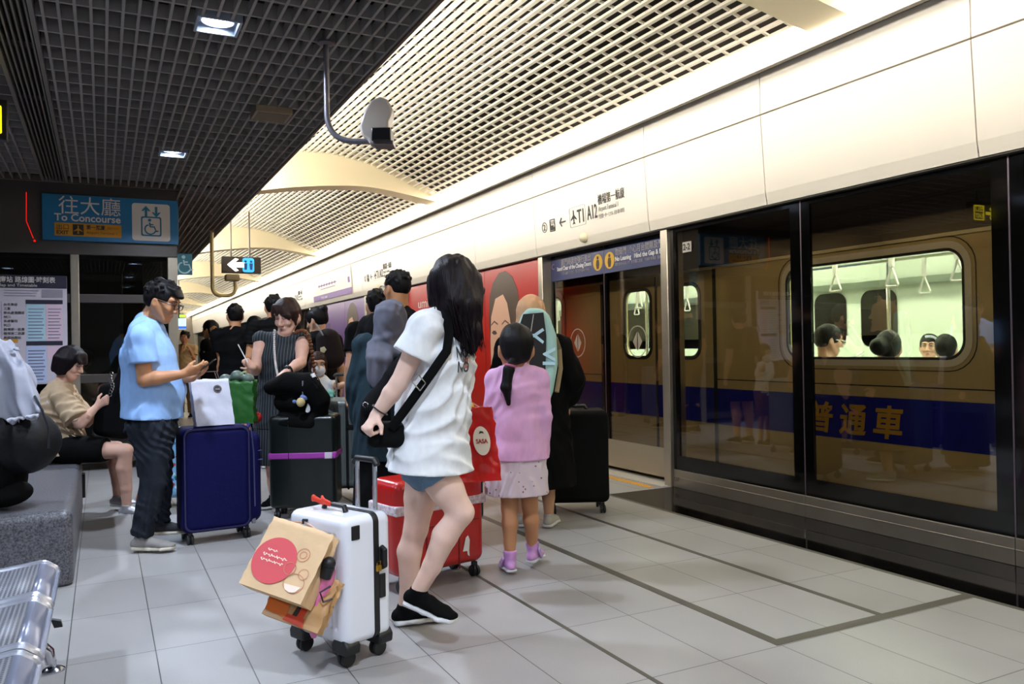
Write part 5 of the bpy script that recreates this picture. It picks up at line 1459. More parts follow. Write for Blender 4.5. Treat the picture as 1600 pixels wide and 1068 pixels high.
        S.ecap(hp(0, .084, .022), hp(0, .108, -.022), .0075*a, .0125*a, k=.010)
        for x in (-1, 1): S.ell(hp(.012*x, .096, -.025), (.009*a, .010*a, .008*a), M, k=.006)
        S.ell(hp(0, .086, -.052), (.022*a, .012*a, .006*a), M, k=.006); S.ell(hp(0, .083, -.063), (.019*a, .012*a, .007*a), M, k=.006)
        s.body = S.mesh('body', s.sk, s.t); return s

    def face(s, eyes='open', glasses=None, brow=True, lips=M_lip):
        a, hp = s.hs, s.hp
        for x in (-1, 1):
            b = MB(); c = hp(.031*x, .0815, .016)
            if eyes == 'open':
                b.sphere((0, 0, 0), .0125*a, n=12); b.v = [tuple(c+np.array(v)) for v in b.v]; E_ = b.build('eye', M_eyew, s.t, True)
                b = MB(); b.sphere(c+s.hf*.0075*a, .0062*a, n=10); b.build('iris', M_iris, E_, True)
            b = MB(); P = [hp(x*(.031+.0165*t), .0955-.008*abs(t)-(.004 if t*1 > 0 else 0), (.0225 if eyes == 'open' else .0125)-.006*t*t*(1 if eyes == 'open' else -1)) for t in np.linspace(-1, 1, 7)]
            b.tube(P, .0022*a, 6); b.build('eyelash', M_brow, s.t, True)
            if brow:
                b = MB(); P = [hp(x*(.031+.020*t), .094-.012*max(t, 0)**2-.001, .043-.005*t*t+.002*t) for t in np.linspace(-1, 1, 7)]; b.tube(P, [.0015*a]+[.0034*a]*5+[.0014*a], 6); b.build('eyebrow', M_brow, s.t, True)
        b = MB()
        P = [hp(.018*t, .0960-.011*t*t, -.0545+.002*abs(t)-.003*t*t) for t in np.linspace(-1, 1, 9)]; b.tube(P, [.001]+[.0036*a]*7+[.001], 6)
        P = [hp(.015*t, .0935-.010*t*t, -.0615+.002*t*t) for t in np.linspace(-1, 1, 9)]; b.tube(P, [.001]+[.0040*a]*7+[.001], 6)
        b.build('lips', lips, s.t, True)
        if glasses: s.glasses(glasses)

    def glasses(s, m, th=1.0):
        th *= 1.35
        hp, a = s.hp, s.hs; g = thing('glasses', None, None); bpy.data.objects.remove(g)
        b = MB()
        for x in (-1, 1):
            P = [hp(x*.033+q[0], .112-.10*abs(x*.033+q[0])**1.5, .012+q[1]) for q in rrect(.050, .034, .013, 4)]
            b.tube(P+[P[0]], .0021*a*th, 6); b.tube([hp(x*.060, .105, .018), hp(x*.075, .085, .020), hp(x*.081, -.005, .014), hp(x*.080, -.02, .0)], .0024*a*th, 6)
        b.tube([hp(-.009, .110, .016), hp(0, .114, .018), hp(.009, .110, .016)], .0018*a, 6)
        G_ = b.build('glasses', m, s.t, True)
        return G_

    def shirt(s, m, name='shirt', sleeve=.55, hem=None, off=.016, loose=.0, wr=.004, seed=1, neck=.02, flare=1.0, fr=28, label=None, arms='RL', belly=0.0, sl_off=None, res=None, hemn=None, foldax=None):
        """garment on trunk and arms: sleeve = share of the arm (0..1 upper, 1..2 forearm), hem = height (world z) or joint share"""
        J, k, g = s.J, s.s, s.g; S = SDF(res or s.res); r = s.r; o = off
        so_ = sl_off if sl_off is not None else o+.006
        for q in 'RL':
            sh, el, wr_ = J['sh'+q], J['el'+q], J['wr'+q]
            if sleeve <= 0 or q not in arms: continue
            if sleeve <= 1:
                dv = unit(el-sh); e = sh+(el-sh)*sleeve; S.ecap(sh, e+dv*.03, .054*k*g+o*.8, .048*k*g+so_, k=.02)
                x_ = orth(s.f, dv) if abs(s.f@dv) < .95 else orth(Z, dv)
                S.box(e+dv*.09*k, (.10*k, .10*k, .09*k), [x_, np.cross(dv, x_), dv], rnd=.004, k=.004, op='sub')
            else:
                S.ecap(sh, el, .054*k*g+o*.8, .040*k*g+so_, k=.02); t = sleeve-1
                e = el+(wr_-el)*t; S.ecap(el, e, .040*k*g+so_, .030*k*g+so_, k=.012)
        for q in 'RL': S.ecap(J['neckb']-Z*.02*k, J['sh'+q], .045*k+o*.6, .054*k*g+o*.7, k=.03)
        hz = hem if hem is not None else J['pelvis'][2]-.06*k
        lowp = J['pelvis'].copy(); lowp = lowp+(Z*(hz-.05-lowp[2]))
        w0 = (.155*k*g+o+loose)*flare; d0 = (.118*k*g+o+loose)*flare
        S.ecap(lowp, J['pelvis'], (w0, d0), (.155*k*g+o+loose, .115*k*g+o+loose), side=r, k=.03)
        S.ecap(J['pelvis'], J['waist'], (.155*k*g+o+loose, .115*k*g+o+loose), (.128*k*g+o+loose, .10*k*g+o+loose+belly), side=r, k=.03)
        S.ecap(J['waist'], J['chest'], (.128*k*g+o+loose, .10*k*g+o+loose+belly), (.150*k*g+o+loose*.4, .110*k*g+o+loose*.4), side=r, k=.03)
        up_ = .5*(J['neckb']+J['chest'])+.25*(J['neckb']-J['chest'])
        S.ecap(J['chest'], up_, (.150*k*g+o+loose*.4, .110*k*g+o+loose*.4), (.12*k*g+o*.6, .078*k*g+o*.6), side=r, k=.03)
        S.ecap(J['neckb']-Z*.03*k, J['neckb']+Z*neck*k, .060*k, .058*k+o*.2, k=.02)
        if wr: S.wrinkle(wr*.8, fr, unit(J['neckb']-J['pelvis']), seed); S.folds(wr*1.25, fr*.85, foldax if foldax is not None else unit(J['neckb']-J['pelvis']+s.r*.25), seed, .35)
        hn = -Z if hemn is None else np.asarray(hemn, float)
        S.cut(np.array([lowp[0], lowp[1], hz]), hn)
        return S.mesh(name, m, s.t, label=label)

    def legs_garment(s, m, name='trousers', length=1.9, off=.016, wr=.005, seed=3, top=None, res=None, fr=30, flare=0.0):
        """length: share of the leg, 1 = knee, 2 = ankle"""
        J, k, g = s.J, s.s, s.g; S = SDF(res or s.res)
        tz = J['waist'] if top is None else top
        a_, b_ = .092*k*g+off, .060*k*g+off+flare
        for q in 'RL':
            hi, kn, an = J['hip'+q], J['kn'+q], J['an'+q]
            if length <= 1:
                e = hi+(kn-hi)*length; dv = unit(kn-hi); S.ecap(hi, e+dv*.03, a_, a_+(b_-a_)*length+flare, k=.02)
            else:
                e = kn+(an-kn)*(length-1); dv = unit(an-kn)
                S.chain([hi, hi+(kn-hi)*.5, kn], [a_, (a_+b_)/2, b_], k=.03); S.ecap(kn, e+dv*.03, b_, .050*k*g+off+flare, k=.015)
            x_ = orth(s.f, dv) if abs(s.f@dv) < .95 else orth(Z, dv)
            S.box(e+dv*.08, (.10, .10, .08), [x_, np.cross(dv, x_), dv], rnd=.004, k=.003, op='sub')
        S.ecap(J['pelvis']-Z*.04*k, tz, (.158*k*g+off, .118*k*g+off), (.132*k*g+off, .102*k*g+off), side=s.r, k=.03)
        if wr: S.wrinkle(wr*.7, fr, Z, seed, .5); S.folds(wr*1.3, fr*.9, s.r+Z*.25, seed, .4)
        return S.mesh(name, m, s.t)

    def skirt(s, m, name='skirt', hem=.5, w0=.17, w1=.24, off=.012, wr=.006, seed=4, top=None, d0=None, fr=30, res=None, c1=None):
        J, k = s.J, s.s; S = SDF(res or s.res); t_ = J['waist'] if top is None else top
        lo = J['pelvis'].copy() if c1 is None else np.asarray(c1, float).copy(); lo[2] = hem-.04
        S.ecap(lo, J['pelvis'], (w1, w1*.78), (w0+off, w0*.75+off), side=s.r, k=.03)
        S.ecap(J['pelvis'], t_, (w0+off, w0*.75+off), (.13*k*s.g+off, .10*k*s.g+off), side=s.r, k=.03)
        S.wrinkle(wr*.7, fr, Z, seed, .08); S.folds(wr*1.2, fr*.8, Z, seed, .06); S.cut(np.array([lo[0], lo[1], hem]), -Z)
        return S.mesh(name, m, s.t)

    def shoe(s, q, toe, m, ms, ln=.255, high=.0, up=None, laces=False, res=.005):
        an = s.J['an'+q]; k = s.s; f = unit(toe); u = orth(Z if up is None else up, f); w_ = np.cross(f, u)
        base = an-u*.085*k; heel = base-f*.055*k; L_ = ln*k; S = SDF(res)
        P = [heel+u*.042*k+f*.02*k, heel+f*L_*.42+u*.045*k, heel+f*L_*.72+u*.033*k, heel+f*L_*.90+u*.028*k]
        S.chain(P, [(.034*k, .036*k), (.038*k, .036*k), (.044*k, .028*k), (.036*k, .022*k)], side=w_, k=.02)
        S.ecap(heel+f*.055*k+u*.05*k, an+u*(.0+high)*k, .036*k, (.040+.008*(high > 0))*k, k=.015); S.cut(heel+u*.026*k, -u)
        S.cut(an+u*(.012+high)*k, u)
        o = S.mesh('shoe', m, s.t)
        S = SDF(res); S.chain([heel+u*.016*k+f*.014*k, heel+f*L_*.42+u*.014*k, heel+f*L_*.74+u*.014*k, heel+f*L_*.91+u*.018*k], [(.040*k, .020*k), (.041*k, .019*k), (.050*k, .018*k), (.042*k, .018*k)], side=w_, k=.012)
        S.cut(heel+u*.004*k, -u); S.cut(heel+u*.031*k, u); S.mesh('sole', ms, o)
        if laces:
            b = MB()
            for j in range(5):
                c = heel+f*L_*(.40+.075*j)+u*(.082-.0085*j)*k; b.tube([c-w_*.022*k-u*.006, c+u*.003, c+w_*.022*k-u*.006], .003, 6)
            b.build('shoelace', laces if not isinstance(laces, bool) else M_black, o, True)
        return o

    def cap_hair(s, m, thick=.012, back=-.05, name='hair', extra=None, front=.055, wr=.003, side=.0, res=None, fr=80, tuft=0):
        """short hair: a cap over the skull open at the face; extra(S) adds locks"""
        a, hp = s.hs, s.hp; M = [s.hr, s.hf, s.hu]; S = SDF(res or min(s.res, .006))
        S.ell(hp(0, -.014, .036), (.078*a+thick*.7, .096*a+thick*.7, .090*a+thick), M)
        S.ell(hp(0, -.045, back+.03), (.064*a+thick*.4, .050*a+thick*.5, .055*a), M, k=.02)
        S.box(hp(0, .115, front-.10), (.062*a, .068*a, .10*a), M, rnd=.03, k=.01, op='sub')
        S.box(hp(0, .050-(.014 if side > 0 else 0), -.078+side), (.12, (.055+(.014 if side > 0 else 0))*a, .065*a), M, rnd=.02, k=.01, op='sub')
        S.cut(hp(0, 0, back-.035), -s.hu+s.hf*.2)
        if extra: extra(S)
        rg = np.random.RandomState(int(abs(s.gp[0]*97+s.gp[1]*31)))
        for i in range(tuft):
            v = unit(rg.normal(size=3))
            if v[2] < .05 or (v[1] > .55 and v[2] < .72): continue
            c = (v[0]*(.078+thick*.6), -.014+v[1]*(.096+thick*.6), .036+v[2]*(.090+thick*.9)); tdir = unit(np.array([v[0]*.3+.25*rg.normal(), .55+.3*rg.normal()+v[1]*.3, -.15+.3*rg.normal()]))
            e = np.array(c)+tdir*.020+v*.002; S.ecap(hp(*(np.array(c)-tdir*.016-v*.004)), hp(*e), .0125*a, .006*a, k=.010)
        S.wrinkle(wr, fr, s.hu, 7, .35)
        return S.mesh(name, m, s.t)


def strands(s, m, root, tip, n, r0, spread_r, spread_t, sag=None, seed=0, name='hair_strands', rad=.0025, parent=None):
    """many thin tapering locks from a root region to a tip region, one mesh"""
    rg = np.random.RandomState(seed); b = MB(); root, tip = np.asarray(root, float), np.asarray(tip, float)
    for i in range(n):
        a = root+rg.normal(size=3)*spread_r; c = tip+rg.normal(size=3)*spread_t; mid = .5*(a+c)+(sag if sag is not None else 0)+rg.normal(size=3)*spread_r*.4
        P = [(1-t)**2*a+2*t*(1-t)*mid+t*t*c for t in np.linspace(0, 1, 7)]
        b.tube(P, [rad*.8, rad, rad, rad, rad*.9, rad*.7, rad*.25], 5, cap=False)
    return b.build(name, m, parent or s.t, True)


M_tw = cloth('cloth_white', '#e6e8ea')
M_blackcloth = cloth('cloth_black', '#070708')
M_blackcloth2 = cloth('cloth_black_soft', '#0b0b0d')
M_denim = mat('denim', '#5b7890', .8, noise=.15, nscale=150)
M_sole = mat('sole_white', '#dcdcdc', .5)
M_gl = mat('spectacle_frame', '#17151a', .3)

# --- 1. the woman in the white T-shirt, mid-stride to the right
d1 = 3.45
P = Body(678, d1, 1.62, H2(1, -.05), SK_PALE, 'woman in a long white T-shirt and denim shorts pulling the white suitcase', dict(
    pelvis=(670, 705, 0), waist=(676, 640, 0), chest=(688, 565, 0), neckb=(697, 492, .02), head=(712, 449, .02), shR=(666, 512, -.15), shL=(712, 512, .16),
    elR=(622, 600, -.17), wrR=(588, 648, -.17), elL=(715, 600, .20), wrL=(722, 660, .16), hipR=(676, 730, -.085), hipL=(664, 730, .085),
    knR=(721, 800, -.09), anR=(654, 922, -.07), knL=(650, 825, .07), anL=(634, 946, .12)), female=True, res=.0055, hf=H2(.75, .55)-Z*.28, g=1.0)
W1 = P
P.hand('R', at(568, 676, d1-.22)-at(588, 648, d1-.17), CR*.55-Z*.3+CD*.6, curl=62)
P.hand('L', -Z, -CR, curl=30)
P.build_body()
tee = P.shirt(M_tw, sleeve=.50, hem=at(670, 732, d1)[2], off=.022, loose=.032, wr=.0065, seed=5, flare=1.20, neck=.0, fr=26, hemn=-Z-CR*.06, sl_off=.042, foldax=unit(CR*.8+Z*.6))
# slit at the side hem and chest lettering that follows the cloth
b = MB(); b.prism([(0, 0), (.010, 0), (.004, .10)], at(682, 738, d1-.19), CR, CU, -CD, .002)
P.legs_garment(M_denim, 'shorts', .25, .012, .002, top=P.J['pelvis']+Z*.06)
P.shoe('R', at(706, 977, d1-.14)-at(628, 945, d1-.02), M_blackcloth, M_sole, .27)
P.shoe('L', H2(.9, .35), M_blackcloth, M_sole, .26)


def hair1(S):
    S.chain([at(707, 438, d1-.02), at(718, 478, d1-.06), at(729, 518, d1-.09), at(738, 548, d1-.09)], [(.096, .085), (.090, .072), (.060, .042), (.022, .016)], side=CR, k=.03)
    S.chain([at(690, 440, d1-.0), at(682, 470, d1-.03), at(678, 482, d1-.03)], [(.05, .06), (.034, .035), (.010, .012)], side=CR, k=.03)
    S.chain([at(736, 440, d1), at(744, 490, d1-.05), at(748, 530, d1-.07)], [(.045, .05), (.028, .03), (.010, .01)], side=CR, k=.03)


hair = P.cap_hair(M_hairp, .016, -.06, extra=hair1, front=.02, wr=.004, res=.005, fr=140)
for i, (ru, rv, tu, tv, n, dd) in enumerate(((686, 460, 688, 492, 12, -.09), (706, 470, 716, 528, 26, -.155), (720, 480, 730, 552, 34, -.155), (732, 485, 740, 558, 26, -.14), (745, 480, 752, 545, 16, -.10))):
    strands(P, M_hairp, at(ru, rv, d1+dd), at(tu, tv, d1+dd+.02), n, 0, .012, .012, seed=i, parent=hair, rad=.0022, name='hair_lock')
P.glasses(M_gl)


def onto(mesh_o, pts_obj, direction, off=.002):
    """lay a flat mesh onto a cloth surface by moving its vertices along a direction"""
    from mathutils.bvhtree import BVHTree
    me = mesh_o.data; bv = BVHTree.FromPolygons([v.co[:] for v in me.vertices], [p.vertices[:] for p in me.polygons])
    dv = Vector(direction); m2 = pts_obj.data
    A_, t_ = [], []
    for v in m2.vertices:
        h = bv.ray_cast(v.co-dv*.6, dv)
        if h[0] is not None: A_.append((*v.co, 1.0)); t_.append(h[3]-.6)
    if not t_: return
    k_ = np.linalg.lstsq(np.array(A_), np.array(t_), rcond=None)[0]; r_ = np.array(t_)-np.array(A_) @ k_
    for v in m2.vertices: v.co = v.co+dv*(float(np.dot((*v.co, 1.0), k_))+min(0.0, float(np.percentile(r_, 10)))-off)
    m2.update()


ink = mat('shirt_ink', '#3b3a3c', .8)
nd = unit(CD*.75-CR*.55)          # the lettering lies on the chest, wrapped round from the front
lx = unit(CR*.75+CD*.55)
for s_, u, v, col in (('NO', 712, 558, ink), ('NO', 711, 581, ink), ('B', 735, 575, mat('shirt_ink_red', '#b06a5a', .8))):
    o_ = text(s_, 'chest_lettering', col, at(u, v, d1-.15), lx, Z+CR*.02, .062, tee, fit=.075 if s_ == 'NO' else .03, shear=.15, extrude=0, bold=.0015)
    o_.parent = None; o_.matrix_parent_inverse = Matrix(); onto(tee, o_, nd, .003); o_.parent = tee; o_.matrix_parent_inverse = wmat(tee).inverted()
# cross-body strap and black bag
SB = thing('shoulder_bag', 'black crossbody bag with a wide strap on the back of the woman in white', 'bag', at(603, 680, d1-.2))
path = [at(688, 466, d1-.02), at(697, 490, d1-.13), at(702, 520, d1-.165), at(698, 548, d1-.19), at(676, 580, d1-.215), at(640, 630, d1-.22), at(612, 668, d1-.20)]
bb = MB(); bb.tube(path, .019, 10, flat=(-CD+CR*.1, .22)); bb.build('strap', M_blackcloth, SB, True)
bb = MB(); q0, q1 = at(662, 596, d1-.228), at(646, 609, d1-.23)
sdv = unit(np.cross(q1-q0, CD))
for q in (at(659, 591, d1-.232), at(650, 603, d1-.234)): bb.tube([q-sdv*.024, q+sdv*.024], .0028, 6)
bb.tube([at(659, 591, d1-.232)-sdv*.024, at(650, 603, d1-.234)-sdv*.024], .0028, 6); bb.tube([at(659, 591, d1-.232)+sdv*.024, at(650, 603, d1-.234)+sdv*.024], .0028, 6)
bb.build('strap_buckle', M_chrome, SB, True)
S = SDF(.006); S.box(at(604, 678, d1-.14), (.075, .05, .05), [CR, CD, CU], rnd=.03); S.ecap(at(612, 668, d1-.17), at(606, 672, d1-.15), .02); S.wrinkle(.004, 40, CR, 3); S.mesh('bag_body', M_blackcloth2, SB)
bb = MB(); w_ = P.J['wrR']; ax_ = unit(P.J['wrR']-P.J['elR'])
ring = lambda c, ax, r, rr, nm, m, par, fl=1.0: (lambda B: (B.tube([np.asarray(c)+(orth(CD, ax)*math.cos(t)+np.cross(ax, orth(CD, ax))*math.sin(t))*r for t in np.linspace(0, 2*math.pi, 25)], rr, 6), B.build(nm, m, par, True))[1])(MB())
tag(ring(w_-ax_*.025, ax_, .034, .0035, 'hair_tie', M_black, None), 'thin black hair tie on the wrist of the woman in white', 'hair tie')

# --- 2. the girl in pink, seen from behind
d2 = 4.36
M_pink = cloth('cardigan_pink', '#d9a9d0')
P = Body(815, d2, 1.32, H2(-.10, 1), SK_TAN, 'girl in a pink cardigan and spotted skirt standing with her back turned', dict(
    neckb=(808, 577, 0), chest=(808, 610, 0), waist=(808, 665, 0), pelvis=(808, 712, 0), head=(806, 547, 0), shL=(775, 592, 0), shR=(842, 592, 0), elL=(766, 650, -.02), elR=(850, 650, -.02), wrL=(764, 703, .03), wrR=(848, 703, .03),
    hipL=(795, 722, 0), hipR=(824, 720, 0), knL=(796, 793, .0), knR=(828, 790, .05), anL=(797, 873, -.02), anR=(832, 859, .10)), female=True, res=.006, hf=H2(-.15, 1)-Z*.12, hs=1.2)
P.hand('L', -Z, CR, 35); P.hand('R', -Z, -CR, 35)
P.build_body()
P.shirt(M_pink, 'cardigan', 1.97, at(805, 716, d2)[2], .018, .022, .003, 9, .02, 1.10, fr=34, sl_off=.012)
sk_m = mat('skirt_spotted', '#cdbcc4', .8); nt = sk_m.node_tree; vo_ = nt.nodes.new('ShaderNodeTexVoronoi'); vo_.inputs['Scale'].default_value = 32; tc_ = nt.nodes.new('ShaderNodeTexCoord'); nt.links.new(tc_.outputs['Object'], vo_.inputs['Vector'])
rmp = nt.nodes.new('ShaderNodeMath'); rmp.operation = 'LESS_THAN'; rmp.inputs[1].default_value = .17; nt.links.new(vo_.outputs['Distance'], rmp.inputs[0]); mx_ = nt.nodes.new('ShaderNodeMixRGB'); mx_.inputs[1].default_value = (*srgb('#d3c3ca'), 1); mx_.inputs[2].default_value = (*srgb('#8a6a6e'), 1)
nt.links.new(rmp.outputs[0], mx_.inputs[0]); nt.links.new(mx_.outputs[0], nt.nodes['Principled BSDF'].inputs['Base Color'])
P.skirt(sk_m, hem=at(805, 771, d2)[2], w0=.142, w1=.175, wr=.006, fr=38)
P.cap_hair(M_hair, .014, -.05, extra=lambda S: S.chain([at(800, 566, d2-.10), at(795, 577, d2-.135), at(791, 605, d2-.14), at(795, 630, d2-.13)], [.020, .028, .030, .012], k=.02), front=.0, wr=.003, res=.005, fr=90)
tag(ring(at(797, 571, d2-.13), unit(at(791, 600, d2-.14)-at(797, 571, d2-.13)), .024, .007, 'hair_band', mat('band_pink', '#b0587a', .6), None), 'pink hair band round the black ponytail of the girl', 'hair band')
M_ps = mat('shoe_pink', '#c893cf', .35, noise=.2, nscale=20); M_lil = mat('strap_lilac', '#c9a6dd', .5)
for q, f_ in (('L', H2(-.25, 1)), ('R', H2(.35, 1))):
    sh_ = P.shoe(q, f_, M_ps, M_sole, .25, high=.05); an = P.J['an'+q]; sd = np.cross(f_, Z)*(1 if q == 'R' else -1)
    S = SDF(.004); c = an+sd*.042-Z*.012+f_*.01; S.ecap(c+Z*.025-f_*.02, c-Z*.03+f_*.035, (.014, .006), (.018, .006), side=f_, k=.01); S.mesh('ankle_strap', M_lil, sh_)

# --- 3. the woman with the racket bag
d3 = 5.5
M_bl = cloth('robe_black', '#060607')
M_hij = cloth('scarf_beige', '#c79f7d')
P = Body(832, d3, 1.58, H2(.15, 1), SK_MID, 'woman in a beige headscarf and black robe carrying a racket bag on her back', dict(
    head=(830, 490, 0), neckb=(832, 527, 0), shL=(790, 540, 0), shR=(875, 540, 0), elR=(893, 592, -.02), wrR=(884, 634, .02), elL=(782, 592, .05)), female=True, res=.008, g=1.1)
P.hand('R', at(890, 650, d3+.08)-at(884, 634, d3+.02), -CR+CD*.3, 60); P.build_body()
P.shirt(M_bl, 'robe', 1.55, .28, .02, .05, .006, 3, .03, 1.25, fr=22, sl_off=.05)
S = SDF(.007); M_ = [P.hr, P.hf, P.hu]; S.ell(P.hp(0, -.012, .03), (.092, .108, .104), M_); S.ecap(P.hp(0, -.02, .0), P.J['neckb']-Z*.04, (.096, .10), (.14, .11), side=P.r, k=.03); S.box(P.hp(0, .13, -.02), (.055, .06, .075), M_, rnd=.04, k=.01, op='sub'); 
for x0 in (-.07, -.02, .03, .075):
    pts = []
    for t in np.linspace(0, 1, 7):
        z = .115-.2*t; q_ = max(0.05, 1-(x0/.1)**2-((z-.03)/.112)**2); pts.append(P.hp(x0*(1+.3*t), -.006-.104*math.sqrt(q_), z))
    S.chain(pts[1:], [.004, .006, .008, .008, .008, .006], k=.026)
S.folds(.003, 26, Z, 6, .2); S.mesh('headscarf', M_hij, P.t)
for q, f_ in (('L', H2(-.1, 1)), ('R', H2(.3, 1))): P.shoe(q, f_, mat('shoe_grey', '#b9b3ab', .6), M_sole, .25)
RKB = thing('racket_bag', 'black and mint racket bag on the back of the woman in the beige headscarf', 'bag', at(835, 600, d3-.2))
d3b = d3-.235
outl = [(-.085, .0), (-.125, .10), (-.15, .28), (-.135, .47), (-.085, .60), (-.05, .645), (.05, .645), (.095, .60), (.145, .47), (.16, .28), (.135, .10), (.10, 0)]
ob = at(832, 634, d3b); upk = unit(at(836, 490, d3b+.04)-ob); rk = orth(CR, upk); nk = np.cross(rk, upk); nk = nk if nk @ CD < 0 else -nk
bb = MB(); bb.prism(outl, ob, rk, upk, -nk, .10); bb.build('bag_body', mat('bag_mint', '#a8d3cd', .5, noise=.12, nscale=8), RKB, True, bev=.03, seg=4)
bb = MB(); bb.prism([(-.10, .03), (-.118, .12), (-.13, .30), (-.118, .46), (-.078, .60), (.055, .615), (.078, .46), (.078, .03)], ob+nk*.002, rk, upk, nk, .006); bb.build('front_panel', mat('bag_black', '#0d0d10', .45), RKB, True, bev=.002)
bb = MB(); bb.tube([ob+rk*(-.03)+upk*.16+nk*.01, ob+rk*(-.035)+upk*.4+nk*.01, ob+rk*-.01+upk*.60+nk*.01], .003, 6); bb.build('front_zip', mat('zip_pale', '#b9b7b0', .4), RKB, True)
M_bw = mat('bag_letter', '#bfe3ee', .5)
bb = MB(); c_ = ob+rk*.022+upk*.46+nk*.010
bb.prism([(-.035, .004), (.03, .052), (.042, .036), (-.022, -.010)], c_, rk, upk, nk, .002); bb.prism([(-.02, .012), (.042, -.036), (.034, -.052), (-.034, -.002)], c_, rk, upk, nk, .002); bb.prism(circ(.012, 14, -.03, 0), c_, rk, upk, nk, .003); bb.build('bag_mark', M_bw, RKB, True)
text('VI', 'lettering', M_bw, ob+rk*.062+upk*.39+nk*.010, -upk, rk, .11, RKB, fit=.12, bold=.003)
for s_ in (-1, 1):
    bb = MB(); bb.tube([at(832+s_*36, 528, d3-.16), at(832+s_*42, 545, d3-.10), at(832+s_*44, 575, d3-.14), at(832+s_*38, 612, d3-.2)], .016, 8, flat=(CD, .4)); bb.build('shoulder_strap', mat('strap_tan', '#8d7a5c', .7), RKB, True)

# --- 4. the big man in the black T-shirt with glasses
d4 = 5.65
P = Body(615, d4, 1.79, H2(-.55, 1), SK_TAN, 'big man in a black T-shirt with dark glasses seen from behind', dict(
    head=(620, 452, 0), neckb=(622, 490, 0), shL=(578, 512, .0), shR=(662, 512, .06), elL=(563, 560, .03), wrL=(553, 600, .15)), g=1.18, res=.007, hf=H2(-.75, .65))
P.hand('L', at(551, 612, d4+.17)-at(553, 598, d4+.15), CR*.6+CD*.5, 65); P.build_body()
P.shirt(M_blackcloth, sleeve=.72, off=.018, loose=.02, wr=.005, seed=13, neck=.03, sl_off=.035); P.legs_garment(cloth('trouser_dark', '#17181c'), off=.018)
P.cap_hair(M_hair, .007, -.005, front=.045, wr=.002, side=.035, res=.005, tuft=60); P.glasses(M_gl)
for q in 'LR': P.shoe(q, P.f, M_blackcloth, M_sole)
tag(ring(P.J['wrL']-unit(P.J['wrL']-P.J['elL'])*.02, unit(P.J['wrL']-P.J['elL']), .036, .009, 'wrist_watch', M_black, None), 'dark watch on the wrist of the big man in black', 'watch')

# --- 5. the woman in the grey headscarf
d5 = 4.98
M_gh = cloth('scarf_grey', '#5c5d69'); M_teal = cloth('coat_teal', '#1f2e36')
P = Body(604, d5, 1.53, H2(.25, 1), SK_MID, 'woman in a grey headscarf and dark coat seen from behind', dict(head=(612, 502, 0), neckb=(607, 540, 0)), female=True, res=.008, g=1.08)
P.build_body(); P.shirt(M_teal, 'coat', 1.9, .55, .02, .04, .007, 23, .03, 1.12, fr=24, sl_off=.03); P.skirt(M_blackcloth, hem=.06, w0=.19, w1=.24, wr=.007, fr=24)
S = SDF(.006); M_ = [P.hr, P.hf, P.hu]; S.ell(P.hp(0, -.012, .03), (.094, .112, .106), M_); S.ecap(P.hp(0, -.02, .0), P.J['neckb']-Z*.03, (.096, .104), (.108, .105), side=P.r, k=.03); S.ecap(P.J['neckb']-Z*.05-P.r*.08, P.J['neckb']-Z*.05+P.r*.08, .085, k=.04)
S.chain([P.J['neckb']-P.f*.07, at(592, 560, d5-.14), at(590, 605, d5-.15)], [(.10, .04), (.085, .03), (.05, .012)], side=CR, k=.03); S.box(P.hp(0, .13, -.02), (.055, .06, .075), M_, rnd=.04, k=.01, op='sub')

for x0 in (-.085, -.05, -.015, .02, .055, .085):
    pts = []
    for t in np.linspace(0, 1, 8):
        z = .125-.215*t; x = x0*(1-.55*t*t)-.02*t*t; q_ = max(0.05, 1-(x/.1)**2-((z-.03)/.112)**2); pts.append(P.hp(x, -.006-.108*math.sqrt(q_), z))
    S.chain(pts[1:], [.004, .006, .008, .009, .010, .010, .008], k=.028)
S.chain([P.hp(.07, -.05, -.075), P.hp(.02, -.105, -.10), P.hp(-.05, -.10, -.115), P.hp(-.085, -.05, -.12)], [.012, .016, .018, .012], k=.03)
S.folds(.005, 24, Z-CR*.4, 4, .15); S.wrinkle(.002, 34, Z, 4, .15); S.mesh('headscarf', M_gh, P.t)
for q in 'LR': P.shoe(q, P.f, M_blackcloth, M_sole, .24)
BP = thing('shoulder_bag', 'black bag with metal ring hanging at the back of the woman in the grey headscarf', 'bag', at(592, 640, d5-.2))
S = SDF(.008); S.chain([at(640, 545, d5-.15), at(612, 590, d5-.2), at(585, 640, d5-.22)], [(.035, .03), (.05, .04), (.085, .06)], side=CR, k=.02); S.box(at(586, 655, d5-.2), (.09, .05, .09), [CR, CD, CU], rnd=.04); S.wrinkle(.005, 28, CR, 9); S.mesh('bag_body', M_blackcloth2, BP)
bb = MB(); bb.tube([at(571+4*math.cos(t), 632+4*math.sin(t), d5-.29) for t in np.linspace(0, 6.28, 13)], .003, 6); bb.build('metal_ring', M_chrome, BP, True)

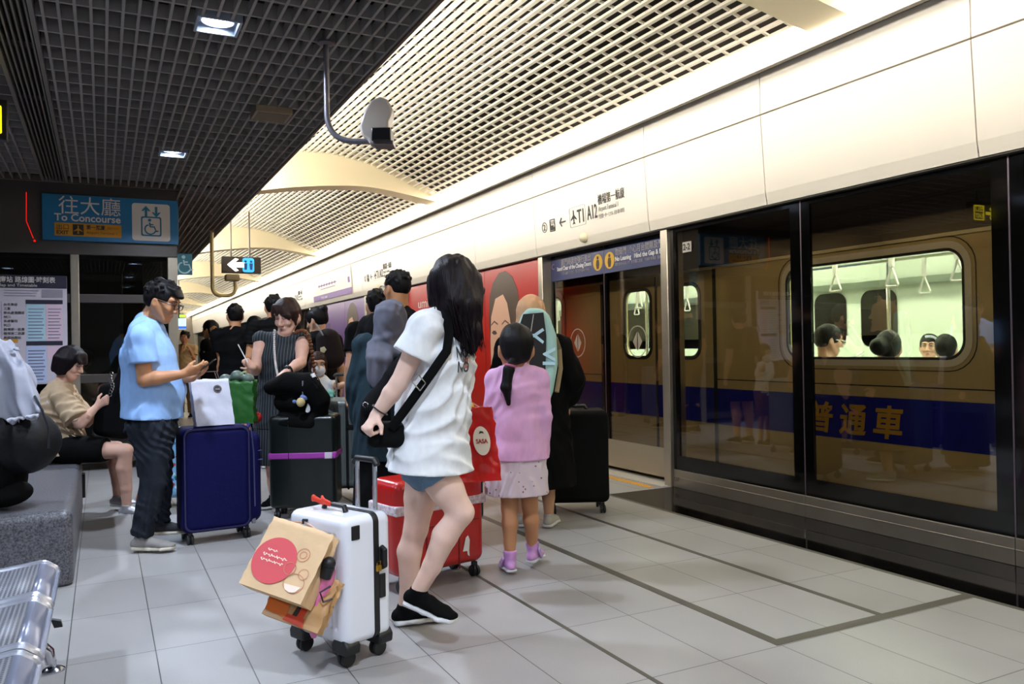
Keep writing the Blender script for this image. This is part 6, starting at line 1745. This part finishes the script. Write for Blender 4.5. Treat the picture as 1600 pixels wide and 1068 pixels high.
# --- 6. the woman in the pinstripe dress, facing the camera
d6 = 6.32
ms = mat('pinstripe', '#171c22', .8); nt = ms.node_tree; tc_ = nt.nodes.new('ShaderNodeTexCoord'); mp_ = nt.nodes.new('ShaderNodeVectorMath'); mp_.operation = 'DOT_PRODUCT'; mp_.inputs[1].default_value = tuple(CR); nt.links.new(tc_.outputs['Object'], mp_.inputs[0])
m1_ = nt.nodes.new('ShaderNodeMath'); m1_.operation = 'MULTIPLY'; m1_.inputs[1].default_value = 44; nt.links.new(mp_.outputs['Value'], m1_.inputs[0]); m2_ = nt.nodes.new('ShaderNodeMath'); m2_.operation = 'FRACT'; nt.links.new(m1_.outputs[0], m2_.inputs[0]); m3_ = nt.nodes.new('ShaderNodeMath'); m3_.operation = 'LESS_THAN'; m3_.inputs[1].default_value = .20; nt.links.new(m2_.outputs[0], m3_.inputs[0])
mx_ = nt.nodes.new('ShaderNodeMixRGB'); mx_.inputs[1].default_value = (*srgb('#141a20'), 1); mx_.inputs[2].default_value = (*srgb('#4d5760'), 1); nt.links.new(m3_.outputs[0], mx_.inputs[0]); nt.links.new(mx_.outputs[0], nt.nodes['Principled BSDF'].inputs['Base Color'])
P = Body(440, d6, 1.63, H2(-.20, -1), SK_PINK, 'woman in a sleeveless pinstripe dress looking down behind the dark green suitcase', dict(
    head=(449, 496, -.02), neckb=(443, 527, 0), shR=(409, 530, 0), shL=(474, 530, 0), elR=(399, 578, -.10), wrR=(396, 573, -.27), elL=(470, 566, -.16), wrL=(448, 580, -.36), chest=(440, 560, 0), waist=(436, 605, 0), pelvis=(435, 650, 0)), female=True, res=.0055, g=1.14,
    hf=H2(-.28, -1)-Z*.30, hs=1.12)
W6 = P
P.hand('L', at(436, 590, d6-.44)-at(448, 580, d6-.36), -Z-CR*.2, 45); P.hand('R', at(383, 563, d6-.31)-at(396, 573, d6-.27), CD*.7-Z*.5, 40)
P.build_body()
P.shirt(ms, 'dress', 0, .62, .012, .012, .004, 33, -.02, 1.05, fr=26)
S = SDF(.008); S.ecap(P.J['pelvis']*np.array([1, 1, 0])+Z*.30, P.J['pelvis'], (.22, .18), (.20, .15), side=P.r); S.wrinkle(.008, 26, Z, 5, .08); S.cut(np.array([0, 0, .34]), -Z); S.mesh('skirt', ms, P.t)
for q in 'LR': P.shoe(q, P.f, M_blackcloth, M_sole, .24)


def fringe(S):
    hp, a = P.hp, P.hs
    S.ecap(hp(.055, .052, .085), hp(-.065, .078, .022), (.026, .018), (.026, .014), side=P.hu, k=.02)
    S.ecap(hp(.045, .06, .085), hp(.078, .05, .02), (.022, .016), (.014, .010), side=P.hu, k=.02)
    for x in (-1, 1): S.ecap(hp(.078*x, .02, .05), hp(.076*x, .03, -.045), (.014, .03), (.008, .016), side=P.hr, k=.02)


P.cap_hair(M_hairb, .020, -.03, extra=fringe, front=.035, wr=.003, res=.005, fr=100); P.face('down')
CHN = thing('crossbody_bag', 'white bead chain strap hanging round the neck of the pinstripe woman', 'bag strap', at(430, 560, d6-.2))
bb = MB()
for t in np.linspace(0, 1, 26):
    q = (1-t)**2*at(429, 516, d6-.10)+2*t*(1-t)*at(427, 560, d6-.24)+t*t*at(434, 585, d6-.26); bb.sphere(q, .010, n=8)
bb.build('beads', ang=85, m=mat('bead_white', '#cfc9c6', .4), parent=CHN, world=True)
bb = MB()
for i, t in enumerate(np.linspace(0, 1, 22)):
    q = (1-t)**3*at(462, 520, d6-.12)+3*t*(1-t)**2*at(488, 500, d6-.1)+3*t*t*(1-t)*at(487, 560, d6-.08)+t**3*at(493, 592, d6-.05); bb.sphere(q, .018 if i % 2 else .014, n=8)
tag(bb.build('chain_strap', ang=85, m=mat('chain_brown', '#6b3f22', .4, .3)), 'chunky brown chain strap over the shoulder of the pinstripe woman', 'bag strap')
bb = MB(); ax_ = unit(P.J['wrL']-P.J['elL']); bb.obox(P.J['wrL']-ax_*.02-CD*.012+Z*.02, ax_, CR, np.cross(ax_, CR), .017, .019, .012); wt = tag(bb.build('wrist_watch', M_black, bev=.004), 'dark watch on the wrist of the pinstripe woman', 'watch')
ring(P.J['wrL']-ax_*.02, ax_, .033, .008, 'watch_band', M_black, wt)
bb = MB(); bb.tube([at(372, 538, d6-.32), at(387, 566, d6-.36)], .004, 8); tag(bb.build('stylus', mat('stylus_white', '#dcdcda', .4)), 'thin white stick held between the fingers of the pinstripe woman', 'stick')
NP = thing('neck_pillow', 'black plush travel pillow resting on the dark green suitcase', 'pillow', at(478, 625, 5.95))
S = SDF(.008); S.chain([at(424, 606, 5.9), at(450, 597, 5.82), at(482, 600, 5.82), at(499, 625, 5.86), at(500, 655, 5.92)], [.055, .075, .085, .075, .05], k=.03); S.ecap(at(462, 628, 5.88), at(440, 628, 5.9), .085, .06, k=.04); S.ecap(at(440, 660, 5.88), at(485, 660, 5.88), .06, .06, k=.05); S.wrinkle(.004, 30, CR, 8); S.mesh('pillow_body', M_blackcloth, NP)
b = MB(); q = at(497, 606, 5.78); a2 = unit(CR*.35-CU*.9); bb = MB(); bb.lathe([(.028, 0), (.031, .02), (.031, .05), (.026, .07), (.014, .085)], q, a2*-1, 16)
BT = tag(bb.build('bottle', glass_mat('bottle_clear', (.75, .8, .83), 1.5)), 'small clear bottle with a white cap lying on the black travel pillow', 'bottle'); bb = MB(); bb.lathe([(.017, .083), (.017, .11), (.012, .112)], q, -a2, 14); bb.build('bottle_cap', M_white, BT, True)
CHM = thing('key_charm', 'pale blue and cream plush charm clipped to the black travel pillow', 'charm', at(470, 625, 5.76))
S = SDF(.005); S.ell(at(470, 628, 5.76), (.032, .025, .034)); S.mesh('charm_body', mat('charm_cream', '#cdb784', .8), CHM)
S = SDF(.005); S.ell(at(476, 620, 5.78), (.034, .02, .024)); S.ell(at(460, 627, 5.77), (.016, .012, .014)); S.mesh('charm_hood', mat('charm_blue', '#6a86c0', .8), CHM)
bb = MB(); bb.tube([at(473, 616, 5.76), at(473, 595, 5.73)], .005, 6); bb.build('charm_strap', mat('strap_silver', '#b9bcc6', .3, .6), CHM, True)

# --- 7. the man in the blue polo shirt with a phone
d7 = 5.06
M_polo = cloth('polo_blue', '#8fb4e6'); M_jean = cloth('trouser_slate', '#252a33')
P = Body(238, d7, 1.70, H2(1, .05), SK_TAN, 'man in a light blue polo shirt and glasses reading his phone', dict(
    pelvis=(238, 655, 0), waist=(240, 612, 0), chest=(232, 556, 0), neckb=(229, 505, 0), head=(253, 473, 0), shR=(220, 528, -.17), shL=(238, 528, .17), elR=(226, 593, -.19), wrR=(286, 584, -.12), elL=(262, 592, .16), wrL=(300, 590, .02),
    hipR=(238, 668, -.09), hipL=(242, 668, .09), knR=(240, 752, -.09), knL=(250, 745, .10), anR=(221, 838, -.10), anL=(248, 815, .14)), res=.0055, g=1.10, hf=H2(1, -.02)-Z*.42)
P.hand('R', at(318, 574, d7-.06)-at(286, 584, d7-.12), CD*.75+CU*.5, 32); P.hand('L', at(322, 580, d7-.01)-at(300, 590, d7+.02), CU*.9-CD*.3, 30)
P.build_body()
tp = P.shirt(M_polo, 'polo_shirt', .62, at(238, 652, d7)[2], .020, .018, .004, 41, .02, 1.0, fr=26, belly=.035, sl_off=.034, hemn=-Z-.05*CR)
S = SDF(.005); nb = P.J['neckb']; S.ecap(nb+Z*.015, nb+Z*.05+P.f*.012, (.072, .070), (.066, .066), side=P.r); S.ecap(nb+Z*.0, nb+Z*.075+P.f*.02, .058, .056, k=.004, op='sub'); S.cut(nb+Z*.052+P.f*.03, Z-P.f*.1); S.mesh('collar', M_polo, tp)
P.legs_garment(M_jean, 'trousers', 1.99, .012, .008, fr=34, top=P.J['pelvis']+Z*.04)
P.shoe('R', H2(1, -.05), mat('sneaker_grey', '#8d8985', .7), mat('sole_cream', '#cfc6b4', .5), .27, laces=M_black)
P.shoe('L', H2(1, .25), mat('sneaker_black', '#24232a', .7), mat('sole_cream', '#cfc6b4', .5), .27, laces=M_black)
P.cap_hair(M_hair, .018, -.02, extra=lambda S: S.ecap(P.hp(0, .065, .105), P.hp(.0, .095, .075), (.05, .02), (.045, .014), side=P.hr, k=.02), front=.078, wr=.003, side=.035, res=.0045, fr=70, tuft=150); P.face('down', M_gl)
bb = MB(); pc = at(322, 572, d7-.03); pd = unit(CR*.75+CU*.55-CD*.1); pn = orth(CU-CD*.2, pd); bb.obox(pc, pd, np.cross(pn, pd), pn, .07, .036, .0045)
tag(bb.build('phone', mat('phone_black', '#101014', .2), bev=.004), 'black phone in the hands of the man in blue', 'phone')

# --- 8. the seated woman in beige
d8 = 6.2
M_bei = cloth('blouse_beige', '#b39c80')
P = Body(105, d8, 1.60, H2(1, .0), SK_PINK, 'woman in a beige blouse and black skirt sitting on the granite bench', dict(
    pelvis=(98, 698, 0), waist=(93, 668, 0), chest=(92, 632, 0), neckb=(96, 603, 0), head=(110, 568, 0), shR=(93, 618, -.14), shL=(103, 618, .14), elR=(125, 662, -.17), wrR=(152, 634, -.10), elL=(135, 660, .14), wrL=(165, 634, .04),
    hipR=(108, 702, -.09), hipL=(110, 700, .09), knR=(196, 704, -.06), knL=(182, 700, .08), anR=(198, 790, -.03), anL=(184, 775, .10)), female=True, res=.0065, g=1.05, hf=H2(1, -.05)-Z*.45)
P.hand('R', CR*.8+CU*.5, CU*.3+CD*.7, 35); P.hand('L', CR*.8+CU*.3, CU-CD*.3, 35)
P.build_body()
P.shirt(M_bei, 'blouse', .85, at(98, 708, d8)[2], .020, .035, .007, 51, -.02, 1.12, fr=30, sl_off=.055)
S = SDF(.0065)
for q in 'RL': S.ecap(P.J['hip'+q], P.J['hip'+q]+(P.J['kn'+q]-P.J['hip'+q])*.62, .112, .098, k=.05)
S.ecap(P.J['pelvis']-Z*.0, P.J['waist'], (.17, .14), (.15, .12), side=P.r); S.wrinkle(.003, 26, CR, 5); S.cut(P.J['hipR']+(P.J['knR']-P.J['hipR'])*.66, CR); S.cut(np.array([0, 0, .404]), -Z); S.mesh('skirt', M_blackcloth, P.t)
P.cap_hair(M_hairp, .020, -.055, extra=lambda S: [S.ecap(P.hp(x*.075, -.02, .03), P.hp(x*.082, -.0, -.075), (.03, .055), (.018, .042), side=P.hr, k=.03) for x in (-1, 1)]+[S.ecap(P.hp(0, -.08, .02), P.hp(0, -.075, -.07), (.075, .035), (.07, .03), side=P.hr, k=.03), S.ecap(P.hp(0, .06, .10), P.hp(.0, .10, .045), (.06, .02), (.06, .012), side=P.hr, k=.02)], front=.045, wr=.003, res=.0055, side=-.04, fr=90); P.face('down')
for q in 'RL': P.shoe(q, H2(1, -.1), mat('shoe_silver', '#a9a7aa', .4, .4), M_sole, .23)
LB = thing('handbag', 'big black handbag with a silver chain on the lap of the seated woman', 'bag', at(185, 650, d8-.05))
S = SDF(.007); S.box(at(182, 642, d8-.02), (.15, .07, .20), [unit(CR*.97-CU*.15), CD, unit(CU*.97+CR*.15)], rnd=.06); S.ecap(at(188, 600, d8-.02), at(205, 560, d8+.05), (.05, .03), (.04, .03), side=CR, k=.03); S.wrinkle(.005, 26, CU, 3); S.mesh('bag_body', M_blackcloth, LB)
bb = MB()
for i in range(9): bb.tube([at(174-2*math.sin(i)+2.5*math.cos(t), 583+4.2*i+2.5*math.sin(t), d8-.12) for t in np.linspace(0, 6.28, 9)], .0028, 5)
bb.build('silver_chain', M_chrome, LB, True)

# --- 9. the person at the very left, back turned to the right, with rucksack and silver jacket
d9 = 4.35
P = Body(-55, d9, 1.70, H2(-1, .1), SK_MID, 'person in black sitting on the bench at the left edge, wearing a rucksack', dict(
    pelvis=(-15, 735, 0), waist=(-22, 695, 0), chest=(-35, 630, 0), neckb=(-42, 560, 0), head=(-60, 515, 0), shR=(-38, 590, .18), shL=(-38, 590, -.18), elR=(-60, 660, .2), elL=(-60, 660, -.2), wrR=(-120, 690, .15), wrL=(-120, 690, -.15),
    hipR=(-20, 742, .09), hipL=(-20, 742, -.09), knR=(-115, 690, .1), knL=(-115, 690, -.1), anR=(-165, 758, .1), anL=(-165, 758, -.1)), res=.009)
P.build_body(); P.shirt(M_blackcloth, 'jacket', 1.8, .50, .02, .02, .005, 3); P.legs_garment(M_blackcloth, off=.03)
S = SDF(.009); S.ell(at(2, 770, d9-.02), (.15, .16, .075)); S.cut(np.array([0, 0, .402]), -Z); S.mesh('trouser_seat', M_blackcloth, P.t)
P.cap_hair(M_hair, .015, -.04)
for q in 'RL': P.shoe(q, P.f, M_blackcloth, M_sole)
RS = thing('rucksack', 'bulging black rucksack at the left edge above the granite bench', 'bag', at(38, 690, d9))
S = SDF(.008); S.ecap(at(18, 640, d9), at(30, 690, d9), (.12, .14), (.17, .16), side=CR, k=.05); S.ell(at(42, 690, d9-.02), (.155, .14, .16), k=.04); S.folds(.006, 16, CU, 12); S.mesh('pack_body', mat('nylon_black', '#0a0a0d', .55, spec=.25, bump=.2, bscale=40), RS)
bb = MB(); bb.tube([at(54, 618, d9-.16), at(66, 640, d9-.17), at(76, 668, d9-.16), at(76, 700, d9-.14)], .006, 6); bb.build('pack_zip', mat('zip_dark', '#2f3238', .4, .4), RS, True)
JK = thing('jacket', 'crumpled silver grey jacket draped over the black rucksack', 'jacket', at(25, 610, d9))
S = SDF(.006); S.chain([at(2, 552, d9-.05), at(14, 590, d9-.07), at(30, 640, d9-.13)], [(.07, .07), (.11, .09), (.105, .055)], side=CR, k=.04); S.ecap(at(8, 560, d9-.1), at(52, 645, d9-.17), (.03, .025), (.05, .022), side=CR, k=.03); S.ecap(at(2, 548, d9-.06), at(22, 546, d9-.08), .035, .012, k=.02)
S.folds(.016, 20, at(52, 650, d9)-at(5, 550, d9), 17, .12, 4); S.mesh('jacket_cloth', mat('jacket_silver', '#8e91a0', .5, .0, bump=.4, bscale=9, bdist=.04, bdet=1.5), JK)
bb = MB(); bb.tube([at(12+6*i, 657-2.2*(i % 2)-1*i, d9-.215+.004*i) for i in range(9)], [.010, .006]*4+[.01], 8); bb.build('jacket_hem', mat('hem_silver', '#c2c5d2', .45), JK, True)

# --- 10. the child with a face mask
d10 = 7.2
P = Body(497, d10, 1.16, H2(.35, -1), SK_MID, 'small child in a white T-shirt and face mask holding the grey suitcase handle', dict(head=(497, 570, 0), shL=(513, 602, 0), elL=(530, 603, -.05), wrL=(546, 598, -.1)), female=True, res=.007, hf=H2(.35, -1)-Z*.15)
P.hand('L', CR*.9+CU*.3, -CD, 55); P.build_body(); P.shirt(M_tw, sleeve=.6, off=.012, loose=.01, wr=.003, sl_off=.025); P.legs_garment(cloth('shorts_brown', '#7d5a35'), 'shorts', .9, .02)
P.cap_hair(M_hairb, .014, -.05, front=.06, extra=lambda S: [S.ecap(P.hp(.07*x, 0, .02), P.hp(.07*x, .0, -.10), (.02, .04), (.012, .02), side=P.hr, k=.02) for x in (-1, 1)]); P.face('open', lips=M_lip)
S = SDF(.005); M_ = [P.hr, P.hf, P.hu]; a = P.hs; S.ell(P.hp(0, .058, -.045), (.068*a, .064*a, .058*a), M_); S.cut(P.hp(0, .05, .0), P.hu-P.hf*.2); S.cut(P.hp(0, .03, 0), -P.hf); S.wrinkle(.0015, 90, P.hr, 2)
mk = tag(S.mesh('face_mask', mat('mask_white', '#d5d4dc', .8), None), 'white face mask on the small child', 'mask')
for q in 'LR': P.shoe(q, P.f, M_blackcloth, M_sole)
S = SDF(.006); S.ell(at(515, 615, 6.5), (.045, .04, .035)); S.ell(at(519, 619, 6.46), (.015, .015, .012)); tag(S.mesh('plush_toy', mat('toy_mint', '#6fae9d', .85)), 'small mint plush toy on top of the grey suitcase', 'toy')

# --- people farther down the platform
def bystander(u, d, H, fwd, sk, label, top, bottom, joints=None, hair=M_hair, female=False, sleeve=.6, hf=None, g=1.0, glasses=False, face=None, long=None, legs='trousers', blen=1.93, hem=None, res=.010, hairfn=None):
    P = Body(u, d, H, fwd, sk, label, joints, g=g, female=female, res=res, hf=hf)
    for q, x in (('R', 1), ('L', -1)):
        if joints and 'wr'+q in joints: P.hand(q, unit(P.J['wr'+q]-P.J['el'+q])+P.f*.2, -P.r*x, 40)
        else: P.hand(q, -Z+P.f*.1, -P.r*x, 30)
    P.build_body(); P.shirt(top, sleeve=sleeve, hem=hem, off=.018, loose=.015, wr=.005, seed=int(u), sl_off=.03)
    if legs == 'skirt': P.skirt(bottom, hem=blen)
    else: P.legs_garment(bottom, legs, blen, .018)
    P.cap_hair(hair, .014, -.03, extra=hairfn and (lambda S: hairfn(S, P)), front=.05 if hairfn is None else .03, wr=.006, res=.008, fr=60, side=.0 if female else .035, tuft=0 if hairfn else 70)
    if glasses: P.glasses(M_gl)
    if face: P.face(face)
    for q in 'LR': P.shoe(q, P.f, M_blackcloth if legs != 'shorts' else mat('shoe_grey', '#b9b3ab', .6), M_sole, res=.008)
    return P


LH = lambda S, P: S.chain([P.hp(0, -.03, .03), P.hp(0, -.07, -.08), P.hp(0, -.08, -.22)], [(.09, .07), (.09, .05), (.07, .03)], side=P.hr, k=.03)
M_tred = cloth('shorts_red', '#8e1f1b')
bystander(367, 8.75, 1.72, H2(-.15, 1), SK_TAN, 'man in a black T-shirt and red shorts seen from behind', M_blackcloth, M_tred, dict(elL=(346, 560, -.03), wrL=(342, 600, .05)), legs='shorts', blen=.95, sleeve=.7, glasses=True, hf=H2(-.5, 1))
bystander(399, 9.2, 1.60, H2(.1, 1), SK_MID, 'person with long black hair standing between two men in black', M_blackcloth, M_blackcloth2, female=True, hairfn=LH)
bystander(428, 8.5, 1.80, H2(-.4, 1), SK_TAN, 'tall man with short hair half hidden behind the pinstripe woman', M_blackcloth, M_blackcloth2, g=1.08)
pb14 = bystander(497, 7.5, 1.60, H2(-.6, 1), SK_MID, 'woman with a hair bun and brown backpack looking down', M_blackcloth, M_blackcloth2, female=True, legs='skirt', blen=.52, hf=H2(-.95, .3)-Z*.3, hairfn=lambda S, P: [S.ell(P.hp(0, -.10, .09), .035), S.ecap(P.hp(0, -.07, .06), P.hp(0, -.1, .09), .03, k=.02)], g=1.1, face='down')
BK = thing('backpack', 'brown backpack on the back of the woman with the hair bun', 'bag', at(515, 540, 7.35))
S = SDF(.009); S.ecap(at(512, 528, 7.34), at(516, 560, 7.34), (.11, .09), (.125, .10), side=CR, k=.03); S.wrinkle(.005, 24, CU, 3); S.mesh('pack_body', mat('pack_brown', '#1b1110', .75, spec=.2), BK)
bb = MB(); bb.tube([at(494, 506, 7.30), at(500, 515, 7.25), at(505, 524, 7.23)], .008, 6); bb.build('pack_strap', mat('strap_grey', '#6d6f72', .6), BK, True)
bb = MB(); bb.lathe([(.03, 0), (.03, .008), (.02, .01)], at(505, 546, 7.22), -CD, 5); bb.build('pack_badge', mat('badge_cream', '#d7cda6', .5), BK, True)
bystander(289, 15.0, 1.60, H2(.2, -1), SK_TAN, 'far woman in beige holding a phone to her face', cloth('cloth_beige', '#c2a67c'), cloth('cloth_beige_dark', '#8a704d'), dict(elR=(279, 560, -.1), wrR=(284, 543, -.16), elL=(303, 562, 0), wrL=(298, 548, -.1)), female=True, face='open', res=.012)
bystander(331, 10.6, 1.62, H2(-1, .2), SK_TAN, 'woman with raised arm and dark hair beside the man in red shorts', M_blackcloth, cloth('skirt_dark_red', '#5c201c'), dict(elL=(322, 560, -.1), wrL=(331, 522, -.1)), female=True, sleeve=.3, hairfn=LH, res=.011, face='down')
bystander(590, 6.5, 1.68, H2(-.4, 1), SK_MID, 'person with dark hair hidden behind the woman in the grey headscarf', M_blackcloth, M_blackcloth2, res=.011)

# --- passengers in the train
def passenger(u, v, d, fwd, label, top, hf=None, hairfn=None, hair=M_hair, face=None, glasses=False, sit=.48, female=True, res=.008):
    h = at(u, v, d); gp = np.array([h[0], h[1], 0]); f = unit(fwd); r = np.cross(f, Z)
    L = lambda x, y, z: gp+r*x+f*y+Z*z
    hz = h[2]; J = dict(head=h, neckb=L(0, -.03, hz-.16), chest=L(0, -.03, hz-.34), waist=L(0, -.03, hz-.52), pelvis=L(0, -.02, hz-.66), shR=L(.17, -.03, hz-.21), shL=L(-.17, -.03, hz-.21), elR=L(.2, .02, hz-.45), elL=L(-.2, .02, hz-.45), wrR=L(.1, .22, hz-.42), wrL=L(-.1, .22, hz-.42),
             hipR=L(.09, .02, hz-.68), hipL=L(-.09, .02, hz-.68), knR=L(.1, .40, .47), knL=L(-.1, .40, .47), anR=L(.1, .38, .10), anL=L(-.1, .38, .10))
    P = Body(0, d, 1.62, f, SK_PINK, label, J, female=female, res=res, hf=hf, gp=gp); P.hand('R', f, -r*.5+Z*.5, 40); P.hand('L', f, r*.5+Z*.5, 40)
    P.build_body(); P.shirt(top, sleeve=.6, off=.016, loose=.01, wr=.004); P.legs_garment(M_blackcloth2, off=.016); P.cap_hair(hair, .014, -.04, extra=hairfn and (lambda S: hairfn(S, P)), front=.045, wr=.003)
    if face: P.face(face)
    if glasses: P.glasses(mat('spectacle_wire', '#c9c9c4', .3, .8))
    for q in 'LR': P.shoe(q, f, M_blackcloth, M_sole, res=.008)
    return P


passenger(1295, 533, 6.4, H2(1, .15), 'passenger with glasses in profile inside the train window', cloth('cloth_tan', '#6d5b46'), glasses=True, female=False, face='down', hf=H2(1, -.05)-Z*.2)
passenger(1388, 545, 5.85, H2(.6, 1), 'passenger with a hair bun seen from behind inside the train window', cloth('cloth_grey', '#4a4a4a'), hairfn=lambda S, P: [S.ell(P.hp(-.05, -.11, .02), .062), S.ecap(P.hp(0, -.07, .02), P.hp(-.05, -.11, .02), .04, k=.02)])
passenger(1452, 543, 7.75, H2(-.75, -1), 'passenger with a pale headband facing out of the train window', cloth('cloth_pale', '#9d9a90'), face='open')
passenger(1478, 546, 7.0, H2(.6, 1), 'passenger with dark hair at the right edge of the train window', cloth('cloth_grey', '#4a4a4a'))
bb = MB(); bb.tube([at(1452+11*math.cos(t), 531-6*math.sin(t), 7.66-.03*math.sin(t)) for t in np.linspace(.3, 2.2, 8)], .012, 8, flat=(CD, .5)); tag(bb.build('headband', mat('headband_pale', '#c9d3ea', .5)), 'pale headband on the passenger facing out of the train', 'headband')
bb = MB(); bb.obox(at(1342, 553, 6.2), unit(CR+CU*.7), CU, CD, .04, .004, .025); tag(bb.build('phone', mat('phone_pale', '#c9ccd4', .3), bev=.003), 'pale phone held by the passenger with glasses in the train', 'phone')
